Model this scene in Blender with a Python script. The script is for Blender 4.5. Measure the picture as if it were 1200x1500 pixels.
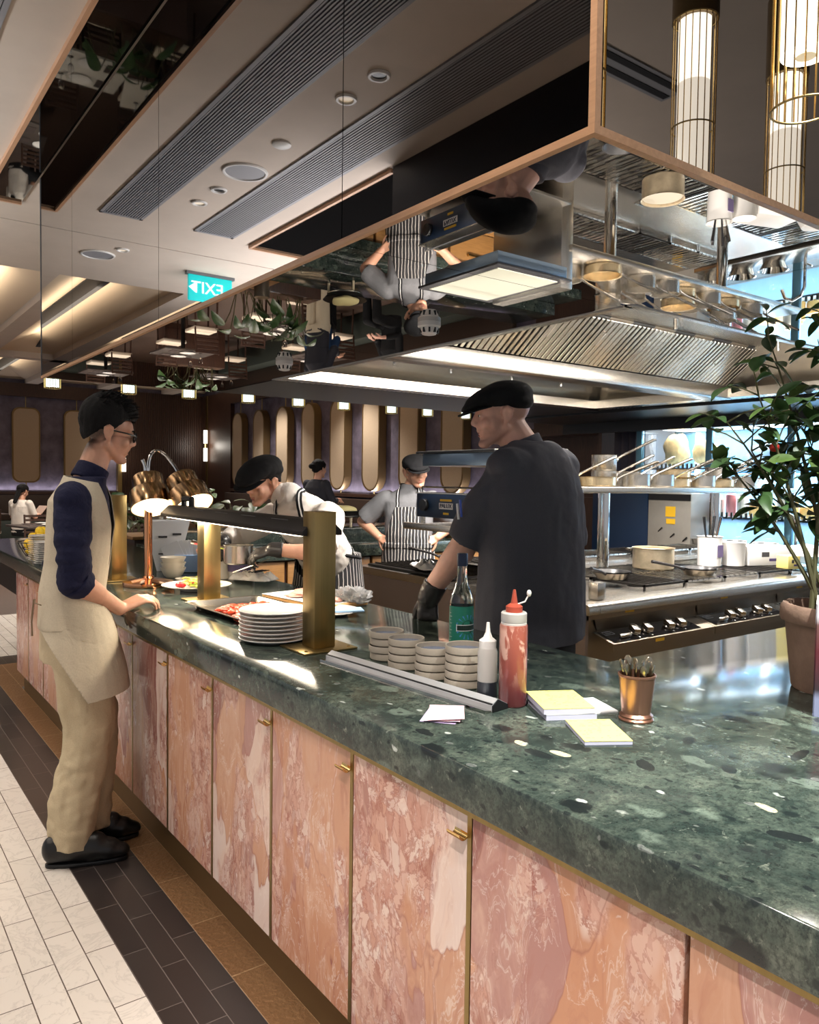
import bpy, bmesh, math, random
from mathutils import Vector, Matrix, noise
R_ = math.radians
PI = math.pi
for o in list(bpy.data.objects):
    bpy.data.objects.remove(o)
SC = bpy.context.scene
COL = SC.collection

# ------------------------------------------------------------------ camera
# world: X runs across the counter (to the right and away), Y runs along the counter (to the left and away)
cam = bpy.data.objects.new('camera', bpy.data.cameras.new('camera'))
COL.objects.link(cam)
cam.data.sensor_fit = 'HORIZONTAL'
cam.data.sensor_width = 36.0
cam.data.lens = 36.0 * 1142.0 / 1200.0
cam.data.clip_start = 0.05
cam.data.clip_end = 100
def _cam_axes():
    f = 1142.0
    d1 = Vector((-248 - 600, 691 - 750, f)).normalized()      # +Y of the world in camera terms
    d2 = Vector((2139 - 600, 723 - 750, f))
    d2 = (d2 - d1 * d2.dot(d1)).normalized()                  # +X
    up = d2.cross(d1)
    if up.y > 0: up = -up
    return d2, d1, up
_a, _b, _c = _cam_axes()
_right = Vector((_a.x, _b.x, _c.x)); _down = Vector((_a.y, _b.y, _c.y)); _fwd = Vector((_a.z, _b.z, _c.z))
CAMPOS = Vector((0, 0, 1.5))
M = Matrix((( _right.x, -_down.x, -_fwd.x, CAMPOS.x), (_right.y, -_down.y, -_fwd.y, CAMPOS.y), (_right.z, -_down.z, -_fwd.z, CAMPOS.z), (0, 0, 0, 1)))
cam.matrix_world = M
SC.camera = cam

# ------------------------------------------------------------------ world, exposure
SC.view_settings.view_transform = 'Standard'
SC.view_settings.look = 'None'
SC.view_settings.gamma = 1.0
SC.view_settings.exposure = 0.38
SC.view_settings.use_curve_mapping = False
SC.cycles.use_denoising = True
SC.cycles.max_bounces = 7
SC.cycles.glossy_bounces = 5
SC.cycles.transmission_bounces = 7
SC.cycles.diffuse_bounces = 3
SC.cycles.transparent_max_bounces = 10
SC.cycles.sample_clamp_indirect = 4.0
SC.cycles.caustics_reflective = False
SC.cycles.caustics_refractive = False
W = bpy.data.worlds.new('room_air'); SC.world = W
W.use_nodes = True
W.node_tree.nodes['Background'].inputs[0].default_value = (0.78, 0.80, 0.86, 1)
W.node_tree.nodes['Background'].inputs[1].default_value = 0.42

def area(name, loc, power, size, color=(1, 0.9, 0.78), target=None, size_y=None, spread=180):
    d = bpy.data.lights.new(name, 'AREA'); d.energy = power; d.color = color; d.size = size
    if size_y: d.shape = 'RECTANGLE'; d.size_y = size_y
    d.spread = R_(spread)
    o = bpy.data.objects.new(name, d); COL.objects.link(o); o.location = loc
    t = Vector(target) if target is not None else Vector(loc) - Vector((0, 0, 1))
    dv = (t - Vector(loc)).normalized()
    if dv.z < -0.999: o.rotation_euler = (0, 0, 0)
    elif dv.z > 0.999: o.rotation_euler = (PI, 0, 0)
    else: o.rotation_euler = dv.to_track_quat('-Z', 'Y').to_euler()
    return o
def spot(name, loc, power, target, angle=60, blend=0.6, color=(1, 0.9, 0.78), radius=0.03):
    d = bpy.data.lights.new(name, 'SPOT'); d.energy = power; d.color = color
    d.spot_size = R_(angle); d.spot_blend = blend; d.shadow_soft_size = radius
    o = bpy.data.objects.new(name, d); COL.objects.link(o); o.location = loc
    o.rotation_euler = (Vector(target) - Vector(loc)).to_track_quat('-Z', 'Y').to_euler()
    return o
def point(name, loc, power, color=(1, 0.85, 0.65), radius=0.03):
    d = bpy.data.lights.new(name, 'POINT'); d.energy = power; d.color = color; d.shadow_soft_size = radius
    o = bpy.data.objects.new(name, d); COL.objects.link(o); o.location = loc
    return o
WARM = (1, 0.91, 0.80); NEUT = (1, 0.93, 0.86); COOL = (0.86, 0.94, 1.0)
CZ = 3.6            # ceiling height
# downlights of the walkway and over the near counter (their fittings are built with the ceiling)
DOWN = [(0.10, 4.51), (0.10, 5.65), (0.09, 3.55), (0.10, 2.4), (0.10, 1.2), (0.2, 7.4), (0.15, 0.0)]
for i, (x, y) in enumerate(DOWN):
    spot('downlight_beam', (x, y, CZ - 0.05), 85, (x + 0.1, y, 0), 66, 0.9, WARM, 0.05)
spot('counter_beam', (1.45, -0.10, CZ - 0.05), 560, (1.75, 0.85, 0.93), 42, 0.9, (0.95, 1.0, 0.93), 0.04)
spot('panel_beam', (-0.35, 0.25, CZ - 0.05), 260, (1.02, 0.95, 0.55), 46, 0.9, (1, 0.9, 0.82), 0.05)
spot('pad_beam', (0.75, 0.9, CZ - 0.05), 120, (1.3, 1.5, 0.93), 44, 0.9, (1, 0.93, 0.84), 0.05)
# lamps inside the extraction hood
for x in (3.0, 3.8, 4.6, 5.4):
    spot('hood_lamp', (x, 2.78, 2.47), 200, (x, 2.95, 0.9), 112, 0.5, NEUT, 0.06)
    spot('hood_lamp', (x, 4.05, 2.40), 150, (x, 4.1, 0.9), 112, 0.5, NEUT, 0.06)
# added fill lights, hidden in the hood, brightening the filters and far slope
area('hood_fill', (4.2, 1.97, 2.38), 70, 3.0, NEUT, (4.2, 3.2, 2.38), 0.08)
area('hood_fill', (4.2, 3.70, 2.30), 40, 3.0, NEUT, (4.2, 4.9, 2.30), 0.08)
# added fill lights, out of view, brightening the walkway and near ceilings
area('ceiling_fill', (-1.6, 4.0, 2.3), 340, 0.5, (0.94, 0.96, 1.0), (-1.6, 4.0, 3.6), 9.0)
area('ceiling_fill', (2.5, -2.2, 2.3), 40, 4.0, (1, 0.93, 0.86), (2.5, -2.2, 3.6), 0.5)
# soft ceiling wash of the dining room beyond, and around the camera side
for i, (x, y) in enumerate([(2.2, 10.0), (3.8, 10.5), (5.4, 10.0), (2.2, 12.8), (3.8, 13.2), (5.4, 12.8), (7.0, 12.0), (2.2, 16.4), (3.8, 17.0), (5.4, 16.4), (7.0, 15.2), (0.6, 11.5)]):
    spot('dining_beam', (x, y, CZ - 0.05), 210, (x, y, 0), 110, 0.7, NEUT, 0.06)

# ------------------------------------------------------------------ materials
def S(r, g, b):
    def f(c):
        c /= 255.0
        return c / 12.92 if c <= 0.04045 else ((c + 0.055) / 1.055) ** 2.4
    return (f(r), f(g), f(b), 1.0)
class NT:
    def __init__(s, name):
        s.m = bpy.data.materials.new(name); s.m.use_nodes = True
        s.t = s.m.node_tree; s.b = s.t.nodes['Principled BSDF']; s.out = s.t.nodes['Material Output']
    def n(s, typ, **kw):
        nd = s.t.nodes.new(typ)
        for k, v in kw.items():
            if k.startswith('i_'):
                nd.inputs[k[2:].replace('_', ' ')].default_value = v
            else: setattr(nd, k, v)
        return nd
    def l(s, a, b): s.t.links.new(a, b)
    def ramp(s, fac, stops, interp='LINEAR'):
        r = s.n('ShaderNodeValToRGB'); r.color_ramp.interpolation = interp
        e = r.color_ramp.elements
        while len(e) < len(stops): e.new(0.5)
        for el, (p, c) in zip(e, stops): el.position = p; el.color = c
        s.l(fac, r.inputs[0]); return r.outputs[0]
    def mix(s, fac, a, b, blend='MIX'):
        m = s.n('ShaderNodeMix', data_type='RGBA', blend_type=blend)
        for sock, v in ((m.inputs[0], fac), (m.inputs[6], a), (m.inputs[7], b)):
            if hasattr(v, 'is_linked'): s.l(v, sock)
            else: sock.default_value = v
        return m.outputs[2]
    def math(s, op, a, b=None, clamp=False):
        m = s.n('ShaderNodeMath', operation=op); m.use_clamp = clamp
        for sock, v in ((m.inputs[0], a), (m.inputs[1], b)):
            if v is None: continue
            if hasattr(v, 'is_linked'): s.l(v, sock)
            else: sock.default_value = v
        return m.outputs[0]
    def noise(s, vec, scale, detail=3, rough=0.5, dist=0.0):
        nd = s.n('ShaderNodeTexNoise'); nd.inputs['Scale'].default_value = scale; nd.inputs['Detail'].default_value = detail
        nd.inputs['Roughness'].default_value = rough; nd.inputs['Distortion'].default_value = dist
        if vec is not None: s.l(vec, nd.inputs['Vector'])
        return nd
    def voro(s, vec, scale, feature='F1', rnd=1.0):
        nd = s.n('ShaderNodeTexVoronoi', feature=feature); nd.inputs['Scale'].default_value = scale
        nd.inputs['Randomness'].default_value = rnd
        if vec is not None: s.l(vec, nd.inputs['Vector'])
        return nd
    def coord(s, kind='Object'):
        return s.n('ShaderNodeTexCoord').outputs[kind]
    def pos(s): return s.n('ShaderNodeNewGeometry').outputs['Position']
    def mapping(s, vec, scale=(1, 1, 1), rot=(0, 0, 0), loc=(0, 0, 0)):
        m = s.n('ShaderNodeMapping'); m.inputs['Scale'].default_value = scale; m.inputs['Rotation'].default_value = rot; m.inputs['Location'].default_value = loc
        s.l(vec, m.inputs['Vector']); return m.outputs[0]
    def vadd(s, a, b, k=1.0):
        sc = s.n('ShaderNodeVectorMath', operation='SCALE'); s.l(b, sc.inputs[0]); sc.inputs['Scale'].default_value = k
        ad = s.n('ShaderNodeVectorMath', operation='ADD'); s.l(a, ad.inputs[0]); s.l(sc.outputs[0], ad.inputs[1]); return ad.outputs[0]
    def bump(s, h, strength=0.2, dist=0.01):
        b = s.n('ShaderNodeBump'); b.inputs['Strength'].default_value = strength; b.inputs['Distance'].default_value = dist
        s.l(h, b.inputs['Height']); s.l(b.outputs[0], s.b.inputs['Normal'])
    def base(s, v):
        if hasattr(v, 'is_linked'): s.l(v, s.b.inputs['Base Color'])
        else: s.b.inputs['Base Color'].default_value = v
    def set(s, **kw):
        for k, v in kw.items():
            s.b.inputs[k.replace('_', ' ')].default_value = v
BRONZEL = None
MATS = {}
def mat(name, col, rough=0.5, metal=0.0, emit=0.0, emit_col=None, spec=0.5, trans=0.0, ior=1.45, noise_amt=0.0, noise_scale=20, bump=0.0, bump_scale=80, coat=0.0, sss=0.0, alpha=1.0, aniso=None):
    """plain procedural material with an optional mottled colour and bump"""
    if name in MATS: return MATS[name]
    t = NT(name)
    t.set(Roughness=rough, Metallic=metal, IOR=ior)
    t.b.inputs['Specular IOR Level'].default_value = spec
    t.b.inputs['Transmission Weight'].default_value = trans
    t.b.inputs['Coat Weight'].default_value = coat
    t.b.inputs['Alpha'].default_value = alpha
    if sss: t.b.inputs['Subsurface Weight'].default_value = sss; t.b.inputs['Subsurface Radius'].default_value = (0.02, 0.008, 0.004)
    if noise_amt > 0:
        n = t.noise(t.coord(), noise_scale, 4, 0.6)
        lo = tuple(c * (1 - noise_amt) for c in col[:3]) + (1,); hi = tuple(min(1, c * (1 + noise_amt)) for c in col[:3]) + (1,)
        t.base(t.ramp(n.outputs[0], [(0.3, lo), (0.7, hi)]))
    else: t.base(col)
    if bump > 0:
        v = t.coord()
        if aniso: v = t.mapping(v, aniso)
        nb = t.noise(v, bump_scale, 3, 0.6); t.bump(nb.outputs[0], bump, 0.005)
    if emit > 0:
        t.b.inputs['Emission Color'].default_value = emit_col or col; t.b.inputs['Emission Strength'].default_value = emit
    MATS[name] = t.m
    return t.m

# pink breccia marble of the door fronts; every door takes its own piece of stone
def m_breccia():
    t = NT('pink_breccia_marble')
    oi = t.n('ShaderNodeObjectInfo')
    cx = t.n('ShaderNodeCombineXYZ'); 
    t.l(t.math('MULTIPLY', oi.outputs['Random'], 37.0), cx.inputs[0]); t.l(t.math('MULTIPLY', oi.outputs['Random'], 91.0), cx.inputs[1]); t.l(t.math('MULTIPLY', oi.outputs['Random'], 13.0), cx.inputs[2])
    v = t.vadd(t.coord(), cx.outputs[0])
    # slanted flow of the stone
    fl = t.mapping(v, (1.0, 1.35, 0.50), (R_(-22), 0, 0))
    w1 = t.noise(fl, 3.0, 4, 0.55)
    wv = t.vadd(fl, w1.outputs['Color'], 0.42)
    big = t.voro(wv, 3.6)
    bigc = t.n('ShaderNodeSeparateColor'); t.l(big.outputs['Color'], bigc.inputs[0])
    P = [(0.0, S(196, 142, 112)), (0.18, S(188, 132, 104)), (0.32, S(180, 132, 124)), (0.44, S(224, 196, 182)), (0.54, S(200, 150, 122)), (0.68, S(152, 100, 94)), (0.80, S(226, 204, 194)), (0.92, S(202, 146, 114))]
    col = t.ramp(bigc.outputs[0], P, 'CONSTANT')
    # inner cloudiness and streaks along the flow
    n2 = t.noise(wv, 8.0, 6, 0.68, 0.8)
    col = t.mix(t.ramp(n2.outputs[0], [(0.46, (0, 0, 0, 1)), (0.74, (0.55, 0.55, 0.55, 1))]), col, S(226, 190, 168))
    n3 = t.noise(t.mapping(wv, (1, 1.5, 0.4), (R_(-20), 0, 0)), 13.0, 5, 0.65, 0.4)
    col = t.mix(t.ramp(n3.outputs[0], [(0.54, (0, 0, 0, 1)), (0.74, (0.6, 0.6, 0.6, 1))]), col, S(168, 104, 88))
    # areas of small broken pieces with dark red veins between, smeared by the flow
    w2 = t.noise(v, 9.0, 5, 0.68, 0.6)
    sv = t.vadd(t.mapping(v, (1, 1.15, 0.62), (R_(-28), 0, 0)), w2.outputs['Color'], 0.13)
    sm = t.voro(sv, 30.0); smc = t.n('ShaderNodeSeparateColor'); t.l(sm.outputs['Color'], smc.inputs[0])
    smcol = t.ramp(smc.outputs[0], [(0.0, S(222, 190, 176)), (0.25, S(206, 162, 146)), (0.5, S(190, 138, 124)), (0.75, S(232, 212, 202)), (0.9, S(158, 98, 88)), (1.0, S(204, 156, 136))])
    sme = t.voro(sv, 30.0, 'DISTANCE_TO_EDGE')
    vw = t.math('MULTIPLY', t.noise(v, 17.0, 3, 0.6).outputs[0], 0.16)
    smcol = t.mix(t.math('MULTIPLY', t.math('LESS_THAN', sme.outputs['Distance'], vw), 0.62), smcol, S(156, 92, 82))
    smcol = t.mix(t.ramp(n2.outputs[0], [(0.45, (0, 0, 0, 1)), (0.6, (0.6, 0.6, 0.6, 1))]), smcol, S(216, 176, 160))
    msk = t.ramp(t.noise(wv, 2.6, 3, 0.55).outputs[0], [(0.51, (0, 0, 0, 1)), (0.545, (1, 1, 1, 1))])
    col = t.mix(t.math('MULTIPLY', msk, 0.85), col, smcol)
    # thin dark red and pale veins along the edges of the large pieces
    ed = t.voro(wv, 3.6, 'DISTANCE_TO_EDGE')
    col = t.mix(t.math('MULTIPLY', t.ramp(ed.outputs['Distance'], [(0.0, (1, 1, 1, 1)), (0.016, (0, 0, 0, 1))]), 0.55), col, S(158, 100, 86))
    ve = t.noise(wv, 4.5, 6, 0.65, 1.2)
    vl = t.math('ABSOLUTE', t.math('SUBTRACT', ve.outputs[0], 0.5))
    col = t.mix(t.math('MULTIPLY', t.ramp(vl, [(0.0, (1, 1, 1, 1)), (0.010, (0, 0, 0, 1))]), 0.45), col, S(238, 222, 212))
    t.base(col); t.set(Roughness=0.22)
    return t.m
def m_green():
    t = NT('green_breccia_marble')
    v = t.pos()
    w = t.noise(v, 9.0, 4, 0.6)
    wv = t.vadd(v, w.outputs['Color'], 0.10)
    n1 = t.noise(wv, 7.0, 6, 0.7, 0.8)
    col = t.ramp(n1.outputs[0], [(0.28, S(28, 36, 35)), (0.42, S(48, 59, 55)), (0.56, S(74, 84, 76)), (0.75, S(112, 119, 106))])
    fine = t.noise(v, 60.0, 4, 0.75)
    col = t.mix(t.ramp(fine.outputs[0], [(0.45, (0, 0, 0, 1)), (0.62, (0.55, 0.55, 0.55, 1))]), col, S(30, 36, 36))
    fine2 = t.noise(t.mapping(v, (1, 1.3, 1), (0, 0, R_(30))), 38.0, 5, 0.75, 0.6)
    col = t.mix(t.ramp(fine2.outputs[0], [(0.60, (0, 0, 0, 1)), (0.72, (0.6, 0.6, 0.6, 1))]), col, S(154, 160, 146))
    w2 = t.noise(v, 24.0, 2, 0.5)
    cv = t.vadd(t.mapping(v, (1, 0.62, 1), (0, 0, R_(-25))), w2.outputs['Color'], 0.03)
    ch = t.voro(cv, 15.0); cc = t.n('ShaderNodeSeparateColor'); t.l(ch.outputs['Color'], cc.inputs[0])
    ins = t.ramp(ch.outputs['Distance'], [(0.30, (1, 1, 1, 1)), (0.42, (0, 0, 0, 1))])
    dark = t.math('MULTIPLY', ins, t.ramp(cc.outputs[0], [(0.76, (0, 0, 0, 1)), (0.78, (1, 1, 1, 1))]))
    col = t.mix(t.math('MULTIPLY', dark, 0.9), col, S(24, 28, 30))
    mid = t.math('MULTIPLY', ins, t.ramp(cc.outputs[1], [(0.78, (0, 0, 0, 1)), (0.80, (1, 1, 1, 1))]))
    col = t.mix(t.math('MULTIPLY', mid, 0.5), col, S(120, 134, 122))
    ch2 = t.voro(cv, 42.0); cc2 = t.n('ShaderNodeSeparateColor'); t.l(ch2.outputs['Color'], cc2.inputs[0])
    ins2 = t.ramp(ch2.outputs['Distance'], [(0.22, (1, 1, 1, 1)), (0.34, (0, 0, 0, 1))])
    wh = t.math('MULTIPLY', ins2, t.ramp(cc2.outputs[0], [(0.945, (0, 0, 0, 1)), (0.955, (1, 1, 1, 1))]))
    col = t.mix(t.math('MULTIPLY', wh, 0.85), col, S(196, 202, 196))
    dk2 = t.math('MULTIPLY', ins2, t.ramp(cc2.outputs[1], [(0.60, (0, 0, 0, 1)), (0.63, (1, 1, 1, 1))]))
    col = t.mix(t.math('MULTIPLY', dk2, 0.8), col, S(28, 34, 36))
    # a few large cream stones
    ch3 = t.voro(t.vadd(v, w2.outputs['Color'], 0.02), 6.0); cc3 = t.n('ShaderNodeSeparateColor'); t.l(ch3.outputs['Color'], cc3.inputs[0])
    ins3 = t.ramp(ch3.outputs['Distance'], [(0.10, (1, 1, 1, 1)), (0.13, (0, 0, 0, 1))])
    cr = t.math('MULTIPLY', ins3, t.ramp(cc3.outputs[2], [(0.80, (0, 0, 0, 1)), (0.82, (1, 1, 1, 1))]))
    col = t.mix(cr, col, S(206, 196, 160))
    # single large stones: (x, y, half length, half width, turn, cream or dark)
    for (px, py, a_, b_, an, dk) in ((1.187, 1.188, 0.020, 0.010, 75, 0), (1.211, 1.092, 0.024, 0.012, 100, 0), (1.306, 0.701, 0.022, 0.011, 80, 0), (1.172, 1.118, 0.036, 0.017, 95, 1), (1.507, 0.987, 0.028, 0.014, 30, 1), (1.62, 0.80, 0.045, 0.012, 10, 1), (1.30, 0.95, 0.03, 0.016, 60, 1), (1.23, 0.62, 0.035, 0.016, 120, 1), (1.06, 1.36, 0.03, 0.012, 90, 1), (1.42, 0.84, 0.022, 0.014, 40, 1)):
        mp = t.mapping(t.vadd(v, w2.outputs['Color'], 0.012), (1, 1, 0), (0, 0, 0), (-px - 0.006, -py - 0.006, 0))
        mp = t.mapping(mp, (1, 1, 1), (0, 0, R_(-an))); mp = t.mapping(mp, (1 / a_, 1 / b_, 1))
        ln = t.n('ShaderNodeVectorMath', operation='LENGTH'); t.l(mp, ln.inputs[0])
        col = t.mix(t.math('MULTIPLY', t.math('LESS_THAN', ln.outputs['Value'], 1.0), 0.9), col, S(30, 34, 36) if dk else S(206, 196, 160))
    gr = t.noise(t.mapping(v, (1, 1.4, 1), (0, 0, R_(-40))), 130.0, 3, 0.7)
    col = t.mix(t.ramp(gr.outputs[0], [(0.50, (0, 0, 0, 1)), (0.64, (0.5, 0.5, 0.5, 1))]), col, S(30, 36, 35))
    t.base(col); t.set(Roughness=0.105); t.b.inputs['Specular IOR Level'].default_value = 0.55
    return t.m
def m_tile(name, c1, c2, mortar, w, h, rough=0.25, off=0.5, vein=None, bump=0.3, loc=(0, 0, 0), msize=0.0022, bias=0.0):
    """running-bond tiles laid along Y"""
    t = NT(name)
    v = t.mapping(t.pos(), (1, 1, 1), (0, 0, R_(90)), loc)
    br = t.n('ShaderNodeTexBrick', offset=off); t.l(v, br.inputs['Vector'])
    br.inputs['Scale'].default_value = 1.0; br.inputs['Brick Width'].default_value = w; br.inputs['Row Height'].default_value = h
    br.inputs['Mortar Size'].default_value = msize; br.inputs['Mortar Smooth'].default_value = 0.2; br.inputs['Bias'].default_value = bias
    br.inputs['Color1'].default_value = c1; br.inputs['Color2'].default_value = c2; br.inputs['Mortar'].default_value = mortar
    col = br.outputs['Color']
    if vein:
        n = t.noise(t.pos(), 6.0, 8, 0.65, 1.6)
        vl = t.math('ABSOLUTE', t.math('SUBTRACT', n.outputs[0], 0.5))
        col = t.mix(t.math('MULTIPLY', t.ramp(vl, [(0.0, (1, 1, 1, 1)), (0.03, (0, 0, 0, 1))]), 0.35), col, vein)
    t.base(col); t.set(Roughness=rough)
    t.bump(t.math('SUBTRACT', 1.0, br.outputs['Fac']), bump, 0.002)
    return t.m
def m_brushed(name, col, rough=0.25, axis=(1, 60, 60), amt=0.12, bump=0.0, metal=1.0):
    t = NT(name); t.set(Metallic=metal)
    n = t.noise(t.mapping(t.coord(), tuple(0.12 * q for q in axis)), 9.0, 3, 0.6)
    t.base(t.ramp(n.outputs[0], [(0.3, tuple(c * (1 - amt) for c in col[:3]) + (1,)), (0.7, tuple(min(1, c * (1 + amt)) for c in col[:3]) + (1,))]))
    r = t.math('ADD', t.math('MULTIPLY', n.outputs[0], 0.12), rough - 0.06)
    t.l(r, t.b.inputs['Roughness'])
    return t.m
def m_wood(name, c1, c2, rough=0.4, axis=(14, 14, 1.2), scale=6):
    t = NT(name)
    n = t.noise(t.mapping(t.coord(), axis), scale, 5, 0.6, 0.4)
    t.base(t.ramp(n.outputs[0], [(0.3, c1), (0.7, c2)])); t.set(Roughness=rough)
    t.bump(n.outputs[0], 0.08, 0.002)
    return t.m
def m_stripe(name, base, line, axis='X', pitch=0.02, width=0.12, rough=0.8, bumpy=0.15):
    """woven cloth with thin parallel stripes in the wearer's own frame"""
    t = NT(name)
    sx = t.n('ShaderNodeSeparateXYZ'); 
    n = t.noise(t.coord(), 9, 2, 0.5)
    t.l(t.vadd(t.coord(), n.outputs['Color'], 0.02), sx.inputs[0])
    src = sx.outputs[axis] if axis != 'A' else t.math('MULTIPLY', t.math('ARCTAN2', sx.outputs['X'], sx.outputs['Y']), 0.19)
    m = t.math('FRACT', t.math('MULTIPLY', src, 1.0 / pitch))
    lt = t.math('LESS_THAN', m, width)
    t.base(t.mix(lt, base, line)); t.set(Roughness=rough)
    nb = t.noise(t.coord(), 40, 3, 0.6); t.bump(nb.outputs[0], bumpy, 0.004)
    return t.m
def m_cloth(name, col, rough=0.85, weave=300, amt=0.08, folds=0.25, fold_scale=10):
    t = NT(name)
    n = t.noise(t.coord(), weave, 2, 0.5); n2 = t.noise(t.coord(), fold_scale, 3, 0.55, 0.5)
    t.base(t.ramp(n.outputs[0], [(0.35, tuple(c * (1 - amt) for c in col[:3]) + (1,)), (0.65, tuple(min(1, c * (1 + amt)) for c in col[:3]) + (1,))]))
    t.set(Roughness=rough); t.b.inputs['Specular IOR Level'].default_value = 0.25
    h = t.math('ADD', n2.outputs[0], t.math('MULTIPLY', n.outputs[0], 0.04))
    t.bump(h, folds, 0.02)
    return t.m

BRECCIA = m_breccia(); GREEN = m_green()
BRASS = m_brushed('aged_brass', S(158, 136, 90), 0.36, (60, 60, 1), 0.10)
BRASSL = mat('polished_brass', S(232, 198, 130), 0.15, 1.0)
BRONZE = mat('bronze_trim', S(112, 92, 62), 0.42, 0.6)
STEEL = mat('brushed_steel', S(188, 183, 174), 0.27, 1.0)
STEELD = mat('smoked_steel', S(138, 128, 114), 0.33, 0.9)
CHROME = mat('polished_steel', S(214, 212, 208), 0.08, 1.0)
COPPER = m_brushed('brushed_copper', S(176, 130, 110), 0.3, (60, 60, 1), 0.06, metal=0.9)
SHADEM = mat('polished_bronze', S(160, 130, 96), 0.2, 1.0)
COPPERL = mat('polished_copper', S(226, 158, 112), 0.08, 1.0)
BLACK = mat('black_enamel', S(22, 22, 24), 0.35)
BLACKG = mat('black_glass', S(10, 10, 12), 0.06, coat=0.5)
BLACKM = mat('matt_black_metal', S(34, 30, 29), 0.5, 0.3)
IRON = mat('cast_iron', S(38, 36, 35), 0.42, 0.7, bump=0.2)
NAVYM = mat('navy_lacquer', S(20, 38, 62), 0.3)
WHITEP = mat('glazed_porcelain', S(232, 228, 222), 0.15, coat=0.4)
CERAM = mat('stoneware_rim', S(158, 148, 134), 0.6, bump=0.15, bump_scale=120)
CERAMI = mat('blue_glaze', S(96, 112, 140), 0.08, coat=0.6)
CREAM = mat('cream_bowl', S(230, 220, 200), 0.3)
PAPERY = mat('yellow_paper', S(236, 224, 124), 0.8)
PAPERW = mat('white_paper', S(232, 232, 232), 0.8)
PAPERP = mat('pink_paper', S(240, 196, 206), 0.8)
PAPERV = mat('violet_paper', S(190, 176, 214), 0.8)
INK = mat('dark_ink', S(60, 58, 60), 0.8)
def m_skin(name, col, crop, stub):
    t = NT(name)
    n = t.noise(t.coord(), 30, 4, 0.6)
    c = t.ramp(n.outputs[0], [(0.3, tuple(q * 0.94 for q in col[:3]) + (1,)), (0.7, tuple(min(1, q * 1.06) for q in col[:3]) + (1,))])
    fine = t.noise(t.coord(), 420, 2, 0.6)
    for att, cc in (('crop', crop), ('stub', stub)):
        a_ = t.n('ShaderNodeAttribute'); a_.attribute_name = att
        f = t.math('MULTIPLY', a_.outputs['Fac'], t.math('ADD', t.math('MULTIPLY', fine.outputs[0], 0.8), 0.5), True)
        c = t.mix(f, c, cc)
    t.base(c); t.set(Roughness=0.5); t.b.inputs['Subsurface Weight'].default_value = 0.12; t.b.inputs['Subsurface Radius'].default_value = (0.02, 0.008, 0.004)
    return t.m
SKIN_A = m_skin('skin_light', S(204, 154, 128), S(34, 27, 25), S(150, 112, 96))
SKIN_B = m_skin('skin_fair', S(218, 168, 148), S(150, 118, 106), S(128, 96, 84))
SKIN_C = m_skin('skin_tan', S(190, 142, 116), S(34, 27, 25), S(140, 104, 88))
def paint(me, name, fn):
    at = me.attributes.new(name, 'FLOAT', 'POINT')
    at.data.foreach_set('value', [fn(v.co) for v in me.vertices])
def sst(x, a, b):
    t_ = max(0.0, min(1.0, (x - a) / (b - a))); return t_ * t_ * (3 - 2 * t_)
LIP = mat('lip_tone', S(176, 104, 96), 0.45)
STUBBLE = mat('stubble', S(142, 112, 98), 0.6, noise_amt=0.2, noise_scale=220)
HAIRB = mat('black_hair', S(13, 11, 11), 0.75, spec=0.25, bump=0.5, bump_scale=60, aniso=(6, 6, 1))
HAIRBR = mat('brown_hair', S(86, 58, 40), 0.5, bump=0.5, bump_scale=60)
EYEW = mat('eye_white', S(226, 222, 216), 0.2); EYED = mat('eye_dark', S(24, 18, 16), 0.15)
GLOVE = mat('black_nitrile', S(44, 42, 42), 0.35, bump=0.25, bump_scale=45)
LEATHER = mat('black_leather', S(22, 21, 21), 0.32, bump=0.15, bump_scale=90)
CAPB = m_cloth('black_cap_cloth', S(20, 20, 22), 0.9, 260, 0.15, 0.15)
LINEN = m_cloth('beige_linen', S(194, 182, 160), 0.9, 260, 0.05, 0.35, 12)
LINEND = m_cloth('sand_linen', S(188, 172, 142), 0.9, 260, 0.05, 0.4, 9)
NAVYC = m_cloth('navy_cotton', S(24, 26, 52), 0.85, 260, 0.12, 0.5, 14)
CHEFG = m_cloth('charcoal_chef_cloth', S(78, 78, 86), 0.8, 260, 0.05, 0.25, 7)
CHEFL = m_cloth('grey_chef_cloth', S(104, 104, 106), 0.85, 260, 0.06, 0.35, 8)
SHIRTW = m_cloth('white_cotton', S(218, 210, 200), 0.85, 260, 0.04, 0.4, 10)
DARKC = m_cloth('dark_trouser_cloth', S(26, 26, 28), 0.9)
BLUEC = m_cloth('blue_knit', S(38, 62, 96), 0.9)
APRON = m_stripe('striped_apron_cloth', S(30, 29, 31), S(206, 200, 192), 'A', 0.026, 0.15)
APRONB = m_stripe('striped_apron_cloth_far', S(30, 29, 31), S(206, 200, 192), 'X', 0.026, 0.16)
TOWEL = m_cloth('white_towel', S(228, 224, 218), 0.95, 200, 0.06, 0.4, 20)
TERRA = mat('weathered_terracotta', S(150, 120, 104), 0.85, noise_amt=0.2, noise_scale=14, bump=0.4, bump_scale=50)
SOIL = mat('potting_soil', S(74, 50, 32), 0.95, noise_amt=0.4, noise_scale=60, bump=0.8, bump_scale=90)
LEAF = mat('dark_green_leaf', S(58, 84, 46), 0.4, noise_amt=0.25, noise_scale=30, spec=0.5)
LEAFL = mat('fresh_green_leaf', S(78, 100, 50), 0.42, noise_amt=0.2, noise_scale=30)
STEM = mat('green_brown_stem', S(92, 88, 60), 0.7)
STEMD = mat('dark_stem', S(60, 56, 38), 0.7)
BERRY = mat('red_berry', S(200, 52, 40), 0.35); BERRYG = mat('unripe_berry', S(150, 146, 50), 0.4)
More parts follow.
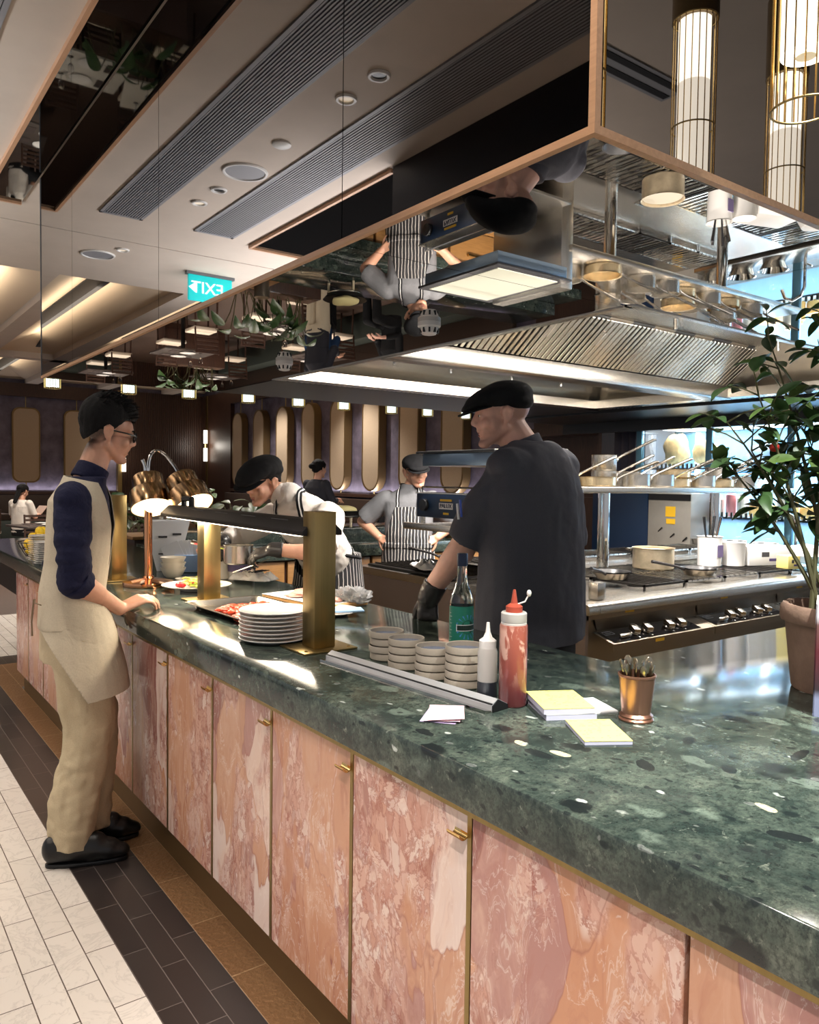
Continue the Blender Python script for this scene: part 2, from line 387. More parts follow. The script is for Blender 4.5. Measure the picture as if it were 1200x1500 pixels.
LEMON = mat('lemon_peel', S(236, 196, 40), 0.45, bump=0.3, bump_scale=120)
TOMATO = mat('roast_tomato', S(196, 62, 34), 0.3, noise_amt=0.35, noise_scale=60)
LETTUCE = mat('pale_salad_leaf', S(190, 200, 84), 0.45)
BEET = mat('red_fruit', S(200, 34, 40), 0.3)
DOUGH = mat('cured_ham', S(220, 164, 148), 0.5, noise_amt=0.3, noise_scale=40)
WALNUT = m_wood('dark_walnut', S(50, 32, 24), S(74, 48, 36), 0.45)
OAK = m_wood('oak_front', S(136, 96, 52), S(160, 116, 66), 0.45, (1.2, 14, 14))
FRAMEW = m_wood('rose_wood_frame', S(186, 142, 108), S(204, 158, 122), 0.4, (14, 1, 14))
BOARD = m_wood('bread_board_wood', S(190, 140, 84), S(212, 162, 100), 0.5)
BEIGEF = mat('beige_panel_fabric', S(176, 156, 132), 0.85, noise_amt=0.05, noise_scale=60, bump=0.15, bump_scale=200)
CEILP = mat('beige_plaster', S(204, 190, 176), 0.75, noise_amt=0.04, noise_scale=3)
CEILW = mat('warm_plaster', S(222, 200, 172), 0.8)
PURPLE = mat('purple_plaster', S(98, 90, 104), 0.6, noise_amt=0.4, noise_scale=4)
GRILLE = mat('grey_grille', S(150, 150, 154), 0.5); GRILLED = mat('grille_void', S(30, 30, 34), 0.8)
MIRR = mat('bronze_mirror', S(164, 160, 158), 0.015, 1.0)
MIRS = mat('soffit_mirror', S(206, 202, 198), 0.01, 1.0)
MIRD = mat('dark_mirror', S(120, 124, 124), 0.02, 1.0)
GLASS = mat('clear_glass', (0.96, 0.98, 0.98, 1), 0.02, trans=1.0, ior=1.45)
PLAST = mat('clear_soft_plastic', (0.93, 0.92, 0.9, 1), 0.25, trans=0.75, ior=1.3)
PLASTW = mat('milky_plastic', S(226, 222, 216), 0.35, trans=0.35, ior=1.3)
RED = mat('red_sauce_plastic', S(168, 74, 56), 0.3)
WHITEM = mat('white_plastic', S(230, 228, 224), 0.4)
ALU = m_brushed('brushed_aluminium', S(196, 197, 200), 0.36, (60, 1, 60), 0.05, metal=0.55)
YELLOWS = mat('yellow_sticker', S(226, 178, 40), 0.5)
GREY = mat('grey_metal', S(120, 122, 126), 0.45, 0.4)
BULB = mat('glowing_bulb', (1, 0.86, 0.62, 1), 0.5, emit=7.0, emit_col=(1, 0.78, 0.5, 1))
BULBI = mat('lamp_reflector', (1, 0.92, 0.8, 1), 0.4, emit=0.4, emit_col=(1, 0.78, 0.46, 1))
TUBEW = mat('frosted_lit_tube', (1, 0.95, 0.85, 1), 0.5, emit=1.3, emit_col=(1, 0.92, 0.78, 1))
TUBEF = mat('cool_lit_tube', (0.9, 1, 0.95, 1), 0.5, emit=1.3, emit_col=(0.86, 1, 0.94, 1))
TUBEH = mat('frosted_tube_hot', (1, 0.97, 0.9, 1), 0.5, emit=2.6, emit_col=(1, 0.94, 0.8, 1))
LED = mat('led_strip', (1, 1, 1, 1), 0.5, emit=6.0, emit_col=(0.86, 0.94, 1, 1))
SIGNG = mat('exit_sign_green', S(20, 190, 190), 0.5, emit=1.1, emit_col=S(20, 196, 200))
SIGNW = mat('exit_sign_letters', (1, 1, 1, 1), 0.5, emit=1.5, emit_col=(0.9, 1, 1, 1))
# ------------------------------------------------------------------ mesh helpers
def V(*a): return Vector(a)
class MB:
    """collects shapes; build() links them as ONE mesh object"""
    def __init__(s): s.bm = bmesh.new(); s.idx = 0
    def _f(s, vs):
        try:
            f = s.bm.faces.new(vs); f.material_index = s.idx; return f
        except ValueError: return None
    def box(s, x0, x1, y0, y1, z0, z1, mtx=None):
        c = [V(x, y, z) for z in (z0, z1) for y in (y0, y1) for x in (x0, x1)]
        if mtx is not None: c = [mtx @ p for p in c]
        v = [s.bm.verts.new(p) for p in c]
        for q in ((0, 2, 3, 1), (4, 5, 7, 6), (0, 1, 5, 4), (2, 6, 7, 3), (0, 4, 6, 2), (1, 3, 7, 5)): s._f([v[i] for i in q])
        return s
    def quad(s, *ps):
        s._f([s.bm.verts.new(V(*p)) for p in ps]); return s
    def poly_prism(s, pts, z0, z1, mtx=None):
        """closed outline in XY extruded in Z"""
        T = (lambda p: mtx @ p) if mtx is not None else (lambda p: p)
        a = [s.bm.verts.new(T(V(x, y, z0))) for x, y in pts]; b = [s.bm.verts.new(T(V(x, y, z1))) for x, y in pts]
        n = len(pts); s._f(a[::-1]); s._f(b)
        for i in range(n): s._f([a[i], a[(i + 1) % n], b[(i + 1) % n], b[i]])
        return s
    def rings(s, rings, cap0=True, cap1=True, closed=True):
        vs = [[s.bm.verts.new(p) for p in r] for r in rings]
        n = len(vs[0])
        for a, b in zip(vs, vs[1:]):
            for i in range(n if closed else n - 1):
                s._f([a[i], a[(i + 1) % n], b[(i + 1) % n], b[i]])
        if cap0: s._f(vs[0][::-1])
        if cap1: s._f(vs[-1])
        return s
    def lathe(s, prof, c=(0, 0, 0), n=32, mtx=None, cap0=True, cap1=True):
        c = V(*c); T = (lambda p: mtx @ p) if mtx is not None else (lambda p: p)
        return s.rings([[T(c + V(r * math.cos(2 * PI * i / n), r * math.sin(2 * PI * i / n), z)) for i in range(n)] for r, z in prof], cap0, cap1)
    def tube(s, pts, r, n=8, cap=True):
        pts = [V(*p) for p in pts]
        rr = r if isinstance(r, (list, tuple)) else [r] * len(pts)
        rings = []; up = None
        for i, p in enumerate(pts):
            d = (pts[min(i + 1, len(pts) - 1)] - pts[max(i - 1, 0)]).normalized()
            if up is None: up = d.orthogonal().normalized()
            else: up = (up - d * up.dot(d)); up = up.normalized() if up.length > 1e-6 else d.orthogonal().normalized()
            sd = d.cross(up)
            rings.append([p + up * rr[i] * math.cos(2 * PI * k / n) + sd * rr[i] * math.sin(2 * PI * k / n) for k in range(n)])
        return s.rings(rings, cap, cap)
    def cyl(s, p0, p1, r, n=16): return s.tube([p0, p1], r, n)
    def sphere(s, c, r, seg=14, rng=9, mtx=None):
        rx, ry, rz = (r, r, r) if not isinstance(r, (list, tuple)) else r
        m = Matrix.Translation(V(*c)) if mtx is None else mtx @ Matrix.Translation(V(*c))
        m = m @ Matrix.Diagonal((rx, ry, rz, 1))
        d = bmesh.ops.create_uvsphere(s.bm, u_segments=seg, v_segments=rng, radius=1, matrix=m)
        for v in d['verts']:
            for f in v.link_faces: f.material_index = s.idx
        return s
    def torus(s, c, R, r, n=32, k=8, mtx=None):
        T = (lambda p: mtx @ p) if mtx is not None else (lambda p: p)
        c = V(*c); vs = []
        for i in range(n):
            a = 2 * PI * i / n
            vs.append([s.bm.verts.new(T(c + V((R + r * math.cos(2 * PI * j / k)) * math.cos(a), (R + r * math.cos(2 * PI * j / k)) * math.sin(a), r * math.sin(2 * PI * j / k)))) for j in range(k)])
        for i in range(n):
            for j in range(k): s._f([vs[i][j], vs[(i + 1) % n][j], vs[(i + 1) % n][(j + 1) % k], vs[i][(j + 1) % k]])
        return s
    def mesh(s, name, sharp=35, smooth=True, bevel=0.0, seg=2):
        bm = s.bm
        bmesh.ops.recalc_face_normals(bm, faces=bm.faces[:])
        if bevel > 0:
            es = [e for e in bm.edges if len(e.link_faces) == 2 and e.calc_face_angle(0) > 0.6]
            bmesh.ops.bevel(bm, geom=es, offset=bevel, segments=seg, affect='EDGES', profile=0.5, clamp_overlap=True)
        me = bpy.data.meshes.new(name); bm.to_mesh(me); bm.free()
        if smooth:
            me.polygons.foreach_set('use_smooth', [True] * len(me.polygons))
            me.set_sharp_from_angle(angle=R_(sharp))
        return me
    def build(s, name, m=None, parent=None, loc=(0, 0, 0), rot=(0, 0, 0), **kw):
        me = s.mesh(name, **kw)
        for x in (m if isinstance(m, (list, tuple)) else [m]):
            if x: me.materials.append(x)
        return link(name, me, parent, loc, rot)
def link(name, me, parent=None, loc=(0, 0, 0), rot=(0, 0, 0)):
    o = bpy.data.objects.new(name, me); COL.objects.link(o)
    o.location = loc; o.rotation_euler = rot
    if parent: o.parent = parent
    return o
def tag(o, label=None, cat=None, group=None, kind=None):
    if label: o['label'] = label
    if cat: o['category'] = cat
    if group: o['group'] = group
    if kind: o['kind'] = kind
    return o
def thing(name, label, cat, loc=(0, 0, 0), rz=0.0, group=None):
    o = bpy.data.objects.new(name, None); COL.objects.link(o)
    o.empty_display_size = 0.05
    o.location = loc; o.rotation_euler = (0, 0, rz)
    return tag(o, label, cat, group)
def struct(name, mb, m, **kw):
    o = mb.build(name, m, **kw); o['kind'] = 'structure'; return o
def dup(root, loc, rz=None, label=None, group=None, rot=None):
    r = root.copy(); COL.objects.link(r); r.location = loc
    if rz is not None: r.rotation_euler = (0, 0, rz)
    if rot is not None: r.rotation_euler = rot
    if label: r['label'] = label
    if group: r['group'] = group
    for ch in list(root.children):
        c = ch.copy(); COL.objects.link(c); c.parent = r
        for g in list(ch.children):
            d = g.copy(); COL.objects.link(d); d.parent = c
    return r
_font = {}
def text(body, size, depth=0.0015):
    """lettering as a mesh lying in XY, centred"""
    cu = bpy.data.curves.new('lettering', 'FONT'); cu.body = body; cu.size = size; cu.extrude = depth
    cu.align_x = 'CENTER'; cu.align_y = 'CENTER'; cu.resolution_u = 3
    o = bpy.data.objects.new('lettering', cu); COL.objects.link(o)
    dg = bpy.context.evaluated_depsgraph_get(); dg.update()
    me = bpy.data.meshes.new_from_object(o.evaluated_get(dg))
    bpy.data.objects.remove(o); bpy.data.curves.remove(cu)
    return me
def lettering(name, body, size, m, parent, mtx, depth=0.0015):
    me = text(body, size, depth); me.transform(mtx); me.materials.append(m)
    return link(name, me, parent)
def frame_mtx(origin, xdir, ydir):
    x = V(*xdir).normalized(); y = V(*ydir); y = (y - x * y.dot(x)).normalized(); z = x.cross(y)
    return Matrix(((x.x, y.x, z.x, origin[0]), (x.y, y.y, z.y, origin[1]), (x.z, y.z, z.z, origin[2]), (0, 0, 0, 1)))
# ================================================================== THE SETTING
# floor: white tiles, a dark tile border and a bronze tile row along the counter
TILEW = m_tile('white_marble_tile', S(226, 220, 212), S(216, 209, 200), S(96, 84, 76), 0.31, 0.0905, 0.22, 0.5, S(176, 170, 164), 0.25, (0.03, 9.05 - 0.711, 0), 0.002)
TILED = m_tile('dark_tile', S(44, 38, 37), S(52, 46, 44), S(104, 96, 92), 0.315, 0.0783, 0.3, 0.4, None, 0.3, (0.10, 7.83 - 0.711, 0), 0.0016)
TILEB = m_tile('bronze_tile', S(148, 112, 78), S(140, 104, 72), S(196, 162, 124), 0.33, 0.115, 0.4, 0.0, None, 0.2, (0.16, 11.5 - 0.946, 0), 0.002)
def _bronze():
    t = TILEB.node_tree; b = t.nodes['Principled BSDF']
    b.inputs['Metallic'].default_value = 0.55
    n = t.nodes.new('ShaderNodeTexNoise'); n.inputs['Scale'].default_value = 60; n.inputs['Detail'].default_value = 4
    g = t.nodes.new('ShaderNodeNewGeometry'); t.links.new(g.outputs['Position'], n.inputs['Vector'])
    bp = t.nodes.new('ShaderNodeBump'); bp.inputs['Strength'].default_value = 0.8; bp.inputs['Distance'].default_value = 0.006
    t.links.new(n.outputs[0], bp.inputs['Height']); t.links.new(bp.outputs[0], b.inputs['Normal'])
_bronze()
KFLOOR = mat('grey_kitchen_floor', S(110, 108, 104), 0.45, noise_amt=0.1, noise_scale=6)
mb = MB()
def fl(i, x0, x1, y0, y1): mb.idx = i; mb.box(x0, x1, y0, y1, -0.06, 0)
fl(0, -8, 0.711, -4, 8.6); fl(4, -8, 0.711, 8.6, 20.2)
fl(1, 0.711, 0.946, -4, 7.1)
fl(2, 0.946, 1.061, -4, 6.8)
fl(3, 1.061, 14, -4, 6.0)
fl(2, 1.061, 2.2, 6.0, 6.8); fl(1, 0.946, 2.2, 6.8, 7.1); fl(0, 0.711, 2.2, 7.1, 9.2); fl(0, 2.2, 14, 6.0, 9.2); fl(4, 0.711, 14, 9.2, 20.2)
struct('floor', mb, [TILEW, TILED, TILEB, KFLOOR, m_wood('dark_floorboards', S(58, 44, 36), S(74, 56, 46), 0.45, (14, 1.2, 14))], smooth=False)

# ceiling slab with a groove, then the coffered field beyond
mb = MB()
mb.box(-5, 12, -4, 7.215, CZ, CZ + 0.1); mb.box(-5, 12, 7.235, 8.85, CZ, CZ + 0.1)
mb.idx = 1; mb.box(-5, 12, 7.215, 7.235, CZ + 0.03, CZ + 0.1)
struct('ceiling', mb, [CEILP, GRILLED], smooth=False)
# coffers: beams along Y every 1.5 m, vaults rising to a dark slot, cross beams
mb = MB()
BX = [-2.75, -1.15, 0.45, 2.05, 3.65, 5.25, 6.85, 8.45]
YS = [(8.85, 15.45), (15.75, 20.0)]
for x in BX: mb.box(x, x + 0.26, 8.85, 20.1, CZ, CZ + 0.12)
for y in (15.45,): mb.box(-5, 9, y, y + 0.3, CZ, CZ + 0.12)
struct('trim_1', mb, CEILP, smooth=False)
mb = MB()
for x in BX[:-1]:
    xa, xb = x + 0.26, x + 1.6; xm = (xa + xb) / 2
    for (y0, y1) in YS:
        # two sloping sides and two hipped ends around a slot
        z0, z1 = CZ + 0.1, CZ + 0.34; h = 1.2 if y1 - y0 > 5 else 0.9
        mb.idx = 0
        mb.quad((xa, y0, z0), (xm - 0.045, y0 + h, z1), (xm - 0.045, y1 - h, z1), (xa, y1, z0))
        mb.quad((xb, y0, z0), (xb, y1, z0), (xm + 0.045, y1 - h, z1), (xm + 0.045, y0 + h, z1))
        mb.quad((xa, y0, z0), (xb, y0, z0), (xm + 0.045, y0 + h, z1), (xm - 0.045, y0 + h, z1))
        mb.quad((xa, y1, z0), (xm - 0.045, y1 - h, z1), (xm + 0.045, y1 - h, z1), (xb, y1, z0))
        mb.idx = 1
        mb.box(xm - 0.045, xm + 0.045, y0 + 0.02, y1 - 0.02, z1 - 0.015, z1 + 0.1)
        mb.box(xm - 0.035, xm + 0.035, y0 + 0.1, y1 - 0.1, CZ + 0.16, z1)
struct('ceiling_2', mb, [CEILW, GRILLED], smooth=False)
for x in BX[:-1]:
    for (y0, y1) in YS:
        xm = x + 0.93
        area('cove_lamp', (xm, (y0 + y1) / 2, CZ + 0.125), (27 if y0 < 10 else 9) * (y1 - y0) / 5.0, 0.34, (1, 0.86, 0.68), (xm, (y0 + y1) / 2, CZ + 0.5), y1 - y0 - 2.0)

# walls
def panelwall(name, x0, x1, y0, y1, z0, z1, m): return struct(name, MB().box(x0, x1, y0, y1, z0, z1), m, smooth=False)
panelwall('wall_far', -5, 8.4, 20.0, 20.15, 0, 4.1, PURPLE)
panelwall('wall_right', 8.0, 8.15, 7.75, 20.0, 0, 4.1, PURPLE)
struct('ceiling_3', MB().box(-5.2, 8.4, 8.7, 20.3, 4.1, 4.2).box(-5.2, 12, 8.86, 8.9, CZ + 0.1, 4.1).box(-5.2, -5.1, 8.9, 20.1, 3.0, 4.1), CEILW, smooth=False)
# dark timber cladding of the far corner, with fine ribs
mb = MB(); mb.box(5.82, 8.0, 19.9, 19.99, 0, CZ)
for i in range(44): mb.box(5.84 + i * 0.05, 5.86 + i * 0.05, 19.88, 19.9, 0, CZ)
struct('trim_2', mb, WALNUT, smooth=False)
mb = MB(); mb.box(7.9, 8.0, 18.05, 19.88, 0, CZ); struct('trim_3', mb, WALNUT, smooth=False)
mb = MB(); mb.box(-5, 5.82, 19.86, 20.0, 3.3, CZ); mb.box(7.86, 8.0, 7.75, 18.05, 3.3, CZ); struct('trim_4', mb, WALNUT, smooth=False)
mb = MB(); mb.box(5.72, 5.82, 19.85, 19.99, 0, CZ); mb.box(7.88, 7.98, 19.5, 19.6, 0, CZ); struct('trim_5', mb, BRASS, smooth=False)
# lit ledge above the banquette
mb = MB(); mb.box(-5, 5.72, 19.8, 20.0, 1.04, 1.10); mb.box(7.8, 8.0, 7.75, 18.0, 1.16, 1.22)
struct('trim_6', mb, WALNUT, smooth=False)
area('ledge_lamp', (2.5, 19.92, 1.12), 14, 7, (0.95, 0.92, 1.0), (2.5, 19.92, 2), 0.04)
area('ledge_lamp', (7.92, 12.8, 1.24), 20, 0.04, (0.95, 0.92, 1.0), (7.92, 12.8, 2), 9)
# timber wall with an open niche at the right end of the dining room
mb = MB()
mb.box(7.9, 8.0, 6.3, 7.75, 0, 1.3); mb.box(7.9, 8.0, 6.3, 7.75, 2.12, CZ)
mb.box(7.95, 8.1, 6.35, 7.75, 1.3, 2.12); mb.box(7.6, 7.95, 6.3, 6.36, 1.25, 2.2); mb.box(7.62, 7.95, 6.36, 7.75, 1.52, 1.56); mb.box(7.62, 7.95, 6.36, 7.75, 2.1, 2.2)
struct('wall_kitchen', mb, WALNUT, smooth=False)
# black bulkhead above the walkway on the near left, seen in the mirror
panelwall('wall_left', -0.75, -0.66, -2.5, 4.37, 2.5, CZ, mat('black_panel', S(16, 18, 24), 0.4))

# mirror strips let into the ceiling
def cstrip(x0, x1, y0, y1, label):
    t = thing('ceiling_mirror', label, 'mirror', ((x0 + x1) / 2, (y0 + y1) / 2, CZ - 0.002))
    a, b = (x1 - x0) / 2, (y1 - y0) / 2
    MB().box(-a, a, -b, b, -0.012, 0).build('mirror_pane', MIRD, t, smooth=False)
    m = MB()
    for s in ((-1, 1) if x0 < 0 else (-1,)): m.box(s * a - 0.012, s * a + 0.012, -b, b, -0.03, 0)
    m.box(-a, a, b - 0.012, b + 0.012, -0.03, 0)
    m.build('frame', FRAMEW, t, smooth=False)
    return t
cstrip(0.955, 1.205, -2.0, 6.68, 'dark mirrored strip in the ceiling alongside the hanging mirrored canopy')
cstrip(-1.45, -0.67, 4.39, 6.63, 'dark mirrored strip in the ceiling above the dining tables, seen reflected')

# long air grilles
def grille(x0, x1, y0, y1, label):
    t = thing('air_grille', label, 'vent', ((x0 + x1) / 2, (y0 + y1) / 2, CZ), 0, 'linear grilles in the walkway ceiling')
    a, b = (x1 - x0) / 2, (y1 - y0) / 2
    m = MB(); m.box(-a, -a + 0.025, -b, b, -0.012, 0); m.box(a - 0.025, a, -b, b, -0.012, 0); m.box(-a, a, -b, -b + 0.03, -0.012, 0); m.box(-a, a, b - 0.03, b, -0.012, 0)
    m.build('frame', GRILLE, t, smooth=False)
    MB().box(-a + 0.025, a - 0.025, -b + 0.03, b - 0.03, -0.001, 0).build('void', GRILLED, t, smooth=False)
    n = 15; w = (2 * a - 0.05) / n
    for i in range(n):
        MB().box(-a + 0.025 + i * w + w * 0.25, -a + 0.025 + i * w + w * 0.75, -b + 0.03, b - 0.03, -0.01, -0.001).build('slat', GRILLE, t, smooth=False)
grille(0.33, 0.67, -2, 6.53, 'long grey ceiling grille nearest the mirrored canopy')
grille(-0.46, -0.10, -2, 6.52, 'long grey ceiling grille farther from the mirrored canopy, seen reflected')
# recessed downlights and ceiling devices
def downlight(x, y, label, lit):
    t = thing('downlight', label, 'light', (x, y, CZ), 0, 'round ceiling fittings along the walkway')
    MB().torus((0, 0, -0.004), 0.05, 0.012, 24, 6).build('rim', WHITEM, t)
    MB().cyl((0, 0, -0.004), (0, 0, 0), 0.045, 20).build('lens' if lit else 'cup', BULBI if lit else BLACK, t)
dl = ['round downlight level with the end of the grilles', 'round downlight second from the end of the grilles', 'round downlight beside the round speaker', 'round downlight on the camera side of the speaker', 'round downlight next to the canopy corner, seen reflected', 'round downlight near the camera', 'round downlight beyond the grilles']
for i, ((x, y), lb) in enumerate(zip([(0.11, 5.85), (0.10, 5.5), (0.09, 3.76), (0.09, 3.44), (0.1, 1.2), (0.1, 2.4), (0.2, 7.5)], dl)): downlight(x, y, lb, i % 2 == 0)
tag(MB().lathe([(0.06, 0), (0.06, -0.012), (0.045, -0.02), (0, -0.02)], (0.10, 4.51, CZ), 24).build('cover_plate', WHITEM), 'plain white round cover plate between the two grilles', 'cover plate')
def speaker(x, y, label):
    t = thing('ceiling_speaker', label, 'speaker', (x, y, CZ), 0)
    MB().torus((0, 0, -0.003), 0.145, 0.012, 36, 6).build('rim', WHITEM, t)
    MB().cyl((0, 0, -0.006), (0, 0, 0), 0.14, 36).build('mesh_cover', GRILLE, t)
speaker(0.09, 5.07, 'large round ceiling speaker between the two grilles')
speaker(0.34, 7.81, 'large round ceiling speaker beyond the ceiling groove, next to the coffers')
# the pair of slots in the ceiling on the near side, seen in the right-hand mirror
t = thing('slot_diffuser', 'dark twin slot in the ceiling behind the pendant lamps', 'vent', (2.6, -0.55, CZ))
MB().box(-1.1, 1.1, -0.09, 0.09, -0.006, 0).build('frame', GRILLE, t, smooth=False)
for s in (-0.045, 0.045): MB().box(-1.08, 1.08, s - 0.02, s + 0.02, -0.009, -0.004).build('slot', GRILLED, t, smooth=False)
tag(MB().lathe([(0.075, 0), (0.075, -0.03), (0.06, -0.05), (0, -0.055)], (1.95, -0.5, CZ), 24).build('ceiling_sensor', WHITEM), 'round white sensor on the ceiling in front of the right-hand mirror', 'sensor')
def eyeball(x, y, lb):
    t = thing('spot_fitting', lb, 'light', (x, y, CZ))
    MB().torus((0, 0, -0.004), 0.06, 0.015, 24, 6).build('rim', WHITEM, t)
    MB().sphere((0, 0, -0.01), (0.045, 0.045, 0.02)).build('lens', BULBI, t)
eyeball(1.45, -0.10, 'round spotlight in the ceiling in front of the right-hand mirror')
# exit sign hanging over the walkway; it faces the canopy mirror and reads mirrored from here
t = thing('exit_sign', 'glowing green EXIT sign hanging from the ceiling, seen reversed in the mirror', 'sign', (-0.79, 7.84, CZ), 0)
MB().box(-0.235, 0.235, -0.02, 0.02, -0.29, -0.03).build('lit_panel', SIGNG, t, bevel=0.004)
MB().box(-0.26, 0.26, -0.03, 0.03, -0.03, 0).build('mounting_bar', GREY, t, smooth=False)
lettering('letters', 'EXIT', 0.17, SIGNW, t, frame_mtx((0.035, -0.0215, -0.16), (1, 0, 0), (0, 0, 1)))
MB().poly_prism([(-0.04, 0), (0.03, 0.05), (0.03, -0.05)], 0, 0.0015, frame_mtx((0.197, -0.0215, -0.16), (-1, 0, 0), (0, 0, -1))).build('arrow', SIGNW, t, smooth=False)

# ================================================================== the hanging mirrored canopy
BXX, BY0, BY1, BZ, BX1 = 1.20, 1.03, 6.0, 2.18, 7.6
HX0, HX1, HY0, HY1 = 2.5, 5.83, 1.94, 4.95
t = thing('mirrored_canopy', 'large mirror-clad canopy hanging above the kitchen counter', 'canopy', (BXX, BY0, BZ))
TB = t
def L(x, y, z): return (x - BXX, y - BY0, z - BZ)
def lbox(m, x0, x1, y0, y1, z0, z1): m.box(x0 - BXX, x1 - BXX, y0 - BY0, y1 - BY0, z0 - BZ, z1 - BZ)
m = MB(); lbox(m, BXX + 0.02, HX0, BY0 + 0.02, BY1 - 0.01, BZ + 0.008, CZ - 0.02); lbox(m, HX0, BX1, BY0 + 0.02, HY0, BZ + 0.008, CZ - 0.02); lbox(m, HX0, BX1, HY1, BY1 - 0.01, BZ + 0.008, CZ - 0.02)
m.build('carcass', BLACK, t, smooth=False)
ys = [BY0 + 0.018, 1.97, 3.55, 5.12, 6.0]
for a, b in zip(ys, ys[1:]):
    m = MB(); lbox(m, BXX + 0.004, BXX + 0.016, a + 0.002, b - 0.002, BZ + 0.015, CZ - 0.035); m.build('side_mirror', MIRR, t, smooth=False)
m = MB(); lbox(m, BXX + 0.018, 4.4, BY0 + 0.004, BY0 + 0.016, BZ + 0.015, CZ - 0.035); m.build('end_mirror', MIRR, t, smooth=False)
m = MB(); lbox(m, 4.404, BX1, BY0 + 0.004, BY0 + 0.016, BZ + 0.015, CZ - 0.035); m.build('end_mirror', MIRR, t, smooth=False)
for (x0, x1, y0, y1) in ((BXX + 0.018, HX0 - 0.03, BY0 + 0.018, 1.97), (BXX + 0.018, HX0 - 0.03, 1.973, 3.55), (BXX + 0.018, HX0 - 0.03, 3.553, BY1 - 0.01), (HX0 - 0.027, BX1, BY0 + 0.018, HY0 - 0.02)):
    m = MB(); lbox(m, x0, x1, y0, y1, BZ, BZ + 0.008); m.build('soffit_mirror', MIRS, t, smooth=False)
m = MB(); lbox(m, HX0, BX1, HY1 + 0.02, BY1 - 0.01, BZ, BZ + 0.008); m.build('soffit_panel', BLACK, t, smooth=False)
m = MB(); lbox(m, BXX, BXX + 0.017, BY0, BY1, BZ - 0.002, BZ + 0.015); m.build('edge_trim', FRAMEW, t, smooth=False)
m = MB(); lbox(m, BXX + 0.017, BX1, BY0, BY0 + 0.017, BZ - 0.002, BZ + 0.015); m.build('edge_trim', FRAMEW, t, smooth=False)
m = MB(); lbox(m, BXX, BXX + 0.017, BY0, BY0 + 0.017, BZ + 0.015, CZ - 0.035); m.build('corner_trim', FRAMEW, t, smooth=False)
m = MB(); lbox(m, BXX, BXX + 0.02, BY1 - 0.006, BY1, BZ + 0.015, CZ - 0.035); m.build('end_trim', GREY, t, smooth=False)

# smoke detectors under the mirrored soffit
def smoke(x, y, lb):
    t = thing('smoke_detector', lb, 'smoke detector', (x, y, BZ))
    MB().lathe([(0, 0), (0.05, 0), (0.05, -0.018), (0.046, -0.022), (0, -0.022)], n=28).build('base', WHITEM, t)
    m = MB(); m.lathe([(0.042, -0.022), (0.042, -0.03), (0.03, -0.052), (0.012, -0.056), (0, -0.056)], n=28); m.build('chamber', WHITEM, t)
    for k in range(10):
        a = 2 * PI * k / 10
        MB().box(-0.004, 0.004, 0.034, 0.043, -0.046, -0.026, Matrix.Rotation(a, 4, 'Z')).build('slot', BLACK, t, smooth=False)
smoke(2.09, 2.69, 'white smoke detector under the mirrored soffit, the one nearer the tall chef')
smoke(2.14, 4.13, 'white smoke detector under the mirrored soffit, the one nearer the heat lamps')

# ================================================================== extraction hood inside the canopy
t = thing('extraction_hood', 'long stainless steel extraction hood let into the mirrored canopy', 'hood', (HX0, HY0, BZ))
hx = HX1 - HX0; hy = HY1 - HY0
FY = 3.5 - HY0
m = MB()
m.box(0, 0.012, 0, hy, 0, 0.5); m.box(0, hx, 0, 0.012, 0, 0.5)
m.quad((hx, 0, 0.04), (hx, hy, 0.04), (hx - 0.42, hy, 0.5), (hx - 0.42, 0, 0.5))       # sloping right end
m.quad((0.0, hy, 0.04), (hx, hy, 0.04), (hx, hy - 0.55, 0.42), (0.0, hy - 0.55, 0.42)) # sloping far side
m.box(0, hx, 0, FY - 0.30, 0.345, 0.36)
m.box(0, hx, FY - 0.35, hy - 0.5, 0.46, 0.52); m.box(0, hx, FY + 0.1, FY + 0.12, 0.05, 0.42); m.box(0, hx, FY + 0.1, hy - 0.5, 0.40, 0.42)
m.build('shell', STEEL, t, smooth=False)
m = MB(); m.box(0, hx, hy - 0.10, hy + 0.03, 0, 0.035); m.box(hx - 0.10, hx + 0.03, 0, hy, 0, 0.035); m.box(-0.03, 0.012, 0, hy, -0.004, 0.03); m.box(-0.03, hx, -0.02, 0.012, -0.004, 0.03)
m.box(0, hx, hy - 0.13, hy - 0.10, 0, 0.07); m.box(hx - 0.13, hx - 0.1, 0, hy, 0, 0.07)
m.build('rim', STEEL, t, smooth=False)
m = MB()
for i in range(70): m.cyl((0.1 + i * 0.045, hy + 0.015, -0.002), (0.1 + i * 0.045, hy + 0.015, 0.001), 0.009, 8)
for i in range(62): m.cyl((hx + 0.0, 0.1 + i * 0.045, -0.002), (hx + 0.0, 0.1 + i * 0.045, 0.001), 0.009, 8)
tag(m.build('rim_perforation', BLACK, t), kind='stuff')
m = MB(); m.box(0, hx - 0.08, FY - 0.02, FY + 0.16, -0.01, 0.085); m.build('grease_gutter', STEEL, t, bevel=0.004)
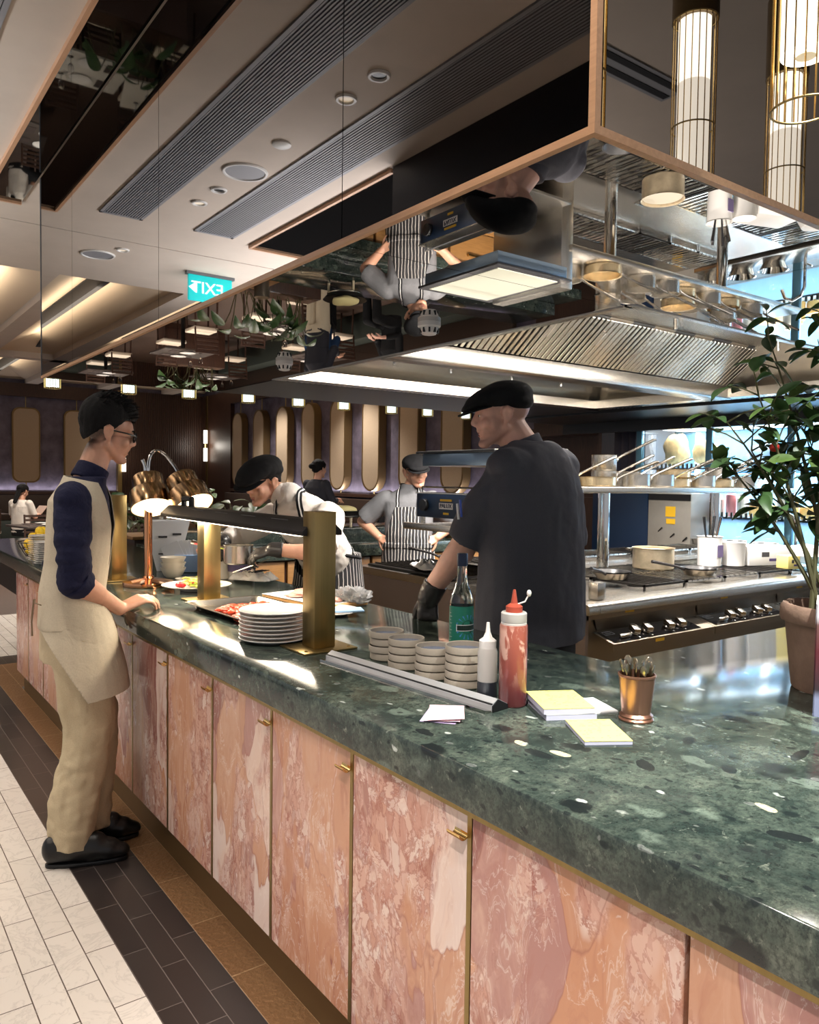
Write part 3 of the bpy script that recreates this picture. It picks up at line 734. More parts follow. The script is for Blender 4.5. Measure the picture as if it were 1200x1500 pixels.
# baffle filters, alternately turned
N = 13; fw = (hx - 0.42) / N
for i in range(N):
    x0 = 0.28 + i * fw
    fm = frame_mtx((x0, FY - 0.005, 0.095), (1, 0, 0), (0, -0.32, 0.25))
    hgt = 0.40
    m = MB(); m.box(0, fw, 0, hgt, -0.01, 0, fm); f = m.build('filter', STEELD if i % 2 else BLACK, t, smooth=False)
    m = MB()
    for k in range(5):
        xx = (k + 0.5) * fw / 5
        w = fw / 5 * (0.29 if i % 2 == 0 else 0.40)
        m.box(xx - w, xx + w, 0.012, hgt - 0.012, 0.0, 0.018, fm)
    m.build('baffle', STEEL, f, bevel=0.003, seg=1)
    if i % 2: MB().tube([fm @ V(0.02, 0.2, 0.018), fm @ V(0.02, 0.2, 0.035), fm @ V(0.02, 0.3, 0.035), fm @ V(0.02, 0.3, 0.018)], 0.004, 6).build('handle', CHROME, f)
# spray nozzles on bent pipes
def nozzle(x, y, z, dx, dy, n='nozzle_pipe'):
    p = V(x - HX0, y - HY0, z - BZ)
    q = p + V(dx, dy, 0.0)
    m = MB(); m.tube([p, p + (q - p) * 0.95, q + V(0, 0, -0.012), q + V(0, 0, -0.06)], 0.011, 8)
    o = m.build(n, CHROME, t)
    m = MB(); m.cyl(q + V(0, 0, -0.05), q + V(0, 0, -0.075), 0.017, 10); m.cyl(q + V(0, 0, -0.075), q + V(0, 0, -0.15), 0.012, 10); m.build('nozzle', CHROME, o)
nozzle(4.1, 2.55, 2.505, -0.3, 0.1); nozzle(5.2, 2.55, 2.505, -0.3, 0.1)
for x in (2.75, 3.1, 3.6, 4.2, 4.75): nozzle(x - 0.25, 4.35, 2.42, 0.25, 0.02)
for x in (3.9, 5.0): MB().box(x - HX0 - 0.13, x - HX0 + 0.13, 2.25 - HY0, 2.33 - HY0, 0.337, 0.346).build('slot', BLACK, t, smooth=False)
for x in (3.0, 3.8, 4.6, 5.4):
    MB().lathe([(0.075, 0.345), (0.07, 0.325), (0.062, 0.325), (0.06, 0.345)], (x - HX0, 2.78 - HY0, 0), 24).build('lamp_ring', CHROME, t)
    MB().lathe([(0.075, 0.40), (0.07, 0.27), (0.062, 0.27), (0.06, 0.40)], (x - HX0, 4.05 - HY0, 0), 24).build('lamp_ring', CHROME, t)

# bulkhead over the display fridge
struct('trim_7', MB().box(5.95, 7.6, 1.0, 6.3, 2.16, 2.22).box(6.9, 7.0, -1.0, 6.3, 2.05, 2.5), BLACK, smooth=False)

# ================================================================== fluted pendant lamps
def pendant(x, y, zb, label, group, tb=0.10):
    """frosted tube lit from within, inside a cage of thin brass rods with three rings"""
    t = thing('pendant_lamp', label, 'pendant lamp', (x, y, zb), 0, group)
    r = 0.058; h = 0.57
    MB().lathe([(0.044, tb), (0.044, 0.40)], n=24, cap0=False, cap1=False).build('frosted_tube', TUBEW if tb > 0.05 else TUBEF, t)
    MB().lathe([(0.044, 0.40), (0.044, h)], n=24, cap0=False, cap1=False).build('frosted_tube', TUBEH, t)  # stronger glow here paints the brightening towards a bulb at the top
    MB().lathe([(0.0, tb), (0.043, tb)], n=24, cap0=False, cap1=False).build('diffuser', TUBEH if tb > 0.05 else TUBEF, t)
    MB().lathe([(0.018, tb - 0.004), (0.018, tb - 0.001), (0.0, tb - 0.001)], n=16).build('lens', BULBI, t)
    for zz in (0.0, 0.28, h): MB().torus((0, 0, zz), r, 0.0022, 32, 6).build('ring', BRASS, t)
    for k in range(20):
        a = 2 * PI * (k + 0.5) / 20
        MB().tube([(r * math.cos(a), r * math.sin(a), 0), (r * math.cos(a), r * math.sin(a), h)], 0.0016, 5).build('rod', BRASSL, t)
    MB().lathe([(0.062, h), (0.062, h + 0.24), (0, h + 0.24)], n=24).build('cap', BRONZE, t)
    MB().cyl((0, 0, h + 0.24), (0, 0, CZ - zb), 0.006, 8).build('drop_rod', BRONZE, t)
    return t
P0 = pendant(1.47, 0.76, 2.20, 'fluted glass pendant lamp hanging in the top right corner, in front of the mirror', 'fluted pendants over the near counter')
dup(P0, (1.93, 0.76, 2.20), label='fluted pendant lamp whose reflection stands left of the corner pendant, near the canopy edge', group='fluted pendants over the near counter')
dup(P0, (2.42, 0.76, 2.20), label='fluted pendant lamp whose reflection stands right behind the corner pendant', group='fluted pendants over the near counter')
FAR = [1.34, 1.90, 2.39, 2.92, 3.41, 3.89, 4.44, 4.89, 5.40]
WH = ['first', 'second', 'third', 'fourth', 'fifth', 'sixth', 'seventh', 'eighth', 'ninth']
P9 = None
for i, x in enumerate(FAR):
    lb = 'small lit pendant end below the far canopy edge, %s from the left' % WH[i]
    if P9 is None: P9 = pendant(x, 6.3, 2.145, lb, 'fluted pendants along the far canopy edge', 0.012)
    else: dup(P9, (x, 6.3, 2.145), label=lb, group='fluted pendants along the far canopy edge')
for p in ((1.47, 0.76), (1.93, 0.76), (2.42, 0.76)):
    spot('pendant_beam', (p[0], p[1], 2.28), 14, (p[0], p[1], 0), 80, 0.7, NEUT, 0.03)
for x in FAR[::2]: spot('pendant_beam', (x, 6.3, 2.24), 10, (x, 6.3, 0), 80, 0.7, NEUT, 0.03)
# ================================================================== THE COUNTER
CT = 0.935
CX0, CX1 = 1.0, 1.965
TH = 0.09
# one continuous slab: the island run along Y and the near run along X
m = MB()
m.poly_prism([(CX0, 0.12), (5.4, 0.12), (5.4, 1.58), (CX1, 1.58), (CX1, 7.6), (CX0, 7.6)], CT - TH, CT)
tag(m.build('countertop', GREEN, bevel=0.006), 'long green breccia marble countertop running the length of the island', 'countertop')
# body behind the doors
t = thing('island_base', 'dark core of the marble-fronted island under the green countertop', 'counter', (1.5, 3.0, 0))
m = MB(); m.box(1.045 - 1.5, CX1 - 0.03 - 1.5, 0.16 - 3, 5.93 - 3, 0.15, CT - TH - 0.002); m.box(CX1 - 0.03 - 1.5, 5.3 - 1.5, 0.16 - 3, 1.55 - 3, 0.0, CT - TH - 0.002); m.build('carcass', BRONZE, t, smooth=False)
m = MB(); m.box(1.061 - 1.5, CX1 - 0.05 - 1.5, 0.2 - 3, 5.90 - 3, 0, 0.15); m.build('kick_plate', BRONZE, t, smooth=False)
m = MB(); m.box(1.10 - 1.5, 1.80 - 1.5, 5.96 - 3, 7.55 - 3, 0.60, CT - TH - 0.002); m.build('flap_panel', BLACK, t, smooth=False)
m = MB(); m.box(1.008 - 1.5, 1.045 - 1.5, 0.14 - 3, 5.93 - 3, CT - TH - 0.012, CT - TH - 0.001); m.build('top_rail', BRASS, t, smooth=False)
# brass strips between the doors
DIV = [0.215, 0.665, 1.156, 1.597, 2.033, 2.471, 2.906, 3.340, 3.775, 4.21, 4.645, 5.085, 5.52, 5.93]
for i, y in enumerate(DIV[1:-1]):
    if i == 0: continue
    MB().box(1.019 - 1.5, 1.045 - 1.5, y - 0.0065 - 3, y + 0.0065 - 3, 0.145, CT - TH - 0.012).build('divider_strip', BRASS, t, smooth=False)
dn = ['pink breccia marble door at the near right end, plain of any pull', 'broad pink breccia door below the green top, right of the largest brass pull', 'pink breccia door with the largest brass pull at its top right', 'pink breccia door below the order pads side, second brass pull from the front', 'pink breccia door below the plate stack, third brass pull from the front', 'pink breccia door below the tray of tomatoes, fourth brass pull from the front', 'pink breccia door just right of the waiter, fifth brass pull from the front', 'pink breccia door partly behind the waiter, next to his hand', 'pink breccia door wholly behind the waiter legs', 'pink breccia door behind the waiter back', 'pale pink breccia door just left of the waiter', 'pale pink breccia door second from the far end of the island', 'pale pink breccia door at the far end of the island']
for i, (a, b) in enumerate(zip(DIV, DIV[1:])):
    g = 0.0075
    w = b - a
    d = thing('marble_door', dn[i], 'cabinet door', (1.02, (a + b) / 2, 0.145), 0, 'marble doors along the island front')
    MB().box(0, 0.022, -w / 2 + (g if i > 1 else 0.001), w / 2 - g, 0, CT - TH - 0.013 - 0.145).build('marble_panel', BRECCIA, d, bevel=0.0015, seg=1)
    if i >= 2:
        # small half-round brass pull on the edge nearer the camera... sits by the strip
        pts = [(0.013 * math.cos(PI + PI * k / 10), 0.013 * math.sin(PI + PI * k / 10)) for k in range(11)]
        pin = [(0.010 * math.cos(PI + PI * k / 10), 0.010 * math.sin(PI + PI * k / 10)) for k in range(10, -1, -1)]
        yc = -w / 2 + 0.010
        fm = frame_mtx((-0.0005, yc - 0.001, CT - TH - 0.075 - 0.145 + 0.013), (1, 0, 0), (0, 0, 1))
        fm2 = Matrix.Translation((-0.010, yc, 0.645)) @ Matrix(((0, 1, 0, 0), (0, 0, 1, 0), (1, 0, 0, 0), (0, 0, 0, 1)))
        mbp = MB()
        prof = pts + pin
        a_ = [mbp.bm.verts.new(V(-0.010 + x, yc - 0.004, 0.645 + z)) for x, z in prof]
        b_ = [mbp.bm.verts.new(V(-0.010 + x, yc + 0.036, 0.645 + z)) for x, z in prof]
        n_ = len(prof)
        for k in range(n_): mbp._f([a_[k], a_[(k + 1) % n_], b_[(k + 1) % n_], b_[k]])
        for k in range(10):
            mbp._f([a_[k], a_[k + 1], a_[n_ - 2 - k], a_[n_ - 1 - k]]); mbp._f([b_[k], b_[k + 1], b_[n_ - 2 - k], b_[n_ - 1 - k]])
        mbp.build('brass_pull', BRASSL, d)

# ---------------- far counter of the ring, behind the range
t = thing('far_counter', 'green marble counter with oak drawer fronts at the far side of the kitchen', 'counter', (4.2, 6.0, 0))
MB().box(-2.15, 2.2, -0.38, 0.6, CT - 0.10, CT).build('marble_top', GREEN, t, bevel=0.005)
MB().box(-2.1, 2.15, -0.30, 0.55, 0.1, CT - 0.10).build('carcass', WALNUT, t, smooth=False)
for i in range(5):
    x = -2.05 + i * 0.83
    d = MB().box(x, x + 0.80, -0.335, -0.30, 0.52, CT - 0.115).build('drawer', OAK, t, bevel=0.003)
    MB().box(x + 0.2, x + 0.6, -0.365, -0.335, 0.735, 0.755).build('drawer_handle', BRASSL, d, bevel=0.003)
    d = MB().box(x, x + 0.80, -0.335, -0.30, 0.12, 0.51).build('door', OAK, t, bevel=0.003)
MB().box(-2.1, 2.15, -0.05, 0.58, CT, CT + 0.12).build('raised_shelf', GREEN, t, bevel=0.005)
# ================================================================== THE KITCHEN
# ---------------- the long range with its control trays
RX0, RX1, RY0, RY1, RZ = 2.87, 6.3, 2.42, 4.46, 0.92
t = thing('cooking_range', 'long steel cooking range with open burners and black control trays', 'cooking range', (RX0, RY0, 0))
w = RX1 - RX0; d = RY1 - RY0
MB().box(0.02, w, 0.05, d - 0.02, 0.12, RZ - 0.055).build('body', STEELD, t, smooth=False)
MB().box(0.0, 0.02, 0.03, d - 0.02, 0.10, RZ - 0.03).build('end_panel', mat('dark_end_panel', S(128, 112, 102), 0.4, 0.2), t, smooth=False)
MB().box(0.05, w, 0.12, d - 0.1, 0.0, 0.12).build('plinth', BLACKM, t, smooth=False)
# worktop with a rolled front edge
m = MB()
prof = [(0.30, RZ - 0.004), (0.02, RZ), (0.005, RZ - 0.006), (0.0, RZ - 0.02), (0.0, RZ - 0.050), (0.02, RZ - 0.053), (0.30, RZ - 0.053)]
for (x0, x1) in ((-0.01, 0.066), (0.069, 0.917), (0.92, 1.747), (1.75, w)):
    a = [m.bm.verts.new(V(x0, y, z)) for y, z in prof]; b = [m.bm.verts.new(V(x1, y, z)) for y, z in prof]
    for k in range(len(prof)): m._f([a[k], a[(k + 1) % 7], b[(k + 1) % 7], b[k]])
    m._f(a); m._f(b[::-1])
m.box(-0.01, w, 0.29, d, RZ - 0.053, RZ - 0.006)
m.build('worktop', STEEL, t, sharp=50)
MB().box(0.0, w, 0.03, 0.05, 0.84, RZ - 0.054).build('fascia', STEELD, t, smooth=False)
for i in range(4):
    x0 = 0.07 + i * 0.84 + 0.003; x1 = x0 + 0.834
    if i == 3: x1 = w
    c = MB(); c.quad((x0, 0.035, 0.84), (x1, 0.035, 0.84), (x1 - 0.02, 0.05, 0.775), (x0 + 0.03, 0.05, 0.775))
    c.box(x0, x1, -0.08, -0.075, 0.70, 0.738); c.quad((x0, -0.08, 0.738), (x1, -0.08, 0.738), (x1, 0.05, 0.775), (x0, 0.05, 0.775))
    co = c.build('control_tray', STEELD, t, smooth=False)
    fm = frame_mtx((x0 + 0.02, -0.07, 0.7425), (1, 0, 0), (0, 0.96, 0.272))
    MB().box(0, 0.70, 0.0, 0.11, 0, 0.002, fm).build('control_glass', BLACKG, co, smooth=False)
    m = MB(); m.box(0.015, 0.085, 0.070, 0.074, 0.002, 0.003, fm); m.box(0.015, 0.085, 0.098, 0.102, 0.002, 0.003, fm); m.box(0.015, 0.018, 0.07, 0.102, 0.002, 0.003, fm); m.box(0.082, 0.085, 0.07, 0.102, 0.002, 0.003, fm); m.box(0.025, 0.075, 0.084, 0.088, 0.002, 0.003, fm)
    m.build('rating_label', GREY, co, smooth=False)
    MB().box(0.07, 0.145, 0.018, 0.036, 0.002, 0.022, fm).build('toggle_switch', STEEL, co, bevel=0.004)
    for kx in ((0.20, 0.30, 0.48, 0.58) if i < 3 else (0.5,)):
        k = MB(); k.lathe([(0.026, 0.002), (0.026, 0.012), (0.02, 0.016), (0, 0.016)], n=20, mtx=fm @ Matrix.Translation((kx, 0.05, 0)))
        k.poly_prism([(-0.017, -0.035), (0.017, -0.035), (0.020, 0.02), (0.010, 0.036), (-0.010, 0.036), (-0.020, 0.02)], 0.014, 0.040, fm @ Matrix.Translation((kx, 0.05, 0)) @ Matrix.Rotation(R_(-25), 4, 'Z'))
        k.build('control_knob', STEEL, co, bevel=0.003)
        MB().box(kx - 0.004, kx + 0.004, 0.006, 0.014, 0.002, 0.003, fm).build('marker_light', WHITEM, co, smooth=False)
    MB().box(x0 + 0.22, x0 + 0.29, 0.0285, 0.0295, 0.853, 0.863).build('warning_sticker', YELLOWS, t, smooth=False)
    if i == 0: MB().box(x0 + 0.32, x0 + 0.39, -0.0815, -0.0805, 0.715, 0.73).build('warning_sticker', YELLOWS, t, smooth=False)
# pan supports and burners
gi = 0
for gx in range(7):
    for gy in range(3):
        x0 = 0.62 + gx * 0.385; y0 = 0.16 + gy * 0.37
        if gy == 2: y0 += 0.52
        g = MB(); zz = RZ + 0.032
        for s in (0.0, 0.37): g.box(x0, x0 + 0.37, y0 + s * 0.94, y0 + s * 0.94 + 0.011, zz - 0.012, zz); g.box(x0 + s * 0.97, x0 + s * 0.97 + 0.011, y0, y0 + 0.355, zz - 0.012, zz)
        for k in range(6): g.box(x0 + 0.045 + k * 0.055, x0 + 0.054 + k * 0.055, y0, y0 + 0.355, zz - 0.01, zz)
        for a, b in ((0.0, 0.0), (0.36, 0.0), (0.0, 0.345), (0.36, 0.345)): g.box(x0 + a, x0 + a + 0.01, y0 + b, y0 + b + 0.01, RZ - 0.006, zz - 0.01)
        g.build('pan_support', CHROME if (gx + gy) % 3 else IRON, t, smooth=False)
        b = MB(); b.lathe([(0.06, RZ - 0.006), (0.06, RZ + 0.004), (0.04, RZ + 0.01), (0.036, RZ + 0.016), (0, RZ + 0.018)], (x0 + 0.185, y0 + 0.18, 0), 20); b.build('burner', IRON, t)
# griddle plate at the left end
m = MB(); m.box(0.03, 0.55, 1.05, 1.95, RZ - 0.004, RZ + 0.012); m.build('griddle_plate', IRON, t, bevel=0.004)
m = MB()
for k in range(10): m.cyl((0.06 + k * 0.05, 1.1, RZ + 0.02), (0.06 + k * 0.05, 1.9, RZ + 0.02), 0.006, 6)
m.build('grill_rack', IRON, t)

# ---------------- shelf over the range
t = thing('pan_shelf', 'steel shelf on round posts over the range, loaded with pans', 'shelf', (3.6, 3.24, RZ - 0.006))
MB().box(0.0, 2.75, 0.0, 0.42, 0.515, 0.556).build('shelf_plate', STEEL, t, bevel=0.006)
for x in (0.6, 1.92): MB().cyl((x, 0.21, 0.0), (x, 0.21, 0.515), 0.040, 24).build('post', CHROME, t)
SHZ = RZ - 0.006 + 0.556
# saucepans: built once, then copied with their handles
def make_pan(r, h, m, handle=0.26, inner=None, up=0.10, name='saucepan'):
    t = thing(name, 'x', 'pan', (0, 0, 0))
    p = MB(); p.lathe([(0, 0), (r * 0.94, 0), (r, 0.008), (r, h), (r + 0.006, h + 0.003), (r - 0.003, h), (r - 0.003, 0.010), (0, 0.008)], n=32); p.build('pan_body', m, t)
    if inner: MB().lathe([(r - 0.004, h * 0.9), (0, h * 0.9)], n=24, cap0=False).build('inside', inner, t)
    hd = MB(); hd.tube([(r - 0.004, 0, h * 0.72), (r + 0.05, 0, h * 0.72 + up * 0.25), (r + handle, 0, h * 0.72 + up), (r + handle + 0.02, 0, h * 0.72 + up * 1.02)], [0.010, 0.008, 0.011, 0.007], 8)
    hd.build('handle', CHROME, t)
    b = MB(); b.sphere((r + 0.004, 0, h * 0.72), (0.012, 0.02, 0.014)); b.build('handle_bracket', CHROME, t)
    return t
panA = make_pan(0.095, 0.085, STEEL, up=0.13); panB = make_pan(0.12, 0.06, mat('golden_pan_steel', S(196, 176, 140), 0.22, 0.9, noise_amt=0.2, noise_scale=12), up=0.12); panC = make_pan(0.085, 0.105, STEEL, up=0.14)
SP = [  # proto, x, y, dz, turn, label
 (panB, 4.02, 3.36, 0, -0.62, 'low golden saucepan at the left end of the pan shelf, handle to the right'),
 (panA, 3.86, 3.52, 0, -0.45, 'steel saucepan at the far left of the pan shelf, half behind the chef'),
 (panC, 4.30, 3.54, 0, -0.50, 'tall steel pot carrying a second pot, left half of the pan shelf'),
 (panC, 4.30, 3.54, 0.108, -0.58, 'topmost steel pot of the pair on the left half of the pan shelf'),
 (panA, 4.42, 3.36, 0, -0.70, 'steel saucepan just right of the golden pan on the shelf'),
 (panC, 4.58, 3.55, 0, -0.42, 'steel pot right behind the pair of stacked pots'),
 (panA, 4.66, 3.34, 0, -0.66, 'steel saucepan in the front row at the middle of the pan shelf'),
 (panB, 4.93, 3.42, 0, -0.60, 'broad golden pan at the middle of the pan shelf, lower of two'),
 (panB, 4.93, 3.42, 0.064, -0.50, 'broad golden pan stacked on top of another at the middle of the shelf'),
 (panA, 5.18, 3.35, 0, -0.62, 'steel saucepan right of the golden stack, front row'),
 (panA, 5.22, 3.56, 0, -0.52, 'steel saucepan right of the golden stack, back row'),
 (panB, 5.47, 3.40, 0, -0.66, 'broad pan on the right half of the shelf, behind the plant leaves, lower of two'),
 (panA, 5.47, 3.40, 0.064, -0.45, 'steel saucepan on top of the broad pan behind the plant leaves'),
 (panC, 5.70, 3.56, 0, -0.60, 'steel pot near the right end of the pan shelf, back row'),
 (panA, 5.74, 3.34, 0, -0.72, 'steel saucepan at the right end of the pan shelf'),
]
seen = set()
for pr, x, y, dz, a, lb in SP:
    if pr.name not in seen:
        seen.add(pr.name); o = pr; o.location = (x, y, SHZ + dz + 0.001); o.rotation_euler = (0, 0, a); o['label'] = lb; o['group'] = 'pans on the shelf over the range'
    else: dup(pr, (x, y, SHZ + dz + 0.001), a, lb, 'pans on the shelf over the range')
# ---------------- things standing on the range
GZ = RZ + 0.033
t = thing('stock_pot', 'large stained steel pot standing on the range', 'pot', (4.22, 3.06, GZ))
MB().lathe([(0, 0), (0.122, 0), (0.128, 0.008), (0.128, 0.13), (0.134, 0.134), (0.124, 0.13), (0.124, 0.012), (0, 0.01)], n=40).build('pot_body', mat('stained_steel', S(196, 180, 152), 0.3, 0.75, noise_amt=0.3, noise_scale=9), t)
MB().lathe([(0.122, 0.118), (0, 0.118)], n=32, cap0=False).build('broth', mat('milky_broth', S(214, 206, 188), 0.2), t)
MB().tube([(-0.05, 0.135, 0.11), (-0.05, 0.175, 0.115), (0.05, 0.175, 0.115), (0.05, 0.135, 0.11)], 0.006, 8).build('loop_handle', CHROME, t)
def frypan(x, y, a, lb, r=0.105):
    t = thing('frying_pan', lb, 'pan', (x, y, GZ), a, 'black frying pans')
    MB().lathe([(0, 0), (r * 0.72, 0), (r, 0.042), (r + 0.003, 0.044), (r - 0.004, 0.042), (r * 0.7, 0.006), (0, 0.005)], n=32).build('pan_body', BLACK, t)
    MB().lathe([(r * 0.73, -0.0005), (r * 0.985, 0.036), (r * 0.999, 0.036), (r * 0.75, -0.001)], n=32).build('steel_skirt', STEELD, t)
    MB().tube([(r - 0.004, 0, 0.034), (r + 0.06, 0, 0.055), (r + 0.22, 0, 0.085)], [0.009, 0.007, 0.010], 8).build('handle', BLACKM, t)
frypan(3.56, 2.86, R_(200), 'black frying pan on the range just right of the tall chef'); frypan(4.17, 2.70, R_(160), 'black frying pan on the range in front of the white boxes')
frypan(3.32, 3.95, R_(120), 'black frying pan on the left end of the range, in front of the grey-jacketed cook', 0.12)
tag(MB().box(-0.03, 0.03, -0.03, 0.03, 0, 0.085).build('spice_tin', STEEL, None, (3.03, 2.52, RZ + 0.001), bevel=0.004), 'small square steel tin at the front left corner of the range, beside the chef', 'tin')
def carton(x, y, z, sx, sy, sz, rz, m, lb, name='carton'):
    t = thing(name, lb, 'box', (x, y, z), rz)
    MB().box(-sx / 2, sx / 2, -sy / 2, sy / 2, 0, sz).build('box_body', m, t, bevel=0.003)
    m2 = MB(); m2.box(-sx * 0.20, -sx * 0.02, -sy / 2 - 0.001, -sy / 2, sz * 0.45, sz * 0.7); m2.build('printed_mark', INK, t, smooth=False)
    m2 = MB(); m2.box(-sx * 0.02, sx * 0.3, -sy / 2 - 0.001, -sy / 2, sz * 0.22, sz * 0.36); m2.build('printed_band', mat('violet_print', S(70, 56, 96), 0.6), t, smooth=False)
    return t
t = thing('utensil_bin', 'white container on the range holding tongs and spatulas', 'container', (4.72, 2.98, RZ + 0.033))
MB().lathe([(0, 0), (0.075, 0), (0.08, 0.19), (0.084, 0.195), (0.077, 0.19), (0.072, 0.006), (0, 0.005)], n=28).build('bin_body', WHITEM, t)
MB().box(-0.03, 0.03, -0.0815, -0.078, 0.06, 0.14).build('printed_label', mat('violet_print2', S(96, 84, 120), 0.6), t, smooth=False)
t2 = thing('utensil_bin', 'second white container beside it, behind the black frying pan', 'container', (4.88, 2.90, RZ + 0.033))
MB().lathe([(0, 0), (0.07, 0), (0.075, 0.15), (0.078, 0.155), (0.07, 0.15), (0.067, 0.006), (0, 0.005)], n=28).build('bin_body', WHITEM, t2)
ut = ['black-handled tongs leaning left in the white container', 'steel ladle standing in the white container', 'black spatula leaning right in the white container', 'steel spoon leaning forward in the white container']
for i, (dx, dy) in enumerate(((-0.05, 0.0), (0.0, 0.03), (0.05, 0.01), (0.02, -0.04))):
    tag(MB().tube([(4.72 + dx * 0.3, 2.98 + dy * 0.3, RZ + 0.05), (4.72 + dx, 2.98 + dy, RZ + 0.24), (4.72 + dx * 1.5, 2.98 + dy * 1.5, RZ + 0.36)], [0.004, 0.006, 0.010], 8).build(['tongs', 'ladle', 'spatula', 'serving_spoon'][i], BLACK if i % 2 == 0 else CHROME), ut[i], 'utensil', 'utensils in the white container')
carton(5.12, 2.86, RZ + 0.033, 0.34, 0.22, 0.13, -0.35, WHITEM, 'white printed carton at the right part of the range')
carton(5.02, 2.60, RZ + 0.033, 0.10, 0.10, 0.085, -0.3, mat('yellow_carton', S(226, 212, 130), 0.6), 'small yellow carton at the front right of the range', 'carton')
tag(MB().lathe([(0, 0), (0.10, 0), (0.13, 0.05), (0.10, 0.11), (0, 0.13)], (5.55, 2.75, RZ + 0.033), 24).build('mixing_bowl', WHITEM), 'rounded white bowl turned over on the range behind the plant', 'bowl')
tag(MB().box(-0.2, 0.2, -0.14, 0.14, 0, 0.03).build('blue_tray', mat('pale_blue_plastic', S(150, 200, 226), 0.4), None, (5.45, 2.62, RZ + 0.001), (0, 0, 0.1), bevel=0.005), 'pale blue tray on the right end of the range', 'tray')
# crumpled white towel with a blue edge at the left end
def towel(name, x, y, z, sx, sy, rz, lb, stripe=False, h=0.03):
    mb = MB(); n = 22; G = []
    rnd = random.Random(int(x * 100)); o0 = rnd.random() * 50
    for i in range(n + 1):
        r = []
        for j in range(n + 1):
            u, v = i / n - 0.5, j / n - 0.5
            e = max(0, 1 - (max(abs(u), abs(v)) * 2) ** 4)
            r.append(V(u * sx + 0.012 * noise.noise(V(u * 5 + o0, v * 5, 1)), v * sy + 0.012 * noise.noise(V(u * 5, v * 5 + o0, 2)), 0.003 + h * e * (0.55 + 0.75 * noise.noise(V(u * 4 + o0, v * 6, 3)) + 0.35 * noise.noise(V(u * 11, v * 9 + o0, 0)))))
        G.append(r)
    mb.rings(G, False, False, closed=False)
    o = mb.build(name, TOWEL, None, (x, y, z), (0, 0, rz))
    md = o.modifiers.new('thick', 'SOLIDIFY'); md.thickness = 0.004; md.offset = 1
    return tag(o, lb, 'towel')
towel('kitchen_towel', 3.00, 3.83, RZ + 0.028, 0.32, 0.16, 1.2, 'crumpled white towel lying on the left end of the range', h=0.05)

# ---------------- salamander grill on the left end of the range
t = thing('salamander_grill', 'salamander grill with black control box on the left end of the range, lid raised', 'grill', (3.26, 3.555, RZ + 0.012))
def lz(z): return z - (RZ + 0.012)
MB().box(0.26, 0.36, -0.30, 0.30, 0.0, lz(1.70)).build('back_column', STEEL, t, bevel=0.004)
MB().box(-0.38, 0.27, -0.36, 0.36, lz(1.205), lz(1.225)).box(-0.40, -0.375, -0.36, 0.36, lz(1.195), lz(1.235)).build('drip_tray', STEEL, t, bevel=0.003)
cb = MB().box(-0.32, -0.18, -0.33, 0.33, lz(1.27), lz(1.415)).build('control_box', NAVYM, t, bevel=0.004)
MB().box(-0.33, -0.17, -0.335, 0.335, lz(1.415), lz(1.422)).build('box_lid', STEEL, cb, smooth=False)
kn = MB(); kn.lathe([(0.038, 0), (0.036, 0.022), (0.0, 0.024)], n=24, mtx=frame_mtx((-0.32, 0.245, lz(1.345)), (0, -1, 0), (0, 0, 1))); kn.build('thermostat_knob', BLACK, cb)
kn = MB(); kn.lathe([(0.030, 0), (0.028, 0.018), (0.0, 0.02)], n=24, mtx=frame_mtx((-0.32, -0.25, lz(1.345)), (0, -1, 0), (0, 0, 1))); kn.build('thermostat_knob', BLACK, cb)
MB().box(-0.3225, -0.32, -0.025, 0.105, lz(1.325), lz(1.362)).build('name_plate', WHITEM, cb, smooth=False)
lettering('maker_name', 'PALUX', 0.036, mat('navy_letters', S(16, 28, 60), 0.5), cb, frame_mtx((-0.3235, 0.04, lz(1.3435)), (0, -1, 0), (0, 0, 1)))
MB().box(-0.3225, -0.32, -0.015, 0.095, lz(1.372), lz(1.385)).build('yellow_label', YELLOWS, cb, smooth=False)
MB().box(-0.3225, -0.32, 0.015, 0.065, lz(1.292), lz(1.305)).build('yellow_label', YELLOWS, cb, smooth=False)
for y in (-0.3, 0.3): MB().box(-0.30, -0.28, y - 0.01, y + 0.01, lz(1.225), lz(1.27)).build('foot', STEEL, t, smooth=False)
m = MB(); m.tube([(-0.30, 0.30, lz(1.42)), (-0.30, 0.30, lz(1.455)), (-0.30, -0.30, lz(1.455)), (-0.30, -0.30, lz(1.42))], 0.006, 8); m.build('rail', CHROME, t)
ld = MB().box(-0.28, 0.28, -0.33, 0.33, lz(1.585), lz(1.66)).build('heating_lid', mat('blue_grey_steel', S(110, 128, 146), 0.35, 0.8), t, bevel=0.004)
m = MB(); m.box(-0.31, 0.29, -0.36, 0.36, lz(1.66), lz(1.675)); m.build('lid_rim', BLACK, ld, bevel=0.003)
MB().box(-0.26, 0.22, -0.31, 0.31, lz(1.675), lz(1.679)).build('top_pane', mat('pale_top_plate', S(226, 226, 206), 0.35), ld, smooth=False)

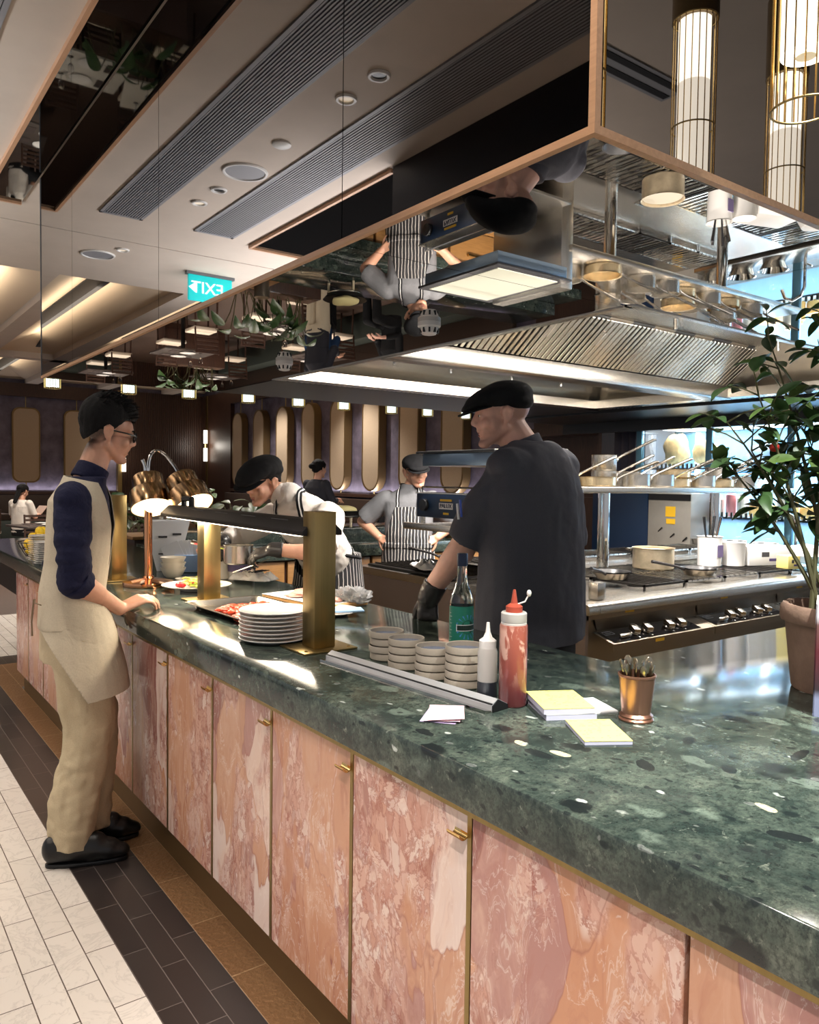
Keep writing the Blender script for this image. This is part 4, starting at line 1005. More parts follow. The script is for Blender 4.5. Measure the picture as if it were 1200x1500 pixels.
# ---------------- far right: tall navy unit, steel cabinet, lit display fridge
t = thing('navy_cabinet', 'tall navy cabinet behind the pan shelf', 'cabinet', (6.85, 5.215, 0))
MB().box(-0.25, 0.08, -0.345, 0.36, 0, 1.44).build('body', NAVYM, t, bevel=0.004)
m = MB(); m.box(-0.256, -0.25, -0.34, 0.355, 1.40, 1.425); m.build('top_strip', BLACK, t, smooth=False)
for y in (0.2, -0.05, -0.3): MB().cyl((-0.258, y, 1.412), (-0.25, y, 1.412), 0.008, 10).build('screw', CHROME, t)
t = thing('steel_cabinet', 'tall stainless cabinet with a yellow sticker behind the range', 'cabinet', (6.85, 4.615, 0))
MB().box(-0.25, 0.08, -0.24, 0.245, 0, 1.40).build('body', mat('satin_grey_steel', S(150, 146, 138), 0.4, 0.3, noise_amt=0.08, noise_scale=5), t, bevel=0.004)
MB().box(-0.256, -0.25, -0.235, 0.24, 1.33, 1.39).build('vent_band', BLACK, t, smooth=False)
MB().box(-0.255, -0.25, -0.07, 0.04, 1.17, 1.27).build('yellow_sticker', YELLOWS, t, smooth=False)
MB().box(-0.255, -0.25, -0.07, 0.03, 1.10, 1.15).build('yellow_sticker', YELLOWS, t, smooth=False)
for y, z in ((0.12, 1.02), (-0.02, 0.97), (-0.16, 0.94)): MB().tube([(-0.252, y, z), (-0.262, y - 0.05, z + 0.04)], 0.006, 6).build('latch', BLACK, t)
for i in range(3):
    tag(MB().box(7.5 + 0.02 * i, 7.66, 5.72 + i * 0.12, 5.82 + i * 0.12, 0, 2.15).build('dark_post', mat('blue_black_post', S(44, 44, 60), 0.5), None, bevel=0.004), ['narrow dark upright beside the display fridge, nearest the glass', 'narrow dark upright beside the display fridge, middle of three', 'narrow dark upright beside the display fridge, nearest the timber niche'][i], 'post', 'dark uprights beside the display fridge')
# glazed display fridge along X = 7.0
t = thing('display_fridge', 'long glass-fronted display fridge glowing blue behind the range', 'display fridge', (7.0, 1.2, 0))
BLUEI = mat('blue_lit_back', S(124, 174, 212), 0.35)
FL = 4.72 + 0.0
MB().box(0.62, 0.66, 0, 4.1, 0.75, 2.15).build('back_panel', BLUEI, t, smooth=False)
MB().box(0.0, 0.66, 0, 4.1, 0.0, 0.78).build('base_cabinet', STEELD, t, smooth=False)
MB().box(-0.03, 0.66, 0, 4.1, 2.10, 2.22).build('top_box', STEEL, t, smooth=False)
MB().box(0, 0.66, 4.06, 4.1, 0.78, 2.1).build('end_glass', GLASS, t, smooth=False)
for z in (1.16, 1.64):
    MB().box(0.05, 0.62, 0.02, 4.06, z, z + 0.018).build('glass_shelf', mat('pale_shelf', S(190, 214, 226), 0.2), t, smooth=False)
    m = MB()
    for k in range(80): m.box(0.045, 0.05, 0.03 + k * 0.0505, 0.055 + k * 0.0505, z + 0.01, z + 0.06)
    m.build('shelf_rail', WHITEM, t, smooth=False)
for y in (0.0, 0.8, 1.6, 2.43, 3.25, 4.08):
    MB().box(-0.02, 0.03, y - 0.035, y + 0.035, 0.78, 2.1).build('mullion', mat('blue_steel', S(96, 140, 160), 0.35, 0.6), t, bevel=0.003)
for y0, y1 in ((0.04, 0.76), (0.84, 1.56), (1.64, 2.39), (2.47, 3.21), (3.29, 4.04)):
    MB().box(0.0, 0.008, y0, y1, 0.80, 2.08).build('glass_door', GLASS, t, smooth=False)
m = MB(); m.box(0.05, 0.075, 0.05, 4.04, 2.075, 2.095); m.build('led_strip', LED, t, smooth=False)
for y in (0.5, 1.25, 2.05, 2.2, 2.95, 3.75): MB().box(0.585, 0.615, y, y + 0.045, 1.2, 2.05).build('led_tube', LED, t, smooth=False)
area('fridge_lamp', (7.32, 3.2, 2.06), 105, 0.4, (0.80, 0.92, 1.0), size_y=3.8)
area('fridge_lamp', (7.32, 3.2, 1.13), 70, 0.4, (0.95, 0.97, 1.0), size_y=3.8)
area('fridge_lamp', (7.32, 3.2, 1.60), 90, 0.4, (0.9, 0.95, 1.0), size_y=3.8)
# food on show in the fridge
rf = random.Random(4)
def lump(name, x, y, z, r, m, lb, cat, sq=(1, 1, 1), amp=0.25, grp=None):
    mb = MB(); mb.sphere((0, 0, 0), (r * sq[0], r * sq[1], r * sq[2]), 20, 14)
    s0 = rf.random() * 40
    for v in mb.bm.verts: v.co *= 1 + amp * noise.noise(v.co * (1.6 / r) + V(s0, 0, 0))
    zmin = min(v.co.z for v in mb.bm.verts)
    return tag(mb.build(name, m, None, (x, y, z - zmin)), lb, cat, grp)
HAM = mat('cured_joint', S(214, 176, 120), 0.45, noise_amt=0.25, noise_scale=14); RINDW = mat('white_rind', S(226, 214, 196), 0.6)
CHEESE = mat('cheese_rind', S(206, 164, 96), 0.5, noise_amt=0.12)
lump('ham_joint', 7.3, 5.03, 1.66, 0.17, HAM, 'pale ham joint behind the first pane of the fridge, left end', 'ham', (0.7, 0.8, 1.15))
lump('ham_joint', 7.3, 4.68, 1.66, 0.13, HAM, 'smaller ham joint beside the first fridge post', 'ham', (0.8, 1.1, 1.0))
lump('ice_heap', 7.3, 3.95, 1.66, 0.16, mat('crushed_ice', S(196, 220, 236), 0.3, trans=0.3), 'heap of ice on the upper fridge shelf behind the pan handles', 'ice', (0.7, 2.0, 0.7))
lump('bread_loaf', 7.3, 3.35, 1.66, 0.13, BOARD, 'round loaf on the upper fridge shelf behind the plant', 'bread', (0.9, 1.1, 0.8))
CHW = ['cheese wheel on the lower fridge shelf, left of the red tin', 'stacked cheese wheel on the lower fridge shelf behind the plant', 'tall cheese wheel on the lower shelf at the right edge']
for i, y in enumerate((4.05, 3.55, 2.9)):
    tag(MB().lathe([(0, 0), (0.13, 0), (0.135, 0.02), (0.135, 0.10), (0.125, 0.115), (0, 0.115)], (7.32, y, 1.18), 28).build('cheese_wheel', CHEESE), CHW[i], 'cheese', 'cheeses in the display fridge')
for i, (y, hh, mm) in enumerate(((4.45, 0.2, RINDW), (4.32, 0.26, mat('pink_tin', S(200, 120, 120), 0.4)), (4.2, 0.22, RINDW), (3.8, 0.24, RINDW), (3.7, 0.2, CHEESE), (3.2, 0.25, RINDW))):
    tag(MB().lathe([(0, 0), (0.05, 0), (0.052, hh * 0.8), (0.03, hh * 0.9), (0.03, hh), (0, hh)], (7.2, y, 1.18), 20).build('jar', mm), ['white jar at the left of the lower fridge shelf', 'pink tin on the lower fridge shelf beneath a red berry', 'white jar right of the pink tin', 'white jar by the second fridge post', 'tan jar by the second fridge post', 'white jar at the right of the lower fridge shelf'][i], 'jar', 'jars in the display fridge')
# counter with small steel pans under the fridge front, seen between shelf and range
t = thing('back_counter', 'steel back counter in front of the display fridge', 'counter', (6.75, 3.2, 0))
MB().box(-0.25, 0.15, -2.0, 1.15, 0.86, 0.90).build('worktop', STEEL, t, bevel=0.004); MB().box(-0.2, 0.15, -1.95, 1.12, 0, 0.86).build('body', STEELD, t, smooth=False)
for i, (y, n_) in enumerate(((4.3, 'first'), (4.0, 'second'), (3.7, 'third'))):
    t = thing('basin', '%s shallow steel basin on the back counter, counted from the steel cabinet' % n_, 'basin', (6.72, y, 0.901), 0, 'basins on the back counter')
    MB().lathe([(0, 0), (0.09, 0), (0.12, 0.07), (0.126, 0.072), (0.115, 0.07), (0.086, 0.005), (0, 0.004)], n=28).build('basin_body', CHROME, t)
t = thing('tap', 'curved steel tap above the back counter, among the plant leaves', 'tap', (6.78, 3.45, 0.901))
m = MB(); m.tube([(0, 0, 0), (0, 0, 0.25), (0, 0.03, 0.32), (0, 0.10, 0.35), (0, 0.17, 0.32), (0, 0.20, 0.24)], 0.014, 10); m.build('spout', CHROME, t)
MB().tube([(0, -0.02, 0.06), (-0.02, -0.07, 0.09)], 0.008, 8).build('lever', CHROME, t)

# ---------------- things on the far counter
FZ = CT + 0.121
def grillstand(x, y, lb):
    t = thing('chafing_pan', lb, 'pan', (x, y, FZ))
    MB().lathe([(0, 0.10), (0.16, 0.10), (0.20, 0.145), (0.204, 0.147), (0.19, 0.14), (0.15, 0.112), (0, 0.11)], n=36).build('pan_body', BLACKM, t)
    for k in range(3):
        a = 2 * PI * k / 3 + 0.5; MB().cyl((0.15 * math.cos(a), 0.15 * math.sin(a), 0), (0.15 * math.cos(a), 0.15 * math.sin(a), 0.095), 0.012, 10).build('leg', mat('bone_leg', S(206, 190, 160), 0.5), t)
    MB().torus((0, 0, 0.093), 0.16, 0.008, 36, 6).build('ring', STEEL, t)
    return t
grillstand(3.86, 6.25, 'black pan on short legs at the far counter, left of the grey-jacketed cook')
lump('flatbread', 3.86, 6.25, FZ + 0.112, 0.13, mat('pale_bread', S(220, 206, 150), 0.7), 'pale flatbread piled in the black pan at the far counter', 'bread', (1, 1, 0.3))
JL = ['glass jar on the far counter just right of the grey-jacketed cook', 'second glass jar on the far counter', 'third glass jar on the far counter', 'fourth glass jar on the far counter, nearest the salamander']
for i in range(4):
    t = thing('glass_jar', JL[i], 'jar', (4.45 + i * 0.17, 5.78 + 0.06 * (i % 2), CT + 0.001), 0, 'glass jars on the far counter')
    MB().lathe([(0, 0), (0.045, 0), (0.05, 0.01), (0.05, 0.09), (0.038, 0.105), (0.038, 0.12)], n=24, cap1=False).build('glass_body', GLASS, t)
    MB().lathe([(0.042, 0.118), (0.042, 0.135), (0, 0.135)], n=24).build('lid', STEEL, t)
    MB().lathe([(0, 0.006), (0.042, 0.006), (0.042, 0.06), (0, 0.06)], n=20).build('filling', [LETTUCE, RINDW, CHEESE, RINDW][i], t)
t = thing('dinner_plate', 'white plate on the far counter to the right of the grey-jacketed cook', 'plate', (4.75, 5.70, CT + 0.001))
t.location = (5.2, 5.72, CT + 0.001)
MB().lathe([(0, 0), (0.09, 0), (0.14, 0.018), (0.141, 0.021), (0.09, 0.006), (0, 0.005)], n=36).build('plate_body', WHITEP, t)
towel('cleaning_cloth', 4.32, 5.72, CT + 0.002, 0.24, 0.12, 0.3, 'white cloth crumpled on the far counter beside the grey-jacketed cook', h=0.05)
tag(MB().box(-0.08, 0.08, -0.05, 0.05, 0, 0.14).build('cork_block', BOARD, None, (4.75, 5.28, 0.70), bevel=0.003), 'pale wooden block sticking out under the far counter', 'block') if False else None
# ================================================================== ON THE COUNTER
Z = CT + 0.0005
def plate_profile(r, h=0.022): return [(0, 0), (r * 0.62, 0), (r * 0.66, 0.004), (r, h - 0.003), (r + 0.0015, h), (r - 0.002, h + 0.001), (r * 0.66, 0.0075), (0, 0.006)]
# ---- brass gantry with its black lamp bar
t = thing('lamp_gantry', 'brass gantry carrying a black heat lamp bar over the pass', 'heat lamp', (1.30, 2.25, Z))
def gpost(x, y, z1): 
    x -= 1.30; y -= 2.25
    p = MB().box(x - 0.040, x + 0.040, y - 0.040, y + 0.040, 0.006, z1).build('post', BRASS, t, bevel=0.002)
    return p
gpost(1.30, 2.25, 0.455); gpost(1.385, 3.40, 0.40)
for (x, y) in ((1.30, 2.25), (1.385, 3.40)):
    b = MB().box(x - 1.30 - 0.10, x - 1.30 + 0.10, y - 2.25 - 0.085, y - 2.25 + 0.085, 0, 0.006).build('base_plate', BRASS, t, bevel=0.001)
    for sx in (-0.08, 0.08): MB().lathe([(0.006, 0.006), (0.006, 0.008), (0, 0.008)], (x - 1.30 + sx, y - 2.25 - 0.06, 0), 10).build('screw', BRASSL, b)
A = V(1.345, 3.72, 0.385); Bq = V(1.318, 2.26, 0.385)
xd = (Bq - A); LB = xd.length
fm = frame_mtx((A.x - 1.30, A.y - 2.25, A.z), tuple(xd), (1, 0, 0))       # x along the bar, y across
m = MB(); pr = [(-0.075, -0.012), (-0.075, 0.004), (-0.035, 0.040), (0.035, 0.040), (0.075, 0.004), (0.075, -0.012)]
zsgn = 1 if (fm.to_3x3() @ V(0, 0, 1)).z > 0 else -1
R0 = [fm @ V(0, y, z * zsgn) for y, z in pr]; R1 = [fm @ V(LB, y, z * zsgn) for y, z in pr]
m.rings([R0, R1]); bar = m.build('lamp_bar', BLACKM, t, bevel=0.003)
m = MB(); m.box(0.04, LB - 0.06, -0.058, 0.058, -0.017, -0.013) if zsgn > 0 else m.box(0.04, LB - 0.06, -0.058, 0.058, 0.013, 0.017)
for v in m.bm.verts: v.co = fm @ v.co
m.build('lit_element', mat('bar_element', (1, 0.9, 0.75, 1), 0.5, emit=5.0, emit_col=(1, 0.86, 0.66, 1)), bar, smooth=False)
for k in range(4):
    a = 0.35 + k * 0.27
    m = MB(); m.box(a, a + 0.13, -0.045, -0.040, 0.032, 0.0335)
    for v in m.bm.verts: v.co = fm @ V(v.co.x, v.co.y, v.co.z * zsgn)
    m.build('vent_slit', GREY, bar, smooth=False)
m = MB(); m.tube([fm @ V(0.12, 0, 0.04 * zsgn), fm @ V(0.12, 0, 0.075 * zsgn), fm @ V(0.22, 0, 0.075 * zsgn), fm @ V(0.22, 0, 0.04 * zsgn)], 0.014, 8); m.build('mount', BLACKM, bar)
area('pass_lamp', (1.335, 3.0, Z + 0.36), 8, 0.09, (1, 0.86, 0.68), (1.335, 3.0, 0.5), 1.2)
t2 = thing('brass_post', 'separate tall brass post on the counter behind the waiter', 'post', (1.24, 4.32, Z))
MB().box(-0.04, 0.04, -0.04, 0.04, 0.006, 0.46).build('post_body', BRASS, t2, bevel=0.002); MB().box(-0.1, 0.1, -0.085, 0.085, 0, 0.006).build('base_plate', BRASS, t2, bevel=0.001)
# ---- copper twin heat lamp
t = thing('twin_heat_lamp', 'copper heat lamp with two bell shades lit over the pass', 'heat lamp', (1.31, 4.02, Z))
MB().lathe([(0, 0), (0.125, 0), (0.128, 0.008), (0.125, 0.022), (0.07, 0.034), (0.03, 0.04), (0.026, 0.05), (0, 0.05)], n=40).build('base', COPPERL, t)
MB().cyl((0, 0, 0.045), (0, 0, 0.55), 0.020, 24).build('column', COPPERL, t)
def shade(c, ax, nm='shade'):
    ax = V(*ax).normalized()
    q = ax.to_track_quat('Z', 'Y').to_matrix().to_4x4(); T = Matrix.Translation(V(*c)) @ q      # +Z = up along the lamp axis
    s_ = MB(); s_.lathe([(0.104, 0.0), (0.106, 0.002), (0.100, 0.095), (0.096, 0.10), (0.078, 0.10), (0.078, 0.175), (0.074, 0.182), (0.018, 0.184), (0.016, 0.21), (0, 0.21)], n=40, cap0=False, mtx=T)
    o = s_.build(nm, SHADEM, t)
    MB().lathe([(0.101, 0.002), (0.097, 0.092), (0.0, 0.094)], n=32, cap0=False, cap1=False, mtx=T).build('reflector', BULBI, o)
    MB().sphere((0, 0, 0.03), (0.045, 0.045, 0.05), 20, 12, T).build('bulb', BULB, o)
    return T
T1 = shade((0.010, -0.03, 0.400), (0.03, 0.50, 0.87)); T2 = shade((0.165, -0.20, 0.415), (-0.17, 0.60, 0.80), 'shade')
m = MB(); top1 = T1 @ V(0, 0, 0.20); top2 = T2 @ V(0, 0, 0.20)
p0, p1, p2, p3 = V(0, 0, 0.58), V(0.0, 0.01, 0.78), top2 + T2.to_3x3() @ V(0, 0, 0.14), top2
m.tube([V(0, 0, 0.52)] + [p0 * (1 - u) ** 3 + p1 * 3 * u * (1 - u) ** 2 + p2 * 3 * u * u * (1 - u) + p3 * u ** 3 for u in [k / 20 for k in range(21)]], 0.0085, 10); m.build('swan_neck', CHROME, t)
m = MB(); m.tube([tuple(top1), tuple(top1 + V(-0.012, 0.005, 0.05)), tuple(top1 + V(-0.02, 0.01, 0.075))], [0.014, 0.008, 0.010], 10); m.build('tilt_handle', CHROME, t)
for T in (T1, T2):
    c = Vector((1.31, 4.02, Z)) + (T @ V(0, 0, 0.0)); a = T.to_3x3() @ V(0, 0, -1)
    spot('heat_lamp_beam', c + a * 0.02, 13, c + a, 125, 0.6, (1, 0.80, 0.56), 0.05)
# ---- bowls, plate of food, tray, board
def bowl(z, lb):
    t = thing('soup_bowl', lb, 'bowl', (1.53, 4.27, Z + z), 0, 'stacked cream bowls')
    MB().lathe([(0, 0), (0.035, 0), (0.05, 0.012), (0.068, 0.05), (0.070, 0.055), (0.066, 0.053), (0.047, 0.016), (0, 0.008)], n=32).build('bowl_body', CREAM, t)
bowl(0.0, 'cream bowl at the bottom of the stack beside the copper heat lamp'); bowl(0.030, 'cream bowl in the middle of the stack beside the copper heat lamp'); bowl(0.060, 'cream bowl on top of the stack beside the copper heat lamp')
t = thing('saucer', 'small cream saucer in front of the stacked bowls', 'plate', (1.56, 4.10, Z)); MB().lathe(plate_profile(0.075, 0.012), n=32).build('saucer_body', CREAM, t)
t = thing('serving_plate', 'wide white plate of salad under the heat lamps', 'plate', (1.46, 3.74, Z)); MB().lathe([(0, 0), (0.08, 0), (0.085, 0.012), (0.168, 0.026), (0.170, 0.029), (0.08, 0.016), (0, 0.014)], n=44).build('plate_body', WHITEP, t)
rs = random.Random(7)
sx_, sy_ = 1.46, 3.74
for i in range(9):
    a = rs.random() * 6.28; r = 0.03 + 0.035 * rs.random()
    tag(lump('beet_cube', sx_ - 0.05 + 0.06 * math.cos(a) * 0.6, sy_ + 0.02 + 0.05 * math.sin(a) * 0.6, Z + 0.017, 0.013, BEET, 'x', 'fruit', (1.1, 1, 0.9), 0.2), 'chunk of red fruit on the plate of salad', 'fruit', 'red fruit chunks on the salad plate')
m = MB()
for i in range(60):
    a = rs.random() * 6.28; r = 0.062 * math.sqrt(rs.random()); zz = 0.018 + 0.035 * rs.random()
    c = V(r * math.cos(a), r * math.sin(a), zz); b = rs.random() * 6.28; l_ = 0.03
    m.tube([c, c + V(math.cos(b) * l_, math.sin(b) * l_, 0.012 * rs.random()), c + V(math.cos(b + .8) * l_ * 1.7, math.sin(b + .8) * l_ * 1.7, 0.004)], [0.004, 0.005, 0.002], 5)
tag(m.build('shredded_salad', LETTUCE, None, (sx_ + 0.015, sy_ - 0.01, Z)), 'heap of pale green shredded salad on the wide white plate', 'salad', kind='stuff')
# sheet tray with tomatoes
t = thing('sheet_tray', 'dented steel sheet tray of roasted tomatoes on the pass', 'tray', (1.40, 3.00, Z + 0.001), R_(3))
m = MB()
def rr(hx_, hy_, z, r=0.03, n=6):
    out = []
    for cx, cy, a0 in ((hx_ - r, hy_ - r, 0), (-hx_ + r, hy_ - r, 90), (-hx_ + r, -hy_ + r, 180), (hx_ - r, -hy_ + r, 270)):
        for k in range(n + 1):
            a = R_(a0 + 90 * k / n); out.append(V(cx + r * math.cos(a), cy + r * math.sin(a), z))
    return out
m.rings([rr(0.145, 0.225, 0), rr(0.165, 0.245, 0.024), rr(0.178, 0.258, 0.026), rr(0.178, 0.258, 0.023), rr(0.172, 0.252, 0.022)], True, False)
m.rings([rr(0.143, 0.223, 0.002), rr(0.164, 0.244, 0.0245)], True, False)
m.build('tray_body', STEEL, t, sharp=50)
tom = lump('roast_tomato', 0, 0, 0, 0.017, TOMATO, 'x', 'tomato', (1.15, 1, 0.62), 0.25)
k = 0
for (cx, cy, n, sp) in ((-0.045, 0.02, 40, 0.085), (-0.10, -0.16, 14, 0.05), (0.08, 0.05, 12, 0.045), (0.10, -0.13, 16, 0.05)):
    for i in range(n):
        a = rs.random() * 6.28; r = sp * math.sqrt(rs.random())
        x, y = cx + r * math.cos(a) * 0.9, cy + r * math.sin(a)
        if abs(x) > 0.13 or abs(y) > 0.21: continue
        o = tom if k == 0 else tom.copy()
        if k: COL.objects.link(o)
        o.location = (1.40 + x, 3.00 + y, Z + 0.012 + 0.012 * rs.random() * (1 if r < sp * 0.6 else 0.2)); o.rotation_euler = (rs.random() * 0.5, rs.random() * 0.5, rs.random() * 6)
        s_ = 0.8 + 0.5 * rs.random(); o.scale = (s_, s_, s_)
        tag(o, 'roasted tomato piece on the steel sheet tray', 'tomato', 'roasted tomatoes on the sheet tray'); k += 1
# stack of seven dinner plates
for i in range(8):
    z = Z + i * 0.0135
    nm = ['bottom', 'second', 'third', 'fourth', 'fifth', 'sixth', 'seventh', 'topmost'][i]
    t = thing('dinner_plate', '%s white plate of the stack beside the brass gantry post, counted from below' % nm, 'plate', (1.235, 2.445, z), 0, 'dinner plates stacked on the pass')
    MB().lathe([(0, 0), (0.075, 0), (0.08, 0.006), (0.120, 0.011), (0.1225, 0.014), (0.120, 0.0155), (0.08, 0.0095), (0, 0.009)], n=44).build('plate_body', WHITEP, t)
t = thing('dinner_plate', 'white plate lying behind the brass gantry post, holding a blue napkin', 'plate', (1.66, 2.80, Z)); MB().lathe(plate_profile(0.135, 0.018), n=44).build('plate_body', WHITEP, t)
tag(MB().box(-0.07, 0.07, -0.045, 0.045, 0, 0.008).build('folded_napkin', mat('blue_napkin', S(150, 184, 220), 0.9), None, (1.70, 2.72, Z + 0.0195), (0, 0, -0.4), bevel=0.003), 'blue folded napkin on the plate behind the gantry post', 'napkin')
t = thing('cutting_board', 'board of cured ham on paper beside the gantry', 'cutting board', (1.775, 3.12, Z), R_(8)); MB().box(-0.12, 0.12, -0.24, 0.24, 0, 0.018).build('board_body', BOARD, t, bevel=0.004); MB().box(-0.125, 0.125, -0.22, 0.235, 0.0185, 0.020).build('paper_sheet', PAPERW, t, smooth=False)
hm = lump('ham_slice', 0, 0, 0, 0.042, DOUGH, 'x', 'ham', (1.2, 1, 0.16), 0.4)
for i in range(12):
    o = hm if i == 0 else hm.copy()
    if i: COL.objects.link(o)
    o.location = (1.775 + rs.uniform(-0.08, 0.08), 3.12 + rs.uniform(-0.18, 0.18), Z + 0.027 + 0.003 * (i % 3)); o.rotation_euler = (rs.uniform(-.2, .2), rs.uniform(-.2, .2), rs.random() * 6)
    tag(o, 'slice of cured ham laid on the papered board', 'ham', 'cured ham slices on the board')
m = MB(); m.sphere((0, 0, 0.03), (0.075, 0.10, 0.035), 40, 24)
for v in m.bm.verts: v.co *= 1 + 0.35 * noise.noise(v.co * 38) + 0.25 * noise.noise(v.co * 90)
zm = min(v.co.z for v in m.bm.verts)
tag(m.build('crumpled_film', mat('cling_film', (0.9, 0.9, 0.9, 1), 0.15, trans=0.7, ior=1.2), None, (1.88, 2.96, Z - zm)), 'crumpled clear film at the end of the ham board', 'plastic film')
towel('striped_towel', 1.86, 3.93, Z + 0.002, 0.14, 0.24, 0.5, 'folded white towel with dark stripes behind the salad plate', h=0.055)
o = COL.objects[-1]
for k in range(3):
    m = MB(); m.box(-0.066, 0.066, -0.055 + 0.02 * k, -0.049 + 0.02 * k, 0.048, 0.052)
    m.build('stripe', INK, [q for q in COL.objects if q.name.startswith('striped_towel')][0], smooth=False)
tag(MB().box(-0.022, 0.022, -0.075, 0.075, 0, 0.004).build('order_card', mat('ochre_card', S(214, 170, 84), 0.6), None, (1.19, 3.16, Z), (0, 0, 0.25)), 'small ochre card on the counter in front of the tray', 'card') if False else None
# back edge of the pass: white paper crate, napkins, tub, pan on a stand, towel roll
t = thing('paper_crate', 'tapering white paper carrier with faint print behind the copper lamp', 'bag', (1.62, 4.62, Z), R_(-20))
m = MB(); m.rings([[V(-0.06, -0.05, 0), V(0.06, -0.05, 0), V(0.06, 0.05, 0), V(-0.06, 0.05, 0)], [V(-0.13, -0.075, 0.30), V(0.13, -0.075, 0.30), V(0.13, 0.075, 0.30), V(-0.13, 0.075, 0.30)]], True, False); m.build('paper_body', PAPERW, t, smooth=False)
m = MB(); m.box(-0.05, 0.0, -0.078, -0.072, 0.20, 0.212); m.box(0.03, 0.08, -0.078, -0.072, 0.215, 0.227); m.box(-0.05, 0.02, -0.064, -0.058, 0.10, 0.108); m.build('printed_words', INK, t, smooth=False)
t = thing('napkin_bundle', 'fan of white paper napkins in a blue holder behind the bowls', 'napkins', (1.70, 4.50, Z), R_(-35))
MB().box(-0.07, 0.07, -0.04, 0.04, 0, 0.10).build('holder', mat('pale_blue_card', S(150, 180, 220), 0.6), t, bevel=0.003)
for k in range(9):
    a = (k - 4) * 0.11
    MB().box(-0.055, 0.055, -0.002, 0.002, 0.0, 0.17, Matrix.Translation((k * 0.008 - 0.032, (k - 4) * 0.006, 0.01)) @ Matrix.Rotation(a, 4, 'Y')).build('napkin', PAPERW, t, smooth=False)
tag(MB().box(-0.05, 0.05, -0.03, 0.03, 0, 0.14).build('blue_pack', mat('blue_check_card', S(110, 150, 210), 0.6), None, (1.80, 4.40, Z), (0, 0, -0.6), bevel=0.003), 'small blue packet right of the white napkins', 'box')
t = thing('sauce_pan', 'tall steel pan held over the salad plate, half behind the brass post', 'pan', (1.70, 3.78, Z + 0.115), R_(150))
MB().lathe([(0, 0), (0.070, 0), (0.075, 0.006), (0.075, 0.095), (0.078, 0.098), (0.072, 0.095), (0.071, 0.010), (0, 0.008)], n=36).build('pan_body', STEEL, t)
MB().tube([(0.072, 0, 0.08), (0.12, 0, 0.09), (0.24, 0, 0.11)], [0.009, 0.008, 0.010], 8).build('handle', CHROME, t)
t = thing('plastic_tub', 'white plastic tub with dark printed label behind the salad plate', 'tub', (1.85, 4.08, Z)); MB().lathe([(0, 0), (0.075, 0), (0.085, 0.11), (0.09, 0.112), (0.09, 0.12), (0, 0.122)], n=32).build('tub_body', WHITEM, t)
MB().lathe([(0.0815, 0.04), (0.0855, 0.085)], n=32, cap0=False, cap1=False).build('printed_label', mat('tub_print', S(120, 110, 150), 0.5), t)
t = thing('cream_canister', 'ribbed cream canister behind the brass gantry post', 'canister', (1.72, 4.12, Z)); MB().lathe([(0, 0), (0.07, 0), (0.07, 0.11), (0.072, 0.112), (0.066, 0.112), (0.066, 0.01), (0, 0.008)], n=40).build('canister_body', CREAM, t)
lump('flower_ham', 1.60, 3.98, Z + 0.10, 0.045, DOUGH, 'rosette of sliced pink ham lifted above the salad plate', 'ham', (0.9, 0.9, 1.2), 0.45)
m = MB(); m.tube([(1.57, 3.92, Z + 0.02), (1.60, 3.96, Z + 0.07), (1.60, 3.98, Z + 0.12)], [0.012, 0.010, 0.008], 8); tag(m.build('noodle_twist', mat('pale_noodle', S(236, 214, 150), 0.5), None), 'twist of pale noodles rising from the salad plate to the ham rosette', 'noodles')

# ---- near things: stoneware dishes in four stacks, bottles, rail, pads, cup
def dish(r): 
    t = thing('small_dish', 'x', 'dish', (0, 0, 0))
    MB().lathe([(0, 0), (r * 0.93, 0), (r, 0.004), (r, 0.021), (r * 0.985, 0.0225), (r * 0.93, 0.021), (r * 0.91, 0.007), (0, 0.006)], n=36).build('dish_body', CERAM, t)
    MB().lathe([(r * 0.915, 0.0085), (0, 0.007)], n=32, cap0=False).build('glaze', CERAMI, t)
    return t
D0 = dish(0.055)
ST = [(1.40, 1.995, 4, 'farthest'), (1.385, 1.87, 4, 'second farthest'), (1.385, 1.735, 4, 'third farthest'), (1.395, 1.615, 5, 'nearest')]
nth = ['bottom', 'second', 'third', 'fourth', 'top']
first = True
for x, y, n, nm in ST:
    for k in range(n):
        lb = '%s grey stoneware dish of the %s stack, beside the green-labelled bottle' % (nth[k] if k < n - 1 else 'top', nm)
        p = (x + rs.uniform(-.002, .002), y + rs.uniform(-.002, .002), Z + k * 0.0228)
        if first: D0.location = p; D0['label'] = lb; D0['group'] = 'stoneware dishes in four stacks'; first = False
        else: dup(D0, p, rs.random() * 6, lb, 'stoneware dishes in four stacks')
# green-labelled bottle
t = thing('vinegar_bottle', 'clear glass bottle with green label and dark blue cap', 'bottle', (1.565, 1.83, Z))
bp = [(0, 0.002), (0.034, 0.002), (0.0375, 0.008), (0.0375, 0.185), (0.036, 0.20), (0.030, 0.218), (0.0215, 0.238), (0.0165, 0.262), (0.0145, 0.30), (0.0145, 0.318)]
MB().lathe(bp, n=36, cap1=False).build('glass', GLASS, t)
MB().lathe([(0.0155, 0.300), (0.0165, 0.301), (0.0165, 0.336), (0.015, 0.339), (0, 0.339)], n=28).build('cap', mat('navy_cap', S(22, 36, 66), 0.4), t)
MB().lathe([(0, 0.006), (0.0335, 0.006), (0.0335, 0.04), (0, 0.04)], n=28).build('vinegar', mat('dark_vinegar', S(60, 30, 20), 0.1, trans=0.6), t)
lbm = mat('green_bottle_label', S(30, 116, 96), 0.45)
MB().lathe([(0.0379, 0.045), (0.0379, 0.178)], n=36, cap0=False, cap1=False).build('label', lbm, t)
va = math.atan2(-1.83, -1.565)                      # side facing the room
def onb(r, a, z): return V(r * math.cos(a), r * math.sin(a), z)
m = MB()
